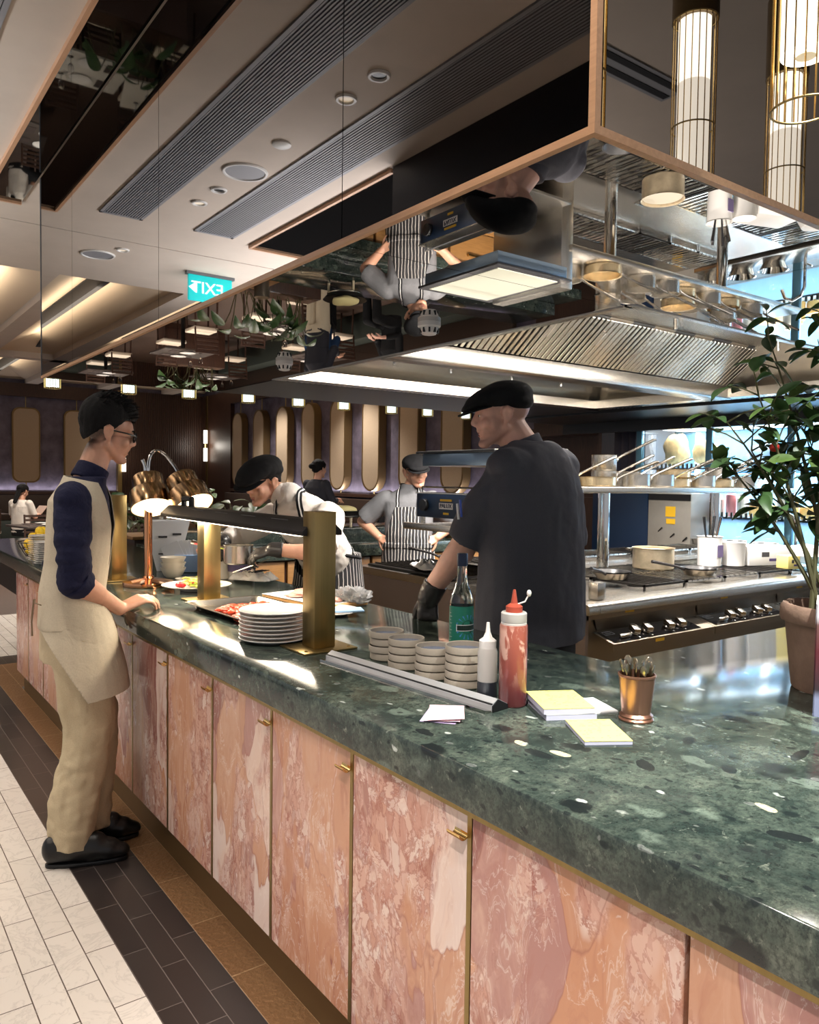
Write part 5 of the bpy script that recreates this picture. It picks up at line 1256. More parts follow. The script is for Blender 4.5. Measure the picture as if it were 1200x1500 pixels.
for k in range(16):
    b = 2 * PI * k / 16; c0 = (0.022, 0.038)
    p = [onb(0.0384, va + 0.55 + math.cos(b) * q / 0.038, 0.115 + math.sin(b) * q) for q in c0]
    p2 = onb(0.0384, va + 0.55 + math.cos(b + 0.12) * 0.038 / 0.038, 0.115 + math.sin(b + 0.12) * 0.038)
    m.quad(p[0], p[1], p2, p[0] + V(0, 0, 0.0005))
m.build('sunburst', mat('label_blue', S(72, 130, 190), 0.5), t, smooth=False)
m = MB(); n_ = 18; ring_ = [onb(0.0386, va + 0.55 + math.cos(2 * PI * k / n_) * 0.021 / 0.038, 0.115 + math.sin(2 * PI * k / n_) * 0.021) for k in range(n_)]
m._f([m.bm.verts.new(p) for p in ring_]); m.build('emblem', mat('label_dark', S(20, 60, 50), 0.5), t, smooth=False)
def wrap(m, a0, a1, z0, z1, r=0.0389, n=10):
    for k in range(n):
        b0 = va + a0 + (a1 - a0) * k / n; b1 = va + a0 + (a1 - a0) * (k + 1) / n
        m.quad(onb(r, b0, z0), onb(r, b1, z0), onb(r, b1, z1), onb(r, b0, z1))
m = MB(); wrap(m, -0.35, 1.3, 0.105, 0.121); m.build('ribbon', mat('label_black', S(18, 40, 34), 0.5), t, smooth=False)
m = MB(); wrap(m, -0.40, -0.35, 0.102, 0.124, 0.0391); wrap(m, -0.35, 1.3, 0.1035, 0.105, 0.0391); wrap(m, -0.35, 1.3, 0.121, 0.1225, 0.0391); m.build('ribbon_edge', PAPERW, t, smooth=False)
m = MB()
for k in range(10): wrap(m, -1.15, -0.85 - 0.12 * (k % 2), 0.062 + 0.0105 * k, 0.0628 + 0.0105 * k, 0.0386, 4)
m.build('label_lines', PAPERW, t, smooth=False)
m = MB(); wrap(m, -0.2, 1.2, 0.018, 0.036, 0.0381); m.build('neck_tag', mat('red_band', S(186, 30, 30), 0.4), t, smooth=False)
# squeeze bottles
t = thing('squeeze_bottle', 'slim milky squeeze bottle with dark soy left in the bottom', 'bottle', (1.372, 1.497, Z))
MB().lathe([(0, 0), (0.024, 0), (0.026, 0.004), (0.026, 0.118), (0.023, 0.128), (0.020, 0.13)], n=28).build('bottle_body', PLASTW, t)
MB().lathe([(0.0262, 0.002), (0.0262, 0.042)], n=28, cap0=False, cap1=False).build('soy_sauce', mat('dark_soy', S(44, 46, 54), 0.3), t)
MB().lathe([(0.0225, 0.126), (0.0225, 0.148), (0.012, 0.156), (0.0065, 0.170), (0.004, 0.195), (0, 0.196)], n=24).build('nozzle_cap', WHITEM, t)
t = thing('squeeze_bottle', 'large squeeze bottle of red sauce with pointed orange nozzle', 'bottle', (1.375, 1.405, Z))
def m_sauce():
    n = NT('red_sauce_bottle'); c = n.coord()
    a = n.noise(n.mapping(c, (22, 22, 9)), 1.0, 4, 0.6, 0.8)
    sx = n.n('ShaderNodeSeparateXYZ'); n.l(c, sx.inputs[0])
    low = n.ramp(sx.outputs['Z'], [(0.05, (0, 0, 0, 1)), (0.13, (1, 1, 1, 1)), (0.19, (1, 1, 1, 1)), (0.20, (0.4, 0.4, 0.4, 1))])
    msk = n.math('MULTIPLY', n.ramp(a.outputs[0], [(0.50, (0, 0, 0, 1)), (0.56, (0.85, 0.85, 0.85, 1))]), low)
    red = n.ramp(sx.outputs['Z'], [(0.03, S(112, 54, 56)), (0.09, S(140, 70, 62)), (0.17, S(158, 86, 70))])
    n.base(n.mix(msk, red, S(216, 176, 160))); n.set(Roughness=0.3); n.b.inputs['Coat Weight'].default_value = 0.3
    return n.m
MB().lathe([(0, 0), (0.032, 0), (0.035, 0.005), (0.035, 0.200), (0.034, 0.205)], n=36).build('bottle_body', m_sauce(), t)
MB().lathe([(0.0325, 0.204), (0.0325, 0.209), (0.0315, 0.210), (0.0325, 0.213), (0.0325, 0.233), (0.030, 0.236), (0, 0.236)], n=36).build('collar', PLASTW, t)
MB().lathe([(0.021, 0.236), (0.021, 0.25), (0.016, 0.254), (0.0085, 0.258), (0.004, 0.288), (0.003, 0.292), (0, 0.292)], n=24).build('nozzle', RED, t)
MB().tube([(0.008, -0.006, 0.256), (0.022, -0.016, 0.262), (0.028, -0.02, 0.276)], 0.0022, 6).sphere((0.030, -0.0215, 0.283), (0.006, 0.006, 0.009)).build('nozzle_stopper', WHITEM, t)
# aluminium ticket rail
A = V(1.225, 2.075, Z); Bq = V(1.285, 1.385, Z)
t = thing('ticket_rail', 'long aluminium ticket rail lying across the counter', 'ticket rail', A, 0)
d = Bq - A; LR = d.length; fm = frame_mtx((0, 0, 0), tuple(d), (d.y, -d.x, 0))
def prof_bar(pr, m_, nm, par, x0=0, x1=None, bevel=0.0):
    m = MB(); x1 = LR if x1 is None else x1
    R0 = [fm @ V(x0, y, z) for y, z in pr]; R1 = [fm @ V(x1, y, z) for y, z in pr]
    m.rings([R0, R1]); return m.build(nm, m_, par, bevel=bevel, smooth=bevel > 0)
if (fm.to_3x3() @ V(0, 0, 1)).z < 0: fm = frame_mtx((0, 0, 0), tuple(d), (-d.y, d.x, 0))
sg = 1 if (fm @ V(0, 1, 0)).x > 0 else -1
prof_bar([(sg * 0.0, 0.0), (sg * 0.058, 0.0), (sg * 0.058, 0.012), (sg * 0.022, 0.030), (sg * 0.0, 0.016)], ALU, 'rail_body', t)
prof_bar([(sg * -0.022, 0.0), (sg * 0.0, 0.0), (sg * 0.0, 0.004), (sg * -0.022, 0.008)], CHROME, 'front_lip', t)
prof_bar([(sg * 0.002, 0.001), (sg * 0.056, 0.001), (sg * 0.056, 0.0115), (sg * 0.022, 0.0285), (sg * 0.002, 0.0155)], BLACK, 'end_cap', t, LR, LR + 0.004)
prof_bar([(sg * 0.001, 0.017), (sg * 0.003, 0.0195), (sg * 0.005, 0.0205), (sg * 0.005, 0.0185)], BLACK, 'slot', t)
# pads
def pad(x, y, z, sx, sy, sz, rz, top, side, nm, lb, writing=0, seed=1):
    t = thing(nm, lb, 'note pad', (x, y, z), rz)
    MB().box(-sx / 2, sx / 2, -sy / 2, sy / 2, 0, sz - 0.0012).build('page_block', side, t, smooth=False)
    s_ = MB().box(-sx / 2 - .0005, sx / 2 + .0005, -sy / 2 - .0005, sy / 2 + .0005, sz - 0.0012, sz).build('top_sheet', top, t, smooth=False)
    if writing:
        r = random.Random(seed); m = MB()
        for row in range(11):
            yy = sy / 2 - 0.012 - row * (sy - 0.02) / 11; x_ = -sx / 2 + 0.008
            while x_ < sx / 2 - 0.012:
                w_ = r.uniform(0.003, 0.011)
                if r.random() < (0.75 if row in (0, 3, 6) else 0.35): m.box(x_, x_ + w_, yy, yy + 0.0012, sz, sz + 0.0002)
                x_ += w_ + r.uniform(0.002, 0.006)
        m.box(-sx / 2 + 0.05, sx / 2 - 0.008, sy / 2 - 0.006, sy / 2 - 0.0045, sz, sz + 0.0002)
        m.build('printed_lines', INK, s_, smooth=False)
    return t
pad(1.44, 1.302, Z, 0.125, 0.155, 0.014, R_(-28), PAPERW, mat('pale_violet_edge', S(196, 196, 216), 0.8), 'order_pad', 'lower order pad of the pair, under the yellow-topped one')
pad(1.436, 1.304, Z + 0.0142, 0.125, 0.155, 0.014, R_(-29), PAPERY, mat('pale_violet_edge', S(196, 196, 216), 0.8), 'order_pad', 'yellow order pad lying on top of another, left of the copper cup', 1, 2)
pad(1.375, 1.132, Z, 0.105, 0.150, 0.009, R_(-32), PAPERY, mat('pale_violet_edge', S(196, 196, 216), 0.8), 'order_pad', 'single yellow order pad nearest the camera, in front of the pair', 1, 3)
tag(MB().box(-0.05, 0.05, -0.06, 0.06, 0, 0.004).build('paper_sheet', PAPERW, None, (1.52, 1.285, Z), (0, 0, R_(-20))), 'white sheet tucked under the back of the order pads', 'paper')
for k, (mm, lb) in enumerate(((PAPERV, 'violet slip at the bottom of the pink notes'), (PAPERP, 'pink slip in the middle of the pink notes'), (PAPERP, 'pink slip on top of the notes beside the ticket rail'))):
    mb = MB(); n = 8; G = []
    for i in range(n + 1):
        r = []
        for j in range(n + 1):
            u, v = i / n - 0.5, j / n - 0.5
            r.append(V(u * 0.085, v * 0.125, 0.0006 + 0.0028 * k + 0.003 * k * max(0, 0.5 - v) * (0.4 + u)))
        G.append(r)
    mb.rings(G, False, False, closed=False)
    tag(mb.build('note_slip', mm, None, (1.172 + 0.004 * k, 1.435 - 0.003 * k, Z), (0, 0, R_(-50 + 5 * k))), lb, 'paper', 'pink and violet note slips')
# copper cup of cutlery
t = thing('copper_cup', 'copper julep cup holding cutlery near the plant pot', 'cup', (1.535, 1.15, Z))
MB().lathe([(0, 0), (0.040, 0), (0.041, 0.004), (0.038, 0.008), (0.0395, 0.012), (0.0335, 0.018), (0.0425, 0.104), (0.0445, 0.106), (0.0445, 0.110), (0.041, 0.111), (0.0315, 0.02), (0, 0.018)], n=44).build('cup_body', COPPER, t)
cut_names = ['tallest', 'second', 'third', 'fourth', 'fifth', 'sixth', 'seventh', 'eighth', 'ninth', 'tenth', 'eleventh', 'twelfth', 'thirteenth']
SPN = mat('worn_silver', S(170, 160, 140), 0.25, 1.0)
def spoon():
    m = MB(); R = []
    for z, w_, th in ((0, 0.0025, 0.0015), (0.10, 0.0030, 0.0016), (0.125, 0.0055, 0.0018), (0.145, 0.0075, 0.002), (0.158, 0.0068, 0.002), (0.166, 0.003, 0.0012)):
        R.append([V(w_ * math.cos(2 * PI * k / 12), th * math.sin(2 * PI * k / 12), z) for k in range(12)])
    m.rings(R); return m.mesh('spoon')
me = spoon(); me.materials.append(SPN)
for i in range(13):
    a = 2 * PI * i / 13 + 0.3; rr_ = 0.024 if i % 2 else 0.030
    base = V(1.535 + 0.014 * math.cos(a), 1.15 + 0.014 * math.sin(a), Z + 0.021)
    tip = V(1.535 + rr_ * 1.25 * math.cos(a), 1.15 + rr_ * 1.25 * math.sin(a), Z + 0.128 + 0.014 * ((i * 7) % 5) / 5)
    o = link('spoon', me, None, tip - (tip - base).normalized() * 0.166); 
    q = (tip - base).normalized().to_track_quat('Z', 'Y') @ Matrix.Rotation(a + 1.3, 4, 'Z').to_quaternion()
    # keep the handle foot inside the cup: shorten by scale along its length
    L_ = (tip - base).length; o.scale = (1.25, 1.25, L_ / 0.166 * 1.06); o.location = base
    o.rotation_mode = 'QUATERNION'; o.rotation_quaternion = q
    tag(o, 'worn silver spoon handle standing in the copper cup', 'cutlery', 'cutlery in the copper cup')
# terracotta pot with a leafy plant, and books at the right edge
PX, PY = 2.222, 1.007
t = thing('potted_plant', 'leafy green plant with red berries in a weathered terracotta pot', 'plant', (PX, PY, Z))
m = MB(); pr = [(0, 0), (0.108, 0), (0.112, 0.006), (0.132, 0.185), (0.141, 0.187), (0.146, 0.197), (0.144, 0.228), (0.138, 0.236), (0.124, 0.234), (0.120, 0.20), (0.116, 0.19)]
m.lathe(pr, n=56, cap1=False)
for v in m.bm.verts:
    a = math.atan2(v.co.y, v.co.x); v.co.x *= 1 + 0.010 * noise.noise(V(math.cos(a) * 2, math.sin(a) * 2, v.co.z * 9)); v.co.z += 0.003 * noise.noise(V(math.cos(a) * 2, math.sin(a) * 2, 7)) if v.co.z > 0.1 else 0
m.build('pot', TERRA, t)
m = MB(); G = [[V(r * math.cos(2 * PI * k / 30), r * math.sin(2 * PI * k / 30), 0.196 + 0.012 * noise.noise(V(r * 40 * math.cos(2 * PI * k / 30), r * 40 * math.sin(2 * PI * k / 30), 3))) for k in range(30)] for r in (0.121, 0.1, 0.08, 0.06, 0.04, 0.02, 0.003)]
m.rings(G, False, True); m.build('soil', SOIL, t)
rp = random.Random(11)
leaves = MB(); leavesL = MB(); st_m = MB()
cr = V(_right.x, _right.y, 0); cf = V(_fwd.x, _fwd.y, 0)
def leaf(mb, p, d, L_, wd, droop=0.3, roll=0.0):
    d = d.normalized(); sd = d.cross(V(0, 0, 1)); sd = sd.normalized() if sd.length > 1e-3 else V(1, 0, 0)
    up = sd.cross(d); sd = sd * math.cos(roll) + up * math.sin(roll); up = sd.cross(d)
    n = 7; rows = []
    for i in range(n + 1):
        u = i / n; w_ = wd * math.sin(PI * min(1, u * 0.96 + 0.02)) ** 0.75 * (1.1 - 0.35 * u) + 0.0006
        c = p + d * (L_ * u) - V(0, 0, 1) * (droop * L_ * u * u)
        rows.append([c - sd * w_ + up * 0.22 * w_, c - sd * w_ * 0.5 + up * 0.05 * w_, c - up * 0.05 * w_, c + sd * w_ * 0.5 + up * 0.05 * w_, c + sd * w_ + up * 0.22 * w_])
    mb.rings(rows, False, False, closed=False)
stems = []
# main stems: (offset right, offset away, height) of their tips, seen from the camera
tips = [(-0.30, 0.05, 0.62), (-0.17, 0.10, 0.98), (-0.02, 0.05, 1.02), (0.12, 0.0, 0.98), (-0.26, -0.05, 0.80), (-0.10, -0.08, 0.86), (0.06, -0.10, 0.78), (0.2, 0.08, 0.86), (-0.05, 0.12, 0.72), (0.28, -0.05, 0.7), (0.12, 0.15, 0.66), (-0.20, 0.12, 0.66), (-0.33, -0.02, 0.73)]
twigs = []
for i, (a, b, h) in enumerate(tips):
    base = V(rp.uniform(-.04, .04), rp.uniform(-.04, .04), 0.19) + cr * (-0.02)
    tip = cr * a + cf * b; tip.z = h
    mid = base.lerp(tip, 0.5) + V(rp.uniform(-.03, .03), rp.uniform(-.03, .03), 0.05)
    pts = []
    for k in range(9):
        u = k / 8; pts.append(base * (1 - u) ** 2 + mid * 2 * u * (1 - u) + tip * u * u)
    st_m.tube(pts, [0.0075 * (1 - 0.75 * k / 8) for k in range(9)], 7)
    stems.append(pts)
    for k in (4, 5, 6, 7, 8):
        for q in range(2):
            dr = V(rp.uniform(-1, 1), rp.uniform(-1, 1), rp.uniform(0.0, 0.9)).normalized()
            e = pts[k] + dr * rp.uniform(0.05, 0.11); twigs.append((pts[k], e, dr))
for p, e, dr in twigs:
    st_m.tube([p, p.lerp(e, 0.5) + V(0, 0, 0.006), e], [0.0028, 0.002, 0.0014], 5)
    for q in range(rp.randint(3, 4)):
        u = rp.uniform(0.35, 1.0); c = p.lerp(e, u)
        d = (dr * 0.4 + V(rp.uniform(-1, 1), rp.uniform(-1, 1), rp.uniform(-0.5, 0.6))).normalized()
        L_ = rp.uniform(0.045, 0.085) if c.z > 0.5 else rp.uniform(0.055, 0.095)
        leaf(leaves if rp.random() < 0.72 else leavesL, c, d, L_, L_ * 0.27, rp.uniform(0.1, 0.6), rp.uniform(-0.6, 0.6))
st_m.build('stems', STEM, t)
lo = leaves.build('foliage', LEAF, t, sharp=80); l2 = leavesL.build('young_foliage', LEAFL, t, sharp=80)
for o in (lo, l2): o['kind'] = 'stuff'
for i, (a, b, h, mm) in enumerate(((-0.19, 0.0, 0.665, BERRY), (0.01, -0.08, 0.62, BERRY), (-0.06, 0.02, 1.03, BERRYG), (0.03, 0.0, 0.985, BERRYG), (0.10, -0.05, 0.90, BERRY), (0.17, -0.08, 0.60, BERRYG), (-0.02, -0.03, 0.475, BERRY))):
    c = cr * a + cf * b; c.z = h
    s = min((p for pts in stems for p in pts[3:]), key=lambda p: (p - c).length)
    b_ = MB().sphere(c, (0.0135, 0.0135, 0.0125)).build('berry', mm, t)
    MB().tube([s, s.lerp(c, 0.5) + V(0, 0, 0.012), c], 0.0016, 5).build('berry_stalk', STEM, t)
# a standing book and a small white cup, cut by the right edge of the photo
bx, by = 1.936, 0.906
t = thing('book', 'upright book with pink lettering on its dark spine, standing against the plant pot', 'book', (bx, by, Z), R_(25))
MB().box(-0.008, 0.17, -0.018, 0.018, 0.0, 0.272).build('page_block', PAPERW, t, smooth=False)
cv = MB(); cv.box(-0.012, 0.172, -0.021, -0.018, 0, 0.275); cv.box(-0.012, 0.172, 0.018, 0.021, 0, 0.275); cv.box(-0.012, -0.008, -0.021, 0.021, 0, 0.275)
def m_spine():
    n = NT('book_cover'); sx = n.n('ShaderNodeSeparateXYZ'); n.l(n.coord(), sx.inputs[0])
    n.base(n.ramp(sx.outputs['Z'], [(0.045, S(150, 156, 190)), (0.065, S(58, 48, 54)), (0.16, S(104, 44, 52)), (0.225, S(120, 84, 80)), (0.245, S(224, 220, 228))])); n.set(Roughness=0.4); return n.m
cv.build('cover', m_spine(), t, smooth=False)
lettering('spine_title', 'DAMRUSCO', 0.030, mat('pink_letters', S(206, 58, 96), 0.5), t, frame_mtx((-0.0125, 0.0, 0.165), (0, 0, -1), (0, -1, 0)), 0.0004)
tag(MB().lathe([(0, 0), (0.022, 0), (0.028, 0.05), (0.03, 0.052), (0.026, 0.05), (0.02, 0.004), (0, 0.003)], (1.90, 0.86, Z), 28).build('small_cup', WHITEP), 'small white cup at the right edge of the counter beside the book', 'cup')
# ---- far left of the island: plate stacks and a bowl of lemons
for (x, y, n, nm) in ((1.115, 5.52, 13, 'taller'), (1.105, 5.30, 11, 'shorter')):
    for i in range(n):
        t = thing('side_plate', 'white plate in the %s stack at the far left end of the island' % nm, 'plate', (x, y, Z + 0.013 * i), 0, 'plates in the %s far left stack' % nm)
        MB().lathe([(0, 0), (0.06, 0), (0.065, 0.005), (0.092, 0.010), (0.094, 0.0125), (0.09, 0.013), (0.06, 0.008), (0, 0.008)], n=32).build('plate_body', WHITEP, t)
t = thing('wire_basket', 'dark wire basket of lemons behind the far left plates', 'basket', (1.17, 5.86, Z))
m = MB(); m.torus((0, 0, 0.10), 0.15, 0.004, 36, 6); m.torus((0, 0, 0.006), 0.10, 0.004, 30, 6); m.torus((0, 0, 0.055), 0.13, 0.003, 30, 6)
for k in range(18):
    a = 2 * PI * k / 18; m.tube([(0.10 * math.cos(a), 0.10 * math.sin(a), 0.006), (0.13 * math.cos(a), 0.13 * math.sin(a), 0.055), (0.15 * math.cos(a), 0.15 * math.sin(a), 0.10)], 0.002, 5)
m.build('wire_frame', BLACKM, t); MB().lathe([(0.1, 0.003), (0, 0.003)], n=24, cap0=False).build('floor_disc', BLACKM, t)
mb = MB(); mb.sphere((0, 0, 0), (0.036, 0.030, 0.030), 18, 12); mb.sphere((0.034, 0, 0), (0.009, 0.008, 0.008)); lm = mb.build('lemon', LEMON)
k = 0
for (lx, ly, lz_) in [(0.05 * math.cos(a) * s, 0.05 * math.sin(a) * s, z) for z, s, n, o in ((0.04, 1.3, 6, 0), (0.085, 1.7, 8, 0.4), (0.13, 1.1, 6, 0.1), (0.17, 0.4, 2, 0.8)) for a in [o + 2 * PI * q / n for q in range(n)]]:
    o = lm if k == 0 else lm.copy()
    if k: COL.objects.link(o)
    o.location = (1.17 + lx, 5.86 + ly, Z + lz_); o.rotation_euler = (rs.random() * 3, rs.random() * 3, rs.random() * 6); k += 1
    tag(o, 'yellow lemon heaped in the wire basket', 'lemon', 'lemons in the wire basket')
# ================================================================== PEOPLE
class Blob:
    """overlapping closed shapes fused into one continuous skin by a voxel remesh"""
    def __init__(s): s.m = MB()
    def cap(s, p0, p1, r0, r1=None, n=16, flat=None, f=1.0, ends=(1, 1)):
        """tapered limb; flat = direction in which it is squashed by f; ends: 1 round, 0 flat"""
        r1 = r0 if r1 is None else r1
        p0 = V(*p0); p1 = V(*p1); d = p1 - p0
        L_ = d.length; d = d / L_ if L_ > 1e-6 else V(0, 0, 1)
        if flat is not None:
            u = V(*flat); u = (u - d * u.dot(d))
            u = u.normalized() if u.length > 1e-5 else d.orthogonal().normalized()
        else: u = d.orthogonal().normalized()
        w = d.cross(u)
        st = []
        if ends[0]: st += [(p0 - d * r0 * math.sin(a) , r0 * math.cos(a)) for a in (1.45, 1.1, 0.75, 0.38)]
        st += [(p0, r0), (p0.lerp(p1, 0.5), (r0 + r1) / 2), (p1, r1)]
        if ends[1]: st += [(p1 + d * r1 * math.sin(a), r1 * math.cos(a)) for a in (0.38, 0.75, 1.1, 1.45)]
        s.m.rings([[c + u * (r * f * math.cos(2 * PI * k / n)) + w * (r * math.sin(2 * PI * k / n)) for k in range(n)] for c, r in st])
        return s
    def chain(s, pts, rad, **kw):
        for i in range(len(pts) - 1): s.cap(pts[i], pts[i + 1], rad[i], rad[i + 1], **kw)
        return s
    def ell(s, c, r, mtx=None): s.m.sphere(c, r, 20, 14, mtx); return s
    def loft(s, st, n=28, cap=(True, True), turn=0.0):
        """st: list of (center, half width x, half depth y [, exponent]) stacked rings in XY"""
        R = []
        for q in st:
            c = V(*q[0]); a, b = q[1], q[2]; e = q[3] if len(q) > 3 else 2.3
            tilt = q[4] if len(q) > 4 else 0.0
            r = []
            for k in range(n):
                t = 2 * PI * k / n; ct, sn = math.cos(t), math.sin(t)
                x = a * math.copysign(abs(ct) ** (2 / e), ct); y = b * math.copysign(abs(sn) ** (2 / e), sn)
                r.append((c + V(x, y, y * tilt)) if not turn else Matrix.Rotation(turn, 3, 'Z') @ (c + V(x, y, y * tilt)))
            R.append(r)
        s.m.rings(R, cap[0], cap[1]); return s
    def done(s, name, voxel=0.007, smooth=4, disp=None, cut=None, thick=None, planes=()):
        bm = s.m.bm; bmesh.ops.recalc_face_normals(bm, faces=bm.faces[:])
        me = bpy.data.meshes.new(name + '_raw'); bm.to_mesh(me); bm.free()
        o = bpy.data.objects.new(name, me); COL.objects.link(o)
        md = o.modifiers.new('fuse', 'REMESH'); md.mode = 'VOXEL'; md.voxel_size = voxel; md.adaptivity = 0
        if smooth:
            sm = o.modifiers.new('soft', 'SMOOTH'); sm.factor = 0.5; sm.iterations = smooth
        dg = bpy.context.evaluated_depsgraph_get(); dg.update()
        out = bpy.data.meshes.new_from_object(o.evaluated_get(dg)); out.name = name
        bpy.data.objects.remove(o); bpy.data.meshes.remove(me)
        if disp or cut or thick or planes:
            b = bmesh.new(); b.from_mesh(out); b.normal_update()
            if disp:
                mv = [(v, v.normal.copy(), disp(v.co, v.normal)) for v in b.verts]
                for v, nn, dd in mv: v.co += nn * dd
            if cut:
                bmesh.ops.delete(b, geom=[v for v in b.verts if cut(v.co)], context='VERTS')
                for _ in range(8):
                    mv = []
                    for v in b.verts:
                        be = [e for e in v.link_edges if e.is_boundary]
                        if len(be) == 2: mv.append((v, (be[0].other_vert(v).co + be[1].other_vert(v).co) * 0.25 + v.co * 0.5))
                    for v, c in mv: v.co = c
            for pc, pn in planes:
                bmesh.ops.bisect_plane(b, geom=b.verts[:] + b.edges[:] + b.faces[:], plane_co=V(*pc), plane_no=V(*pn), clear_outer=True)
            if thick:
                b.normal_update(); bmesh.ops.solidify(b, geom=b.faces[:], thickness=thick)
            b.to_mesh(out); b.free()
        out.polygons.foreach_set('use_smooth', [True] * len(out.polygons))
        return out
def folds(amp, freq, axis=(1, 1, 0.35), seed=0.0):
    """cloth folds: ridged noise stretched along the fall of the cloth"""
    def f(co, n):
        p = V(co.x * freq * axis[0] + seed, co.y * freq * axis[1] + seed * 0.7, co.z * freq * axis[2])
        a = noise.noise(p); b = noise.noise(p * 2.1 + V(5, 3, 1))
        return amp * (a + 0.45 * b)
    return f
def put(name, me, m, parent):
    me.materials.append(m); return link(name, me, parent)

def head_shapes(B, T, beard=False, k=1.0, fat=1.0):
    """head about 0.235 m tall; T places it: +Y faces, +Z up, origin mid-head"""
    def P(x, y, z): return T @ (V(x * fat, y, z) * k)
    R = T.to_3x3()
    S_ = lambda c, r: B.ell((0, 0, 0), tuple(q * k for q in (r if isinstance(r, tuple) else (r, r, r))), Matrix.Translation(P(*c)) @ R.to_4x4())
    S_((0, -0.014, 0.036), (0.075 * fat, 0.097, 0.082))
    S_((0, 0.022, -0.028), (0.064 * fat, 0.070, 0.076))
    S_((0, 0.045, 0.03), (0.060 * fat, 0.046, 0.05))
    for sx in (-1, 1):
        B.cap(P(sx * 0.056, -0.008, -0.045), P(sx * 0.016, 0.066, -0.098), 0.020 * k, 0.017 * k)
        S_((sx * 0.041, 0.060, -0.024), (0.024, 0.022, 0.024))
        B.cap(P(sx * 0.076, -0.004, -0.030), P(sx * 0.080, -0.006, -0.012), 0.008 * k, 0.009 * k)
        B.chain([P(sx * 0.080, 0.000, 0.000), P(sx * 0.082, -0.002, 0.020), P(sx * 0.086, -0.016, 0.027), P(sx * 0.088, -0.028, 0.016), P(sx * 0.085, -0.024, -0.004), P(sx * 0.080, -0.012, -0.022)], [0.0082 * k] * 6, n=10)
        S_((sx * 0.078, -0.014, 0.003), (0.009, 0.016, 0.024))
        S_((sx * 0.012, 0.096, -0.026), (0.0085, 0.011, 0.008))
        B.cap(P(sx * 0.012, 0.084, 0.030), P(sx * 0.050, 0.066, 0.028), 0.0105 * k, 0.010 * k)
        S_((sx * 0.030, 0.074, 0.006), (0.017, 0.012, 0.012))
    S_((0, 0.075, -0.097), (0.020, 0.018, 0.017))
    B.cap(P(0, 0.086, 0.024), P(0, 0.104, -0.018), 0.0075 * k, 0.0120 * k)
    B.cap(P(0, 0.082, -0.036), P(0, 0.087, -0.046), 0.011 * k, 0.010 * k)
    B.cap(P(-0.019, 0.081, -0.056), P(0.019, 0.081, -0.056), 0.0075 * k)
    B.cap(P(-0.015, 0.080, -0.067), P(0.015, 0.080, -0.067), 0.0080 * k)
    return P
def face_parts(root, T, brow=HAIRB, k=1.0, lids=0.55, fat=1.0):
    Rm = T.to_3x3().to_4x4()
    for sx in (-1, 1):
        c = T @ (V(sx * 0.031 * fat, 0.0795, 0.0065) * k)
        e = MB().sphere((0, 0, 0), (0.0105 * k, 0.008 * k, 0.0050 * k), 12, 8, Matrix.Translation(c) @ Rm).build('eye', EYEW, root)
        c2 = T @ (V(sx * 0.031 * fat, 0.0855, 0.0065) * k)
        MB().sphere((0, 0, 0), (0.0050 * k, 0.0028 * k, 0.0046 * k), 10, 6, Matrix.Translation(c2) @ Rm).build('iris', EYED, e)
        m = MB(); pts = [(0.012, 0.0975, 0.026), (0.028, 0.0945, 0.0325), (0.047, 0.0785, 0.027)]
        m.tube([T @ (V(sx * x * fat, y - 0.004, z) * k) for x, y, z in pts], [0.0032 * k, 0.0036 * k, 0.0018 * k], 6)
        m.build('eyebrow', brow, root)
    m = MB(); m.sphere((0, 0, 0), (0.019 * k, 0.006 * k, 0.0042 * k), 12, 6, Matrix.Translation(T @ (V(0, 0.0855, -0.0565) * k)) @ Rm)
    m.sphere((0, 0, 0), (0.016 * k, 0.006 * k, 0.0050 * k), 12, 6, Matrix.Translation(T @ (V(0, 0.0850, -0.0668) * k)) @ Rm)
    m.build('lips', LIP, root)
def hair_mesh(T, zfront=0.055, zside=0.02, zback=-0.06, grow=1.0, amp=0.004, k=1.0, top=0.0, voxel=0.006, fat=1.0):
    B = Blob(); Rm = T.to_3x3().to_4x4()
    def E_(c, r): B.ell((0, 0, 0), tuple(q * k for q in r), Matrix.Translation(T @ (V(*c) * k)) @ Rm)
    E_((0, -0.018, 0.040 + top * 0.5), (0.083 * grow * fat, 0.103 * grow, 0.086 * grow + top * 0.5))
    E_((0, -0.042, 0.006), (0.072 * fat, 0.064 * grow, 0.066))
    if top: E_((0, 0.03, 0.085 + top * 0.4), (0.066, 0.062, 0.034 + top * 0.3))
    Ti = T.inverted()
    def cut(co):
        p = (Ti @ co) / k
        j = 0.006 * noise.noise(p * 90)
        if p.y > 0.045: lim = zfront
        elif p.y > -0.005: lim = zside + (zfront - zside) * max(0, (p.y - 0.0)) / 0.045
        elif p.y > -0.04: lim = zside
        else: lim = zback + (zside - zback) * max(0, (p.y + 0.09) / 0.05) if p.y > -0.09 else zback
        return p.z < lim + j
    def dsp(co, n):
        p = Ti @ co
        return amp * noise.noise(V(p.x * 60, p.y * 60, p.z * 18)) + amp * 0.6 * noise.noise(p * 120)
    return B.done('hair', voxel, 2, dsp, cut, -0.006)
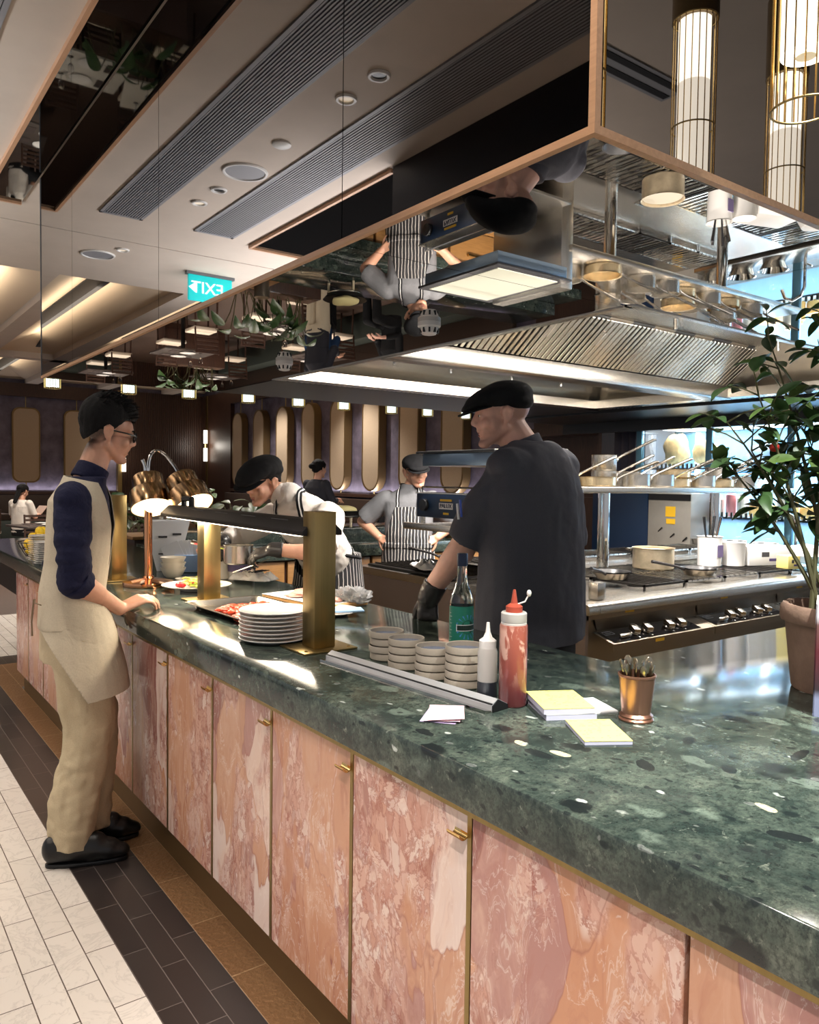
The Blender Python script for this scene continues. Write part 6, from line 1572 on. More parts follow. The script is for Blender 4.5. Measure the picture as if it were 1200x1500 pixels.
def flat_cap(root, T, k=1.0, tilt=0.0, m=None):
    """soft flat cap: round crown pulled forward over a short stiff peak"""
    Tm = T @ Matrix.Rotation(tilt, 4, 'X')
    Rm = Tm.to_3x3().to_4x4()
    B = Blob()
    def E_(c, r, rx=0.0): B.ell((0, 0, 0), tuple(q * k for q in r), Matrix.Translation(Tm @ (V(*c) * k)) @ Rm @ Matrix.Rotation(rx, 4, 'X'))
    E_((0, -0.022, 0.066), (0.092, 0.104, 0.058), 0.0)
    E_((0, 0.022, 0.074), (0.094, 0.105, 0.040), -0.22)
    E_((0, -0.045, 0.045), (0.086, 0.080, 0.040), 0.15)
    E_((0, 0.075, 0.058), (0.080, 0.068, 0.022), -0.35)
    dsp = folds(0.0025, 14, (1, 1, 1), 2.0)
    o = put('flat_cap', B.done('flat_cap', 0.006, 4, dsp), m or CAPB, root)
    # peak: a curved thin visor
    mb = MB(); R = []
    for i in range(15):
        a = PI * i / 14
        x = math.cos(a) * 0.078; y0 = 0.062 + 0.040 * math.sin(a); y1 = y0 + 0.052 * math.sin(a) ** 0.6 if 0 < i < 14 else y0
        zc = 0.046 - 0.010 * abs(math.cos(a)); zo = zc - 0.022 * math.sin(a)
        R.append([Tm @ (V(x, y0 - 0.025, zc + 0.004) * k), Tm @ (V(x * 1.03, y1, zo) * k), Tm @ (V(x * 1.03, y1, zo - 0.004) * k), Tm @ (V(x, y0 - 0.025, zc - 0.002) * k)])
    mb.rings(R); mb.build('cap_peak', m or CAPB, o)
    E = MB(); E.sphere((0, 0, 0), (0.010 * k, 0.010 * k, 0.004 * k), 10, 6, Matrix.Translation(Tm @ (V(0, -0.0, 0.126) * k)) @ Rm)
    return o
def hand_shapes(B, T, curl=(0.5, 0.55, 0.6, 0.7), spread=0.10, thumb=(0.75, 0.62, -0.25), s=1.0, k=1.0, side=1, r=1.0):
    """T: origin wrist, +X along the fingers, +Z back of the hand, thumb on side*Y"""
    def P(x, y, z): return T @ (V(x, y * side, z) * s)
    zax = T.to_3x3() @ V(0, 0, 1)
    for y0, y1 in ((0.022, 0.026), (0.008, 0.009), (-0.008, -0.009), (-0.020, -0.026)):
        B.cap(P(0.0, y0 * 0.7, 0), P(0.082, y1, 0.002), 0.0165 * s * r, 0.0135 * s * r, flat=zax, f=0.85)
    B.cap(P(0.01, 0.018, -0.008), P(0.045, 0.030, -0.012), 0.016 * s * r, 0.013 * s * r)
    fing = [(0.026, 0.046, 0.027, 0.020, 0.0090), (0.0088, 0.050, 0.031, 0.021, 0.0092), (-0.0088, 0.046, 0.029, 0.020, 0.0088), (-0.0258, 0.036, 0.022, 0.017, 0.0078)]
    for i, (y, a, b, c, rr) in enumerate(fing):
        base = V(0.086 - 0.004 * abs(i - 1), y, 0.002)
        yaw = spread * (1.5 - i) / 1.5
        ang = 0.0; p = base
        pts = [base]
        for j, (l_, w) in enumerate(((a, 0.75), (b, 1.0), (c, 0.8))):
            ang += curl[i] * w
            p = p + V(math.cos(ang) * math.cos(yaw), math.cos(ang) * math.sin(yaw), -math.sin(ang)) * l_
            pts.append(p)
        B.chain([P(*q) for q in pts], [rr * s * r, rr * 0.95 * s * r, rr * 0.88 * s * r, rr * 0.74 * s * r], n=12)
    t = V(*thumb).normalized(); b0 = V(0.024, 0.026, -0.008)
    p1 = b0 + t * 0.040; t2 = (t + V(0.45, -0.15, -0.2)).normalized(); p2 = p1 + t2 * 0.032; p3 = p2 + (t2 + V(0.2, -0.1, -0.1)).normalized() * 0.022
    B.chain([P(*b0), P(*p1), P(*p2), P(*p3)], [0.0135 * s * r, 0.0115 * s * r, 0.0100 * s * r, 0.0082 * s * r], n=12)
def hand_T(wrist, along, back):
    x = V(*along).normalized(); z = V(*back); z = (z - x * z.dot(x)).normalized(); y = z.cross(x)
    return Matrix(((x.x, y.x, z.x, wrist[0]), (x.y, y.y, z.y, wrist[1]), (x.z, y.z, z.z, wrist[2]), (0, 0, 0, 1)))
def head_T(pos, yaw=0.0, pitch=0.0, roll=0.0):
    """yaw > 0 turns to the wearer's left, pitch > 0 looks down"""
    return Matrix.Translation(V(*pos)) @ Matrix.Rotation(yaw, 4, 'Z') @ Matrix.Rotation(-pitch, 4, 'X') @ Matrix.Rotation(roll, 4, 'Y')
def shoe(root, heel, toe, w=0.045, name='shoe'):
    """black lace-up from heel to toe (root frame, on the floor)"""
    h = V(heel[0], heel[1], 0); t = V(toe[0], toe[1], 0); d = (t - h); L_ = d.length; d.normalize(); sd = V(d.y, -d.x, 0)
    B = Blob()
    prof = [(0.02, 0.036, 0.054), (0.07, 0.039, 0.058), (0.13, 0.041, 0.056), (0.18, 0.046, 0.044), (0.23, 0.046, 0.034), (0.275, 0.036, 0.026)]
    for (a, ww, hh), (a2, w2, h2) in zip(prof, prof[1:]):
        q = h + d * a * (L_ / 0.30); q2 = h + d * a2 * (L_ / 0.30)
        B.cap(q + V(0, 0, hh + 0.012), q2 + V(0, 0, h2 + 0.012), ww, w2, flat=(0, 0, 1), f=hh / ww)
    B.cap(h + d * 0.055 + V(0, 0, 0.07), h + d * 0.06 + V(0, 0, 0.105), 0.043, 0.040, ends=(1, 0))
    o = put(name, B.done(name, 0.006, 3), LEATHER, root)
    m = MB(); pts = []
    for i in range(24):
        a = 2 * PI * i / 24
        u = 0.15 + 0.155 * math.cos(a); ww = (0.038 + 0.006 * math.cos(a)) * math.copysign(abs(math.sin(a)) ** 0.75, math.sin(a))
        p = h + d * u * (L_ / 0.30) + sd * ww; pts.append((p.x, p.y))
    m.poly_prism(pts[::-1], 0.001, 0.017); m.build('sole', BLACK, o, bevel=0.003)
    m = MB()
    for k_ in range(4):
        c = h + d * (0.10 + 0.026 * k_) * (L_ / 0.30) + V(0, 0, 0.112 - 0.012 * k_)
        m.tube([c - sd * 0.022 + V(0, 0, -0.012), c + V(0, 0, 0.004), c + sd * 0.022 + V(0, 0, -0.012)], 0.0026, 5)
    m.build('laces', BLACK, o)
    return o

from mathutils.bvhtree import BVHTree
def strap(name, shirt, pts, width, lift, parent, m_edge, m_mid):
    """a flat ribbon laid over a garment: dark edges, pale middle line"""
    me = shirt.data
    tr = BVHTree.FromPolygons([v.co for v in me.vertices], [tuple(p.vertices) for p in me.polygons])
    P_ = []
    n = 22
    for i in range(n + 1):
        u = i / n * (len(pts) - 1); k = min(int(u), len(pts) - 2)
        q = pts[k].lerp(pts[k + 1], u - k)
        c, nn, _, _ = tr.find_nearest(q)
        P_.append((c, nn))
    rows = {}
    for j, (o0, o1, mm, lf) in enumerate(((-1, 1, m_edge, lift), (-0.22, 0.22, m_mid, lift + 0.0025))):
        R = []
        for i, (c, nn) in enumerate(P_):
            d = (P_[min(i + 1, n)][0] - P_[max(i - 1, 0)][0]).normalized(); sd = d.cross(nn).normalized()
            a = c + nn * lf + sd * width * o0; b = c + nn * lf + sd * width * o1
            R.append([a, b, b - nn * 0.002, a - nn * 0.002])
        mb = MB(); mb.rings(R)
        if j == 0: first = mb.build(name, mm, parent)
        else: mb.build('strap_stripe', mm, first)
    return first

def tufts(name, T, spots, m, parent, seed=1, n=160, L0=0.03, k=1.0):
    """short locks of hair standing on the crown and fringe"""
    r = random.Random(seed); mb = MB()
    for i in range(n):
        x, y, z, dx, dy, dz = spots(r)
        p = T @ (V(x, y, z) * k); d = (T.to_3x3() @ V(dx, dy, dz)).normalized(); L_ = L0 * r.uniform(0.6, 1.3)
        d2 = (d + (T.to_3x3() @ V(0, 0.35, -0.25))).normalized()
        mb.tube([p, p + d * L_ * 0.55, p + d * L_ * 0.55 + d2 * L_ * 0.5], [0.0052, 0.0042, 0.0008], 5)
    return mb.build(name, m, parent)
# ---------------- the waiter: beige linen waistcoat over a navy shirt, leaning a hand on the counter
# own frame: +Y forward (towards the counter), +X to his right
def waiter():
    t = thing('person', 'waiter in beige linen waistcoat and apron, navy sleeves and glasses, one hand on the counter', 'person', (0.775, 3.30, 0), R_(-90))
    # world X = own y + .80 ; world Y = 3.22 - own x
    TURN = R_(-22)
    B = Blob()
    H = head_T((-0.02, 0.145, 1.672), R_(-7), R_(12), R_(2))
    head_shapes(B, H, k=1.0)
    B.cap((-0.01, 0.055, 1.47), (-0.02, 0.105, 1.60), 0.058, 0.054)
    B.loft([((0, 0.0, 0.92), 0.13, 0.08), ((0, 0.02, 1.15), 0.125, 0.085), ((0, 0.03, 1.36), 0.14, 0.08), ((0, 0.04, 1.44), 0.08, 0.055)], turn=TURN)
    # arms
    shR = V(0.174, -0.045, 1.410); elR = V(0.195, -0.045, 1.105); wrR = V(0.045, 0.170, 0.955)
    B.chain([shR.lerp(elR, 0.25), elR, wrR], [0.042, 0.043, 0.029], flat=(0, 0, 1), f=1.0)
    B.cap(elR.lerp(wrR, 0.12), elR.lerp(wrR, 0.5), 0.050, 0.040)
    TR = hand_T(wrR + V(-0.004, 0.008, 0.002), (-0.12, 0.90, 0.30), (0.22, -0.25, 0.95))
    hand_shapes(B, TR, (0.50, 0.56, 0.60, 0.64), 0.16, (0.62, 0.68, -0.40), 1.06, side=1, r=1.08)
    shL = V(-0.155, 0.090, 1.425); elL = V(-0.205, -0.005, 1.12); wrL = V(-0.20, 0.13, 0.98)
    B.chain([shL.lerp(elL, 0.25), elL, wrL], [0.042, 0.043, 0.031])
    hand_shapes(B, hand_T(wrL, (0.25, 0.3, -0.9), (-0.9, 0.2, 0.0)), (0.3, 0.3, 0.35, 0.4), 0.1, (0.75, 0.5, -0.3), side=-1)
    # legs inside the trousers
    for sx, hx_, kn, an in ((1, (0.085, 0, 0.92), (0.115, 0.025, 0.50), (0.16, -0.065, 0.09)), (-1, (-0.085, 0, 0.92), (-0.05, 0.09, 0.50), (0.03, 0.065, 0.09))):
        B.chain([hx_, kn, an], [0.075, 0.052, 0.036])
    bmesh_ = B.done('body', 0.0052, 3)
    Hi = H.inverted()
    def fade(c):
        if c.z < 1.5: return 0.0
        q = Hi @ c
        if abs(q.x) > 0.070 and -0.04 < q.y < 0.02 and q.z < 0.04: return 0.0
        if q.y > 0.03: return 0.0
        lim = -0.015 if q.y > -0.03 else -0.015 - (-0.03 - q.y) * 1.5
        return 0.95 * sst(q.z, lim - 0.05, lim + 0.02) * (1 - sst(q.y, 0.0, 0.03))
    paint(bmesh_, 'crop', fade)
    body = put('body', bmesh_, SKIN_A, t)
    face_parts(t, H)
    put('hair', hair_mesh(H, 0.064, 0.006, -0.050, 1.03, 0.003, top=0.036), HAIRB, t)
    def sp(r):
        a = r.uniform(-1, 1); b = r.uniform(-0.95, 1.0)
        x = 0.068 * a; y = 0.075 * b - 0.005
        z = 0.054 + 0.104 * math.sqrt(max(0.05, 1 - (x / 0.090) ** 2 - ((y + 0.018) / 0.112) ** 2))
        return x, y, z, a * 0.35 + r.uniform(-.2, .2), 0.45 + 0.5 * max(0, b) + r.uniform(-.3, .3), 0.55
    tufts('hair_tufts', H, sp, HAIRB, t, 5, 260, 0.026)
    # glasses
    g = MB()
    for sx in (-1, 1):
        c = V(sx * 0.034, 0.098, 0.006)
        R4 = H @ Matrix.Translation(c) @ Matrix.Rotation(R_(90), 4, 'X') @ Matrix.Diagonal((1.0, 0.86, 1, 1))
        g.torus((0, 0, 0), 0.023, 0.0032, 28, 6, R4)
        g.tube([H @ V(sx * 0.057, 0.094, 0.012), H @ V(sx * 0.079, 0.055, 0.014), H @ V(sx * 0.083, -0.005, 0.012), H @ V(sx * 0.080, -0.03, -0.01)], 0.0034, 6)
    g.tube([H @ V(-0.012, 0.1, 0.009), H @ V(0, 0.106, 0.012), H @ V(0.012, 0.1, 0.009)], 0.002, 6)
    go = g.build('glasses', BLACK, t)
    for sx in (-1, 1):
        R4 = H @ Matrix.Translation(V(sx * 0.034, 0.098, 0.006)) @ Matrix.Rotation(R_(90), 4, 'X') @ Matrix.Diagonal((1.0, 0.86, 1, 1))
        MB().lathe([(0.022, -0.0006), (0.022, 0.0006)], n=20, mtx=R4).build('lens', GLASS, go)
    # navy shirt: sleeves rolled at the elbow and a stand collar
    B = Blob()
    B.loft([((0, 0.0, 0.95), 0.152, 0.108), ((0, 0.0, 1.02), 0.152, 0.11), ((0, 0.02, 1.15), 0.150, 0.108), ((0, 0.03, 1.30), 0.168, 0.112), ((0, 0.03, 1.40), 0.172, 0.104), ((0, 0.045, 1.465), 0.115, 0.078), ((-0.003, 0.06, 1.495), 0.070, 0.068)], turn=TURN)
    cf = elR.lerp(wrR, 0.10)
    B.cap(shR, V(0.05, -0.01, 1.40), 0.06, 0.05); B.cap(shR + V(-0.02, 0.008, 0.0), shR.lerp(elR, 0.5) + V(0.008, 0, 0), 0.069, 0.067); B.cap(shR.lerp(elR, 0.5) + V(0.008, 0, 0), elR, 0.068, 0.062); B.cap(elR, cf, 0.063, 0.058, ends=(1, 0))
    B.cap(shL, elL, 0.072, 0.062); B.cap(elL, elL.lerp(wrL, 0.5), 0.062, 0.056, ends=(1, 0))
    fo_ = folds(0.010, 15, (0.6, 0.6, 1.6), 3); fo = lambda c, n: fo_(c, n) * (1.2 if c.z < 1.25 else 0.5)
    sh = put('shirt', B.done('shirt', 0.007, 3, lambda c, n: fo(c, n) * (1 if abs(c.x) > 0.15 else 0.2)), NAVYC, t)
    m = MB()   # turned-up cuff
    dv = (wrR - elR).normalized()
    m2 = Blob(); m2.cap(cf - dv * 0.035, cf + dv * 0.018, 0.067, 0.063, ends=(0, 0), n=24); put('cuff', m2.done('cuff', 0.006, 2, folds(0.003, 20, (1, 1, 1), 5)), NAVYC, sh)
    c_ = Blob(); c_.cap((-0.008, 0.055, 1.475), (-0.014, 0.085, 1.535), 0.068, 0.064, ends=(0, 0), n=28)
    put('collar', c_.done('collar', 0.005, 2), NAVYC, sh)
    # waistcoat
    B = Blob()
    B.loft([((0, 0.01, 0.90), 0.178, 0.138), ((0, 0.005, 0.97), 0.170, 0.128), ((0, 0.0, 1.04), 0.166, 0.122), ((0, 0.015, 1.15), 0.164, 0.120), ((0, 0.03, 1.30), 0.182, 0.124), ((0, 0.028, 1.40), 0.184, 0.114), ((0, 0.042, 1.465), 0.126, 0.087), ((0, 0.05, 1.50), 0.092, 0.082)])
    shr = shR
    def cutv(c):
        for sx in (-1, 1):
            q = (c - V(sx * 0.235, 0.03, 1.355)); 
            if (q.x / 0.095) ** 2 + (q.y / 0.092) ** 2 + (q.z / 0.125) ** 2 < 1: return True
        if c.y > 0.075 and abs(c.x) < 0.085 * (c.z - 1.12) / 0.36: return True     # V opening in front
        return False
    fv = folds(0.005, 9, (1, 1, 0.5), 7)
    wme = B.done('waistcoat', 0.006, 3, fv, cutv, 0.004, [((0, 0, 0.905), (0, 0.05, -1)), ((0, 0, 1.492), (0, 0.2, 1))])
    wme.transform(Matrix.Rotation(TURN, 4, 'Z')); wc = put('waistcoat', wme, LINEN, t)
    m = MB(); m.tube([V(0.10, -0.122, 1.02), V(0.13, -0.118, 1.01), V(0.155, -0.09, 1.005)], 0.0025, 5); m.tube([V(0.105, -0.125, 1.02), V(0.11, -0.132, 0.95), V(0.108, -0.132, 0.88)], 0.003, 5); m.tube([V(0.12, -0.122, 1.015), V(0.128, -0.128, 0.94), V(0.135, -0.125, 0.885)], 0.003, 5)
    bt = m.build('back_tie', mat('brown_cord', S(120, 100, 76), 0.8), wc)
    bt.data.transform(Matrix.Rotation(TURN, 4, 'Z'))
    # apron hanging from the waist, its back edge falling away to a point
    B = Blob()
    B.loft([((0, 0.02, 0.60), 0.215, 0.205), ((0, 0.015, 0.72), 0.205, 0.188), ((0, 0.01, 0.82), 0.192, 0.165), ((0, 0.008, 0.93), 0.176, 0.138), ((0, 0.0, 1.0), 0.166, 0.124)])
    def cuta(c):
        return False
    fa = folds(0.012, 5, (1, 1, 0.2), 1)
    ame = B.done('apron', 0.007, 3, lambda c, n: fa(c, n) * min(1, (0.98 - c.z) * 3), None, 0.004, [((0, 0, 0.985), (0, 0, 1)), ((0, -0.13, 0.92), (0, -1, -0.62)), ((0, 0.02, 0.625), (0, 0.14, -1))])
    ame.transform(Matrix.Rotation(TURN * 0.6, 4, 'Z')); put('apron', ame, LINEN, t)
    # wide trousers
    B = Blob()
    B.loft([((0, 0.0, 0.76), 0.168, 0.125), ((0, 0.0, 0.88), 0.165, 0.12), ((0, 0, 1.0), 0.150, 0.108)])
    def leg(pts): 
        for (a, ra), (b, rb) in zip(pts, pts[1:]): B.cap(a, b, ra, rb, ends=(1, 1), flat=(1, 0, 0), f=0.9)
    leg([((0.085, 0.0, 0.86), 0.112), ((0.115, 0.03, 0.52), 0.098), ((0.135, -0.035, 0.24), 0.088)])
    B.cap((0.135, -0.035, 0.24), (0.155, -0.050, 0.055), 0.088, 0.084, ends=(1, 0))
    leg([((-0.085, 0.01, 0.86), 0.112), ((-0.05, 0.09, 0.52), 0.098), ((0.0, 0.075, 0.26), 0.084)])
    B.cap((0.0, 0.075, 0.26), (0.03, 0.06, 0.07), 0.084, 0.080, ends=(1, 0))
    ft0 = folds(0.016, 8, (1, 1, 0.45), 4); ft1 = folds(0.007, 16, (1, 1, 1.2), 9)
    ft = lambda c, n: ft0(c, n) + ft1(c, n)
    put('trousers', B.done('trousers', 0.007, 4, lambda c, n: ft(c, n) * min(1.0, max(0.2, (0.95 - c.z) * 2))), LINEND, t)
    shoe(t, (0.14, -0.135), (0.235, 0.14)); shoe(t, (0.015, -0.03), (0.065, 0.235))
    return t
waiter()
# ---------------- the tall chef seen from behind
def chef():
    rz = R_(12)
    O = V(2.235, 2.184, 0)
    t = thing('person', 'tall chef in charcoal jacket and black flat cap, back to the camera, head turned left', 'person', O, rz)
    Ti = Matrix.Translation(O) @ Matrix.Rotation(rz, 4, 'Z'); Ti = Ti.inverted()
    def Wd(x, y, z): return Ti @ V(x, y, z)
    B = Blob()
    H = head_T(Wd(2.125, 2.265, 1.755), R_(50) - rz + R_(4), R_(6), R_(-3))
    P = head_shapes(B, H, k=1.06)
    nb = Wd(2.205, 2.215, 1.62)
    B.cap(nb, H @ V(0, -0.028, -0.05), 0.072, 0.068)
    B.loft([((0, 0, 0.92), 0.17, 0.12), ((0, 0.0, 1.2), 0.18, 0.12), ((0, 0, 1.42), 0.17, 0.10), ((0, 0, 1.58), 0.10, 0.07)])
    shL = V(-0.195, 0.02, 1.535); elL = Wd(1.990, 2.335, 1.225); wrL = Wd(1.925, 2.455, 1.045)
    B.chain([shL.lerp(elL, 0.3), elL, wrL], [0.052, 0.054, 0.037]); B.cap(elL, elL.lerp(wrL, 0.4), 0.056, 0.050)
    TL = hand_T(wrL + V(0, 0, -0.01), Ti.to_3x3() @ V(-0.12, -0.10, -0.98), Ti.to_3x3() @ V(-0.6, -0.8, 0.15))
    hand_shapes(B, TL, (0.9, 0.95, 1.0, 1.0), 0.06, (0.75, 0.4, -0.5), 1.02, side=-1)
    shR = V(0.20, 0.0, 1.535); elR = V(0.265, -0.01, 1.19); wrR = V(0.255, 0.13, 0.97)
    B.chain([shR.lerp(elR, 0.3), elR, wrR], [0.052, 0.052, 0.037])
    hand_shapes(B, hand_T(wrR, (0, 0.5, -0.85), (1, 0, 0)), (0.4, 0.45, 0.5, 0.55), 0.08, (0.7, 0.5, -0.4), side=1)
    for sx in (-1, 1): B.chain([(sx * 0.095, 0, 0.92), (sx * 0.11, 0.0, 0.5), (sx * 0.12, -0.02, 0.06)], [0.085, 0.06, 0.04])
    bm = B.done('body', 0.0055, 3)
    bm.materials.append(SKIN_B)
    Hi = H.inverted()
    def crop(c):
        if c.z < 1.5: return 0.0
        q = (Hi @ c) / 1.06
        if abs(q.x) > 0.068 and -0.04 < q.y < 0.012 and -0.04 < q.z < 0.032: return 0.0
        side = sst(q.z + 0.5 * q.y, -0.005, 0.02) * (1 - sst(q.y, 0.03, 0.055))
        back = sst(-q.y, 0.015, 0.05) * sst(q.z, -0.075, -0.03)
        return 0.6 * max(side, back)
    def stub(c):
        if c.z < 1.5: return 0.0
        q = (Hi @ c) / 1.06
        if q.length > 0.17: return 0.0
        jaw = sst(-q.z, 0.030, 0.062) * sst(q.y, -0.02, 0.02)
        burn = sst(q.y, 0.0, 0.02) * (1 - sst(q.y, 0.028, 0.045)) * sst(-q.z, -0.01, 0.02)
        mouth = 0.4 * sst(q.y, 0.07, 0.08) * (1 - sst(abs(q.z + 0.062), 0.008, 0.016))
        return max(0.0, 0.62 * max(jaw, burn) - mouth)
    paint(bm, 'crop', crop); paint(bm, 'stub', stub)
    link('body', bm, t)
    face_parts(t, H, HAIRBR, 1.06)
    flat_cap(t, H, 1.10, R_(-3))
    # jacket
    B = Blob()
    B.loft([((0, 0.005, 0.865), 0.274, 0.180), ((0, 0.005, 0.95), 0.272, 0.178), ((0, 0.0, 1.10), 0.263, 0.168), ((0, 0.0, 1.30), 0.263, 0.156), ((0, -0.005, 1.45), 0.270, 0.140), ((0, 0.0, 1.53), 0.250, 0.120), ((0, 0.0, 1.59), 0.205, 0.100), ((-0.005, 0.005, 1.635), 0.140, 0.088), ((-0.008, 0.015, 1.66), 0.095, 0.082)])
    B.cap((-0.19, 0, 1.555), (0.19, 0, 1.555), 0.086, 0.086, n=22, flat=(0, 0, 1), f=0.9)
    slL = elL.lerp(shL, 0.13); slR = elR.lerp(shR, 0.12)
    B.cap(shL + V(0.03, 0, -0.01), shL.lerp(slL, 0.5), 0.086, 0.088); B.cap(shL.lerp(slL, 0.5), slL, 0.088, 0.080, ends=(1, 0))
    B.cap(shR + V(-0.03, 0, -0.01), shR.lerp(slR, 0.5), 0.090, 0.084); B.cap(shR.lerp(slR, 0.5), slR, 0.084, 0.076, ends=(1, 0))
    f1 = folds(0.013, 6, (1, 1, 0.4), 11); f2 = folds(0.005, 13, (1, 1, 1), 4)
    jk = put('jacket', B.done('jacket', 0.008, 3, lambda c, n: f1(c, n) + f2(c, n), lambda c: c.z < 0.872 and abs(c.x) < 0.26), CHEFG, t)
    c_ = Blob(); c_.cap(nb + V(0, 0, -0.01), nb.lerp(H @ V(0, -0.028, -0.06), 0.35) + V(0, 0, 0.016), 0.088, 0.083, ends=(0, 0), n=28)
    put('collar', c_.done('collar', 0.006, 2), CHEFG, jk)
    m = MB(); m.tube([V(-0.235, -0.055, 1.22 - 0.06 * i) for i in range(6)], 0.003, 5); m.build('side_seam', BLACK, jk)
    # pens in the sleeve pocket
    pp = shL.lerp(slL, 0.72) + V(-0.093, 0.0, 0.02)
    MB().cyl(pp, pp + V(-0.004, 0.005, 0.065), 0.0045, 8).build('pen', mat('blue_pen', S(60, 90, 190), 0.3), jk)
    MB().cyl(pp + V(0, 0.014, -0.01), pp + V(-0.004, 0.019, 0.05), 0.0045, 8).build('pen', WHITEM, jk)
    # glove
    B = Blob()
    hand_shapes(B, TL, (0.9, 0.95, 1.0, 1.0), 0.06, (0.75, 0.4, -0.5), 1.05, side=-1, r=1.26)
    B.cap(wrL.lerp(elL, 0.22), wrL + V(0, 0, -0.02), 0.050, 0.045, ends=(0, 1), n=22)
    put('glove', B.done('glove', 0.0045, 2, folds(0.002, 40, (1, 1, 1), 2)), GLOVE, t)
    # trousers and shoes behind the counter
    B = Blob(); B.loft([((0, 0, 0.80), 0.215, 0.15), ((0, 0, 1.0), 0.21, 0.145)])
    for sx in (-1, 1): B.cap((sx * 0.10, 0, 0.85), (sx * 0.12, -0.01, 0.05), 0.112, 0.082, ends=(1, 0))
    put('trousers', B.done('trousers', 0.012, 3), DARKC, t)
    for sx in (-1, 1): shoe(t, (sx * 0.12, -0.10), (sx * 0.15, 0.20))
    return t
chef()
# ---------------- the cook in white leaning over the pass
def leaner():
    O = V(2.30, 3.92, 0); rz = R_(118)          # own +Y points to world (-0.88,-0.47): towards the pass and the camera
    t = thing('person', 'cook in white shirt, striped apron and black cap leaning over the pass', 'person', O, rz)
    Ti = (Matrix.Translation(O) @ Matrix.Rotation(rz, 4, 'Z')).inverted()
    W_ = lambda x, y, z: Ti @ V(x, y, z)
    B = Blob()
    hip = V(0, -0.04, 1.03); chest = W_(2.10, 3.80, 1.27); nk = W_(2.02, 3.83, 1.40)
    H = head_T(W_(1.90, 3.915, 1.475), R_(104) - rz, R_(20), R_(-6))
    head_shapes(B, H, k=1.02)
    B.cap(nk, H @ V(0, -0.035, -0.05), 0.058, 0.054)
    B.cap(hip, chest, 0.12, 0.13, flat=(0, 1, 0.6), f=0.75)
    shL = W_(2.13, 3.60, 1.29); shR = W_(2.06, 4.06, 1.28)
    # screen-near arm (his left): forearm level, hand with tweezers over the salad plate
    elL = W_(2.01, 3.45, 1.115); wrL = W_(1.80, 3.585, 1.135)
    elR = W_(1.93, 4.30, 1.16); wrR = W_(1.76, 4.14, 1.13)
    B.chain([shL, elL, wrL], [0.052, 0.046, 0.032]); B.cap(elL, elL.lerp(wrL, 0.45), 0.047, 0.042)
    B.chain([shR, elR, wrR], [0.052, 0.044, 0.032])
    al = Ti.to_3x3() @ V(-0.75, 0.62, -0.30)
    TL = hand_T(wrL + V(0, 0, 0.0), al, Ti.to_3x3() @ V(-0.35, -0.35, 0.85))
    hand_shapes(B, TL, (0.55, 0.65, 0.75, 0.85), 0.05, (0.85, 0.35, -0.35), 1.0, side=-1)
    TR = hand_T(wrR, Ti.to_3x3() @ V(-0.5, -0.8, -0.15), Ti.to_3x3() @ V(-0.3, 0.1, 0.9))
    hand_shapes(B, TR, (0.75, 0.8, 0.85, 0.9), 0.05, (0.8, 0.45, -0.3), 1.0, side=1)
    for sx in (-1, 1): B.chain([(sx * 0.09, -0.06, 0.93), (sx * 0.10, -0.04, 0.5), (sx * 0.11, -0.06, 0.06)], [0.08, 0.055, 0.04])
    put('body', B.done('body', 0.0055, 3), SKIN_A, t)
    face_parts(t, H, HAIRB, 1.02)
    put('hair', hair_mesh(H, 0.07, 0.01, -0.035, 1.0, 0.003), HAIRB, t)
    flat_cap(t, H, 1.12, R_(-4))
    # shirt
    B = Blob()
    hy = (chest - hip).normalized()
    B.cap(hip + V(0, 0, -0.03), hip.lerp(chest, 0.5), 0.175, 0.172, flat=(0, 1, 0.6), f=0.76, n=28); B.cap(hip.lerp(chest, 0.5), chest, 0.172, 0.178, flat=(0, 1, 0.6), f=0.78, n=28)
    B.cap(chest, nk, 0.15, 0.078, n=24)
    B.cap(shL, shR, 0.082, 0.082, n=20)
    B.cap(shL, shL.lerp(elL, 0.85), 0.088, 0.080, ends=(1, 0)); B.cap(shR, elR, 0.085, 0.072); B.cap(elR, elR.lerp(wrR, 0.8), 0.070, 0.052, ends=(1, 0))
    f1 = folds(0.010, 8, (1, 1, 0.7), 21); f2 = folds(0.005, 17, (1, 1, 1), 3)
    sh = put('shirt', B.done('shirt', 0.007, 3, lambda c, n: f1(c, n) + f2(c, n)), SHIRTW, t)
    c_ = Blob(); c_.cap(nk + V(0, 0, -0.02), nk.lerp(H @ V(0, -0.03, -0.06), 0.55), 0.074, 0.066, ends=(0, 0), n=26); put('collar', c_.done('collar', 0.006, 2), SHIRTW, sh)
    # apron bib, skirt and tie
    B = Blob()
    B.cap(hip + V(0, 0, -0.02), hip.lerp(chest, 0.5), 0.186, 0.184, flat=(0, 1, 0.6), f=0.80, n=28); B.cap(hip.lerp(chest, 0.5), chest, 0.184, 0.186, flat=(0, 1, 0.6), f=0.84, n=28)
    B.loft([((0, -0.03, 0.42), 0.25, 0.20), ((0, -0.04, 0.70), 0.235, 0.19), ((0, -0.045, 0.94), 0.205, 0.172), ((0, -0.04, 1.07), 0.192, 0.158)])
    def cut(c):
        s = (c - hip).dot(hy) / (chest - hip).length
        if s > 0.92: return True
        if s > 0.16:
            n_ = c - (hip + hy * (c - hip).dot(hy)); return (n_.y - 0.15 * (1 - s)) < -0.01 + 0.05 * s
        return c.z < 0.44
    put('apron', B.done('apron', 0.007, 3, folds(0.006, 7, (1, 1, 0.5), 8), cut, 0.003), APRON, t)
    m = MB(); pts = []
    for k in range(25):
        a = 2 * PI * k / 24; pts.append(hip + V(0.196 * math.cos(a), 0.162 * math.sin(a) + 0.005, 0.02 + 0.03 * math.sin(a)))
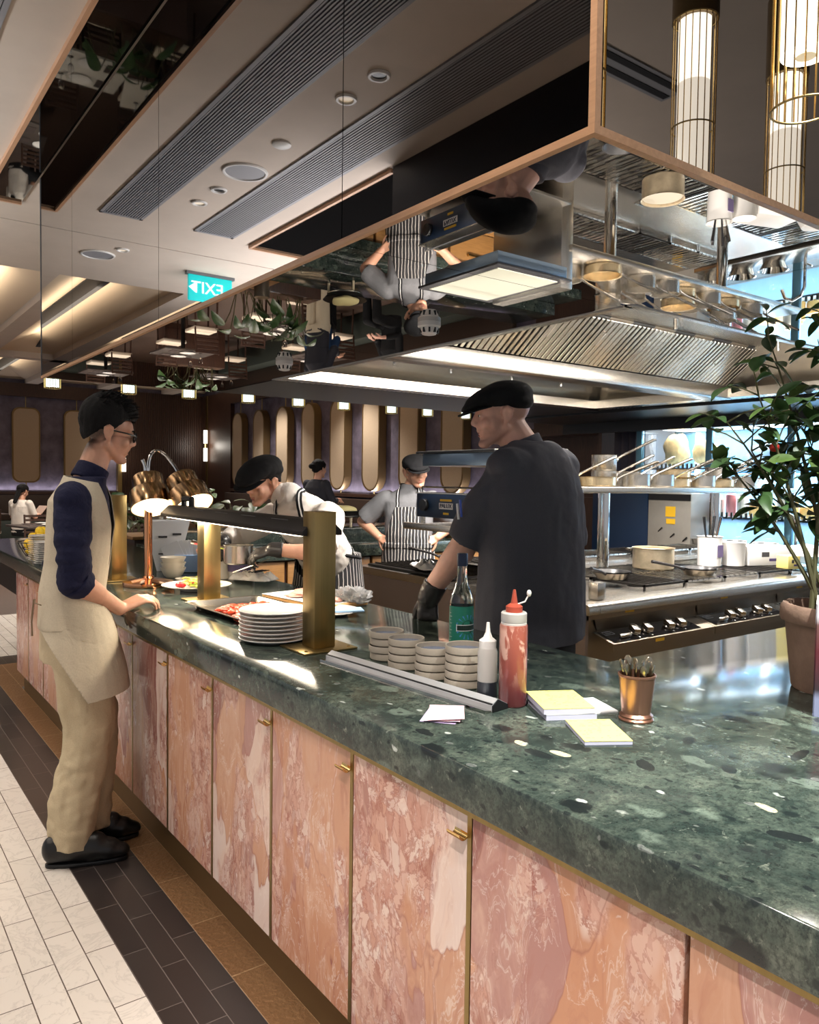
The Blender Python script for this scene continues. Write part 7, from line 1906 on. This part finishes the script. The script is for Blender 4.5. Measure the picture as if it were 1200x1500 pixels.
    m.tube(pts, 0.011, 6); m.build('apron_tie', DARKC, t)
    # neck strap from the bib over the shoulder to the nape
    for sd in (-1, 1):
        fr = chest + V(sd * 0.10, 0.16, -0.02)
        strap('neck_strap', sh, [fr, chest.lerp(nk, 0.5) + V(sd * 0.10, 0.14, 0.03), nk + V(sd * 0.085, 0.03, 0.02), nk + V(sd * 0.05, -0.09, 0.04)], 0.017, 0.006, t, DARKC, WHITEM)
    # gloves and tweezers
    for nm, (TT, el, wr, side, cur) in {'glove': (TL, elL, wrL, -1, (0.55, 0.65, 0.75, 0.85)), 'glove.001': (TR, elR, wrR, 1, (0.75, 0.8, 0.85, 0.9))}.items():
        B = Blob(); hand_shapes(B, TT, cur, 0.05, (0.85, 0.35, -0.35) if side < 0 else (0.8, 0.45, -0.3), 1.03, side=side, r=1.18)
        B.cap(wr.lerp(el, 0.20), wr, 0.041, 0.038, ends=(0, 1), n=20)
        put('glove', B.done('glove', 0.0045, 2, folds(0.002, 40, (1, 1, 1), 5)), GLOVE, t)
    B = Blob(); B.loft([((0, -0.05, 0.85), 0.17, 0.13), ((0, -0.05, 1.0), 0.165, 0.12)])
    for sx in (-1, 1): B.cap((sx * 0.09, -0.06, 0.88), (sx * 0.11, -0.06, 0.04), 0.10, 0.078, ends=(1, 0))
    put('trousers', B.done('trousers', 0.012, 3), DARKC, t)
    for sx in (-1, 1): shoe(t, (sx * 0.11, -0.14), (sx * 0.13, 0.15))
    # plating tweezers: a separate thing in the hand
    tipw = (Matrix.Translation(O) @ Matrix.Rotation(rz, 4, 'Z')) @ (TL @ V(0.105, 0.02, -0.045))
    m = MB(); 
    for s in (-1, 1): m.tube([tipw + V(0.05, -0.045, 0.03), tipw + V(0, 0.004 * s, 0), tipw + V(-0.09, 0.085 + 0.004 * s, -0.045)], [0.0018, 0.0024, 0.0012], 6)
    tag(m.build('plating_tweezers', STEELD), 'long steel tweezers in the black glove of the leaning cook', 'tweezers')
leaner()
# ---------------- the cook in grey standing behind the range, hands on hips
def greycook():
    O = V(3.78, 5.10, 0.05); rz = R_(140)
    t = thing('person', 'cook in grey jacket and striped apron, hands on hips behind the range', 'person', O, rz)
    B = Blob()
    H = head_T((-0.055, 0.05, 1.515), R_(22), R_(10), R_(9))
    head_shapes(B, H, k=1.06, fat=1.06)
    B.cap((0, 0.0, 1.34), H @ V(0, -0.02, -0.05), 0.064, 0.060)
    B.loft([((0, 0, 0.85), 0.16, 0.12), ((0, 0, 1.1), 0.15, 0.11), ((0, 0, 1.30), 0.16, 0.09)])
    J = {}
    for sx in (-1, 1):
        sh = V(sx * 0.205, 0.0, 1.285); el = V(sx * 0.385, -0.06, 1.10); wr = V(sx * 0.235, 0.07, 0.985)
        J[sx] = (sh, el, wr)
        B.chain([sh, el, wr], [0.052, 0.046, 0.032]); B.cap(el, el.lerp(wr, .4), 0.047, 0.043)
        hand_shapes(B, hand_T(wr, (-sx * 0.75, 0.45, -0.35), (sx * 0.35, 0.75, 0.35)), (0.6, 0.7, 0.8, 0.85), 0.08, (0.5, 0.7, -0.3), 1.0, side=-sx)
        B.chain([(sx * 0.09, 0, 0.9), (sx * 0.10, 0, 0.5), (sx * 0.11, -0.02, 0.06)], [0.085, 0.06, 0.04])
    put('body', B.done('body', 0.006, 3), SKIN_C, t)
    face_parts(t, H, HAIRB, 1.06, fat=1.06)
    put('hair', hair_mesh(H, 0.075, 0.015, -0.03, 1.02, 0.003), HAIRB, t)
    flat_cap(t, H, 1.10, R_(-2))
    B = Blob()
    B.loft([((0, 0, 0.86), 0.205, 0.165), ((0, 0.01, 1.0), 0.195, 0.162), ((0, 0, 1.15), 0.20, 0.148), ((0, 0, 1.27), 0.225, 0.122), ((0, 0, 1.335), 0.17, 0.095), ((-0.005, 0.01, 1.375), 0.082, 0.078), ((-0.01, 0.015, 1.41), 0.074, 0.070)])
    for sx in (-1, 1):
        sh, el, wr = J[sx]; B.cap(sh + V(-sx * 0.02, 0, 0), sh.lerp(el, 0.88), 0.080, 0.088, ends=(1, 0))
    f1 = folds(0.008, 8, (1, 1, 0.7), 31)
    jk = put('jacket', B.done('jacket', 0.008, 3, f1), CHEFL, t)
    B = Blob()
    B.loft([((0, 0.01, 0.55), 0.225, 0.19), ((0, 0.01, 0.86), 0.216, 0.177), ((0, 0.02, 0.92), 0.203, 0.170), ((0, 0.02, 1.0), 0.203, 0.175), ((0, 0.012, 1.15), 0.207, 0.160), ((0, 0.005, 1.27), 0.228, 0.132)])
    def cut(c):
        if c.z > 1.235: return True
        if c.z > 0.96: return c.y < 0.03 + (c.z - 0.96) * 0.16 or abs(c.x) > 0.19 - (c.z - 0.96) * 0.30
        return c.y < -0.06 or c.z < 0.56
    ap = put('apron', B.done('apron', 0.007, 3, folds(0.006, 7, (1, 1, 0.4), 9), cut, 0.003), APRONB, t)
    B = Blob(); R = [((0, 0.015, 0.90), 0.222, 0.182), ((0, 0.015, 0.945), 0.222, 0.186)]
    B.loft(R); put('apron_fold', B.done('apron_fold', 0.008, 2, folds(0.006, 12, (1, 1, 1), 4), lambda c: c.y < -0.05), APRONB, t)
    for sx in (-1, 1):
        strap('neck_strap', jk, [V(sx * 0.095, 0.20, 1.225), V(sx * 0.095, 0.17, 1.30), V(sx * 0.085, 0.06, 1.40), V(sx * 0.06, -0.08, 1.42)], 0.014, 0.006, t, DARKC, WHITEM)
    B = Blob()
    B.loft([((0, 0, 0.8), 0.175, 0.14), ((0, 0, 0.95), 0.175, 0.14)])
    for sx in (-1, 1): B.cap((sx * 0.09, 0, 0.86), (sx * 0.11, -0.02, 0.04), 0.105, 0.08, ends=(1, 0))
    put('trousers', B.done('trousers', 0.012, 3), DARKC, t)
    for sx in (-1, 1): shoe(t, (sx * 0.11, -0.10), (sx * 0.14, 0.19))
greycook()
# ================================================================== THE DINING ROOM BEYOND
# long rounded panels on the walls
def oblong(w, h, n=16):
    r = w / 2; out = []
    for k in range(n + 1): a = PI * k / n; out.append((r * math.cos(a), h / 2 - r + r * math.sin(a)))
    for k in range(n + 1): a = PI + PI * k / n; out.append((r * math.cos(a), -h / 2 + r + r * math.sin(a)))
    return out
def wallpanel(loc, xdir, w, h, label, group, rad=None, depth=0.17):
    """thick upholstered panel with a brass edge, hung from a rod; it faces the room"""
    t = thing('wall_panel', label, 'wall panel', loc, 0, group)
    fm = frame_mtx((0, 0, 0), xdir, (0, 0, 1))            # z = out of the wall
    pts = oblong(w, h) if rad is None else [(p.x, p.y) for p in rr(w / 2, h / 2, 0, rad, 8)]
    inn = [(x * (1 - 0.05 / w * 1.2), y * (1 - 0.05 / h * 1.2)) for x, y in pts]
    MB().poly_prism(inn, 0.02, depth + 0.001, fm).build('fabric_face', BEIGEF, t, smooth=False)
    n = len(pts); m = MB()
    R = [[fm @ V(x, y, 0.02) for x, y in pts], [fm @ V(x, y, depth + 0.008) for x, y in pts], [fm @ V(x, y, depth + 0.008) for x, y in inn], [fm @ V(x, y, 0.02) for x, y in inn]]
    m.rings(R, False, False); m.build('brass_edge', mat('dark_brass', S(128, 104, 70), 0.4, 0.6), t, sharp=40)
    m = MB(); m.cyl(fm @ V(0, h / 2, depth * 0.5), fm @ V(0, h / 2 + 0.35, depth * 0.5), 0.012, 8); m.cyl(fm @ V(0, -h / 2 - 0.08, depth * 0.5), fm @ V(0, -h / 2, depth * 0.5), 0.012, 8); m.build('hanging_rod', BRASS, t)
    return t
WN = ['first', 'second', 'third', 'fourth', 'fifth', 'sixth', 'seventh', 'eighth']
for i in range(8):
    y = 17.5 - 1.15 * i
    wallpanel((8.0, y, 2.16), (0, -1, 0), 0.56, 1.76, '%s tall rounded beige panel on the long purple wall, counted from the dark corner' % WN[i], 'rounded panels on the long purple wall')
for i, x in enumerate((3.66, 4.78)):
    wallpanel((x, 20.0, 2.18), (1, 0, 0), 0.60, 1.74, ['rounded beige panel at the far left, left of the waiter', 'rounded beige panel at the far left, half hidden by the waiter head'][i], 'rounded panels on the far purple wall', 0.17, 0.1)
# uplights grazing the purple walls
for y in (16.3, 14.0, 11.7, 9.4): spot('wall_graze', (7.9, y, 1.24), 7, (7.98, y, 3), 120, 0.9, (0.92, 0.9, 1.0), 0.05)
# wall sconces: twin frosted cylinders
def sconce(x, y, z, lb):
    t = thing('wall_sconce', lb, 'wall light', (x, y, z))
    for s in (-1, 1): MB().lathe([(0.05, s * 0.06), (0.05, s * 0.40)], n=20, cap0=True, cap1=True).build('glass_tube', mat('sconce_glow', (1, 0.94, 0.84, 1), 0.5, emit=2.2, emit_col=(1, 0.9, 0.75, 1)), t)
    MB().lathe([(0.035, -0.06), (0.035, 0.06)], n=20).build('bracket', BRASS, t)
    point('sconce_glow', (x - 0.15, y - 0.15, z), 6, WARM, 0.1)
sconce(7.8, 19.4, 2.30, 'lit wall sconce on the dark corner pillar'); sconce(5.85, 19.8, 2.0, 'lit wall sconce behind the waiter glasses')
# banquette along the walls
t = thing('banquette', 'dark banquette running along the far purple wall', 'seat', (1.0, 19.3, 0)); MB().box(-6, 4.6, 0.0, 0.45, 0, 0.45).build('seat', mat('dark_green_seat', S(40, 46, 40), 0.6), t, bevel=0.02); MB().box(-6, 4.6, 0.38, 0.5, 0.45, 1.03).build('backrest', mat('dark_leather', S(52, 38, 30), 0.5), t, bevel=0.02)
t = thing('banquette', 'dark banquette running along the long purple wall', 'seat', (7.4, 12.8, 0)); MB().box(-0.05, 0.4, -4.8, 5.1, 0, 0.45).build('seat', mat('dark_green_seat', S(40, 46, 40), 0.6), t, bevel=0.02); MB().box(0.28, 0.38, -4.8, 5.1, 0.45, 1.13).build('backrest', mat('dark_leather', S(52, 38, 30), 0.5), t, bevel=0.02)
# tables laid for diners, with chairs; copied
def make_table(mm):
    t = thing('dining_table', 'x', 'table', (0, 0, 0))
    MB().box(-0.45, 0.45, -0.40, 0.40, 0.72, 0.75).build('tabletop', mm, t, bevel=0.006)
    MB().cyl((0, 0, 0.02), (0, 0, 0.72), 0.035, 16).build('pedestal', BLACKM, t); MB().lathe([(0, 0), (0.25, 0), (0.25, 0.015), (0, 0.03)], n=28).build('foot', BLACKM, t)
    return t
def make_chair():
    t = thing('dining_chair', 'x', 'chair', (0, 0, 0))
    MB().box(-0.21, 0.21, -0.21, 0.21, 0.42, 0.48).build('seat', mat('cream_seat', S(214, 200, 180), 0.7), t, bevel=0.015)
    for sx in (-1, 1):
        for sy in (-1, 1): MB().tube([(sx * 0.19, sy * 0.19, 0.0), (sx * 0.18, sy * 0.18, 0.43)], 0.016, 8).build('leg', WALNUT, t)
        MB().tube([(sx * 0.19, -0.2, 0.44), (sx * 0.19, -0.25, 0.86)], 0.015, 8).build('back_post', WALNUT, t)
    m = MB()
    for k in range(5): m.box(-0.19, 0.19, -0.245 - 0.002 * k, -0.23 - 0.002 * k, 0.56 + 0.065 * k, 0.595 + 0.065 * k)
    m.build('back_slats', WALNUT, t, smooth=False)
    return t
T0 = make_table(mat('dark_tabletop', S(66, 58, 54), 0.35)); TW0 = make_table(mat('white_tabletop', S(200, 194, 184), 0.4)); C0 = make_chair()
TP = [(3.2, 9.6), (5.2, 10.2), (2.6, 12.6), (4.9, 13.2), (6.9, 12.2), (2.2, 16.6), (4.6, 16.8), (6.6, 15.8), (-1.12, 10.4), (-0.15, 10.2), (0.2, 13.0)]
TW = ['front left', 'front centre', 'middle left', 'middle centre', 'middle right', 'back left', 'back centre', 'back right', 'mirrored left', 'mirrored right', 'far walkway']
def used(o, loc, rz, label, group):
    if not o.get('used'): o['used'] = 1; o.location = loc; o.rotation_euler = (0, 0, rz); o['label'] = label; o['group'] = group; return o
    return dup(o, loc, rz, label, group)
P1 = None; G1 = None
for i, (x, y) in enumerate(TP):
    rz = 0.1 * (i % 3)
    white = TW[i].startswith('mirrored')
    used(TW0 if white else T0, (x, y, 0), rz, ('laid white dining table' if white else 'laid dark dining table') + ' in the %s of the dining room' % TW[i], 'dining tables beyond the counter')
    for s, nm in ((1, 'far side'), (-1, 'near side')):
        used(C0, (x + 0.05, y + s * 0.72, 0), 0 if s < 0 else PI, 'dark slatted dining chair on the %s of the %s table' % (nm, TW[i]), 'dining chairs beyond the counter')
    for s, nm in ((1, 'far'), (-1, 'near')):
        if P1 is None:
            P1 = thing('place_plate', 'x', 'plate', (0, 0, 0)); MB().lathe(plate_profile(0.13, 0.018), n=28).build('plate_body', WHITEP, P1)
            P2 = thing('napkin', 'x', 'napkin', (0, 0, 0)); MB().box(-0.06, 0.06, -0.1, 0.1, 0, 0.006).build('cloth', mat('dark_napkin', S(60, 48, 44), 0.9), P2, smooth=False)
            P3 = thing('wine_glass', 'x', 'glass', (0, 0, 0)); MB().lathe([(0, 0), (0.032, 0.0), (0.032, 0.003), (0.004, 0.006), (0.004, 0.075), (0.03, 0.10), (0.036, 0.135), (0.03, 0.175)], n=20, cap1=False).build('glass_body', mat('wine_glass', (0.9, 0.9, 0.92, 1), 0.03, trans=1.0, ior=1.3), P3)
        used(P1, (x, y + s * 0.22, 0.751), 0, 'white plate laid on the %s side of the %s table' % (nm, TW[i]), 'plates laid on the dining tables')
        used(P2, (x - 0.24, y + s * 0.22, 0.751), 0, 'dark napkin on the %s side of the %s table' % (nm, TW[i]), 'napkins laid on the dining tables')
        used(P3, (x + 0.22, y + s * 0.24, 0.751), 0, 'wine glass on the %s side of the %s table' % (nm, TW[i]), 'glasses laid on the dining tables')
for o in (T0, TW0, C0, P1, P2, P3):
    if 'used' in o: del o['used']
for o in COL.objects:
    if 'used' in o: del o['used']
# planter with broad leaves between the tables
def planter(x, y, lb, n=26, seed=3, h=1.25):
    t = thing('planter', lb, 'plant', (x, y, 0)); r = random.Random(seed)
    MB().box(-0.6, 0.6, -0.16, 0.16, 0, 0.75).build('trough', WALNUT, t, bevel=0.01)
    MB().box(-0.57, 0.57, -0.13, 0.13, 0.75, 0.755).build('soil', SOIL, t, smooth=False)
    mb = MB(); sm = MB()
    for i in range(n):
        b = V(r.uniform(-.5, .5), r.uniform(-.08, .08), 0.755); e = b + V(r.uniform(-.22, .22), r.uniform(-.22, .22), r.uniform(0.25, h - 0.75))
        sm.tube([b, b.lerp(e, .5) + V(0, 0, .05), e], 0.006, 5); d = V(r.uniform(-1, 1), r.uniform(-1, 1), r.uniform(-.2, .5))
        leaf(mb, e, d, r.uniform(.2, .32), r.uniform(.05, .085), r.uniform(.2, .7), r.uniform(-.5, .5))
    sm.build('stems', STEM, t); f = mb.build('foliage', LEAF, t, sharp=80); f['kind'] = 'stuff'
planter(4.1, 8.3, 'leafy planter trough behind the lamp bar, beyond the pass'); planter(-0.30, 8.95, 'broad-leaved planter under the mirrored ceiling strip', 18, 5); planter(5.6, 14.6, 'leafy planter trough in the middle of the dining room', 24, 9); planter(2.6, 8.2, 'leafy planter trough left of the other, beyond the copper lamp', 24, 13)
# low crate of greens and dark trays behind the copper lamp
t = thing('service_station', 'dark wooden service station beyond the inner edge of the pass', 'sideboard', (2.78, 7.0, 0)); MB().box(-0.7, 0.7, -0.25, 0.25, 0, 0.95).build('body', WALNUT, t, bevel=0.006); MB().box(-0.72, 0.72, -0.27, 0.27, 0.95, 0.98).build('top', OAK, t, bevel=0.004)
t = thing('herb_crate', 'shallow wooden crate of green herbs on the service station', 'crate', (2.90, 6.95, 0.981)); MB().box(-0.25, 0.25, -0.14, 0.14, 0, 0.012).box(-0.25, 0.25, -0.14, -0.128, 0, 0.09).box(-0.25, 0.25, 0.128, 0.14, 0, 0.09).box(-0.25, -0.238, -0.14, 0.14, 0, 0.09).box(0.238, 0.25, -0.14, 0.14, 0, 0.09).build('crate_body', OAK, t, smooth=False)
mb = MB(); r2 = random.Random(2)
for i in range(120): leaf(mb, V(r2.uniform(-.22, .22), r2.uniform(-.11, .11), 0.05), V(r2.uniform(-1, 1), r2.uniform(-1, 1), r2.uniform(.2, 1)), 0.09, 0.022, 0.2)
f = mb.build('herbs', LEAFL, None, (2.90, 6.95, 0.981), sharp=80); tag(f, 'bunched green herbs filling the wooden crate', 'herbs', kind='stuff')
for i, (x, c_) in enumerate(((2.33, STEELD), (2.52, COPPER), (3.33, STEELD))):
    tag(MB().lathe([(0, 0), (0.07, 0), (0.075, 0.16), (0.07, 0.165), (0, 0.165)], (x, 6.9, 0.981), 24).build('canister', c_), ['steel canister at the left end of the service station', 'copper canister on the service station', 'steel canister right of the herb crate'][i], 'canister')

# ---------------- diners and staff in the distance
def sitter(name, loc, rz, shirt, hair, skin, label, hairlen=0, arms=True, standing=False, apron=None, phone=False, bun=False, yaw=0.0, pitch=0.25):
    t = thing('person', label, 'person', loc, rz)
    B = Blob(); zs = 0.0 if not standing else 0.42
    H = head_T((0, 0.05, 1.20 + zs), yaw, pitch, 0)
    head_shapes(B, H, k=0.97)
    B.cap((0, 0.0, 1.02 + zs), (0, 0.04, 1.14 + zs), 0.052, 0.05)
    B.loft([((0, 0, 0.52 + zs), 0.13, 0.09), ((0, 0, 0.8 + zs), 0.13, 0.09), ((0, 0, 1.0 + zs), 0.13, 0.08)])
    J = {}
    for sx in (-1, 1):
        sh = V(sx * 0.17, 0, 1.0 + zs); el = V(sx * 0.23, 0.07, 0.76 + zs); wr = V(sx * 0.09, 0.30, 0.80 + zs)
        B.chain([sh, el, wr], [0.044, 0.038, 0.026]); hand_shapes(B, hand_T(wr, (-sx * 0.4, 0.9, 0.05), (sx * 0.3, 0, 0.95)), (0.5, 0.55, 0.6, 0.65), 0.08, side=-sx)
        J[sx] = (sh, el, wr)
        if standing: B.chain([(sx * 0.08, 0, 0.9), (sx * 0.09, 0, 0.5), (sx * 0.09, 0, 0.05)], [0.07, 0.05, 0.035])
        else: B.chain([(sx * 0.09, 0.0, 0.56), (sx * 0.10, 0.40, 0.54), (sx * 0.10, 0.42, 0.08)], [0.075, 0.055, 0.035])
    put('body', B.done('body', 0.008, 3), skin, t)
    face_parts(t, H, hair, 0.97)
    put('hair', hair_mesh(H, 0.055, -0.01, -0.07, 1.03, 0.004, voxel=0.008), hair, t)
    if hairlen or bun:
        B = Blob()
        if hairlen: B.cap(H @ V(0, -0.085, 0.02), H @ V(0, -0.12, -hairlen), 0.055, 0.04, flat=(0, 1, 0), f=0.6)
        if bun: B.ell((0, 0, 0), (0.042, 0.042, 0.038), Matrix.Translation(H @ V(0, -0.145, 0.03))); B.cap(H @ V(0, -0.09, 0.03), H @ V(0, -0.13, 0.03), 0.03, 0.03)
        put('tied_hair', B.done('tied_hair', 0.008, 2), hair, t)
    B = Blob(); B.loft([((0, 0, 0.50 + zs), 0.165, 0.12), ((0, 0, 0.75 + zs), 0.160, 0.118), ((0, 0, 0.95 + zs), 0.185, 0.115), ((0, 0.0, 1.03 + zs), 0.12, 0.085), ((0, 0.01, 1.065 + zs), 0.068, 0.066)])
    for sx in (-1, 1):
        sh, el, wr = J[sx]; B.cap(sh, sh.lerp(el, 0.85), 0.064, 0.055, ends=(1, 0))
        if arms: B.cap(el, el.lerp(wr, 0.75), 0.052, 0.04, ends=(1, 0)); B.cap(sh, el, 0.062, 0.055)
    put('top', B.done('top', 0.010, 3, folds(0.006, 9, (1, 1, 0.6), 3)), shirt, t)
    B = Blob(); B.loft([((0, 0.02, 0.44 + zs), 0.17, 0.13), ((0, 0, 0.56 + zs), 0.165, 0.125)])
    for sx in (-1, 1):
        if standing: B.cap((sx * 0.09, 0, 0.9), (sx * 0.09, 0, 0.04), 0.095, 0.075, ends=(1, 0))
        else: B.cap((sx * 0.09, 0.0, 0.56), (sx * 0.10, 0.40, 0.54), 0.092, 0.075); B.cap((sx * 0.10, 0.40, 0.54), (sx * 0.10, 0.42, 0.06), 0.072, 0.06, ends=(1, 0))
    put('trousers', B.done('trousers', 0.012, 3), apron or DARKC, t)
    for sx in (-1, 1): shoe(t, (sx * 0.09, (0.36 if not standing else -0.08)), (sx * 0.11, (0.62 if not standing else 0.19)))
    if phone: return t, J
    return t
sitter('person', (2.62, 14.75, 0), R_(-50), SHIRTW, HAIRB, SKIN_A, 'seated woman in white T-shirt with long dark hair reading a menu, far left', 0.22, arms=False, pitch=0.35)
tag(MB().box(-0.09, 0.09, -0.004, 0.004, 0, 0.22).build('menu_card', mat('menu_board', S(140, 110, 90), 0.6), None, (2.93, 15.02, 0.80), (R_(-50), 0, R_(-50))), 'brown menu held by the seated woman at the far left', 'menu')
sitter('hostess', (5.15, 9.0, 0), R_(-75), mat('dark_waitress_vest', S(36, 36, 44), 0.85), HAIRB, SKIN_A, 'standing woman with dark bun and dark uniform beyond the leaning cook', 0, True, True, LINEN, bun=True, pitch=0.05)
sitter('diner', (5.95, 10.3, 0), R_(-40), BLUEC, HAIRBR, SKIN_B, 'brown-haired diner in a blue top bending over a table beyond the leaning cook', pitch=0.6)
sitter('diner', (6.75, 9.6, 0), R_(100), DARKC, HAIRBR, SKIN_B, 'diner whose dark head shows just behind the grey-jacketed cook')
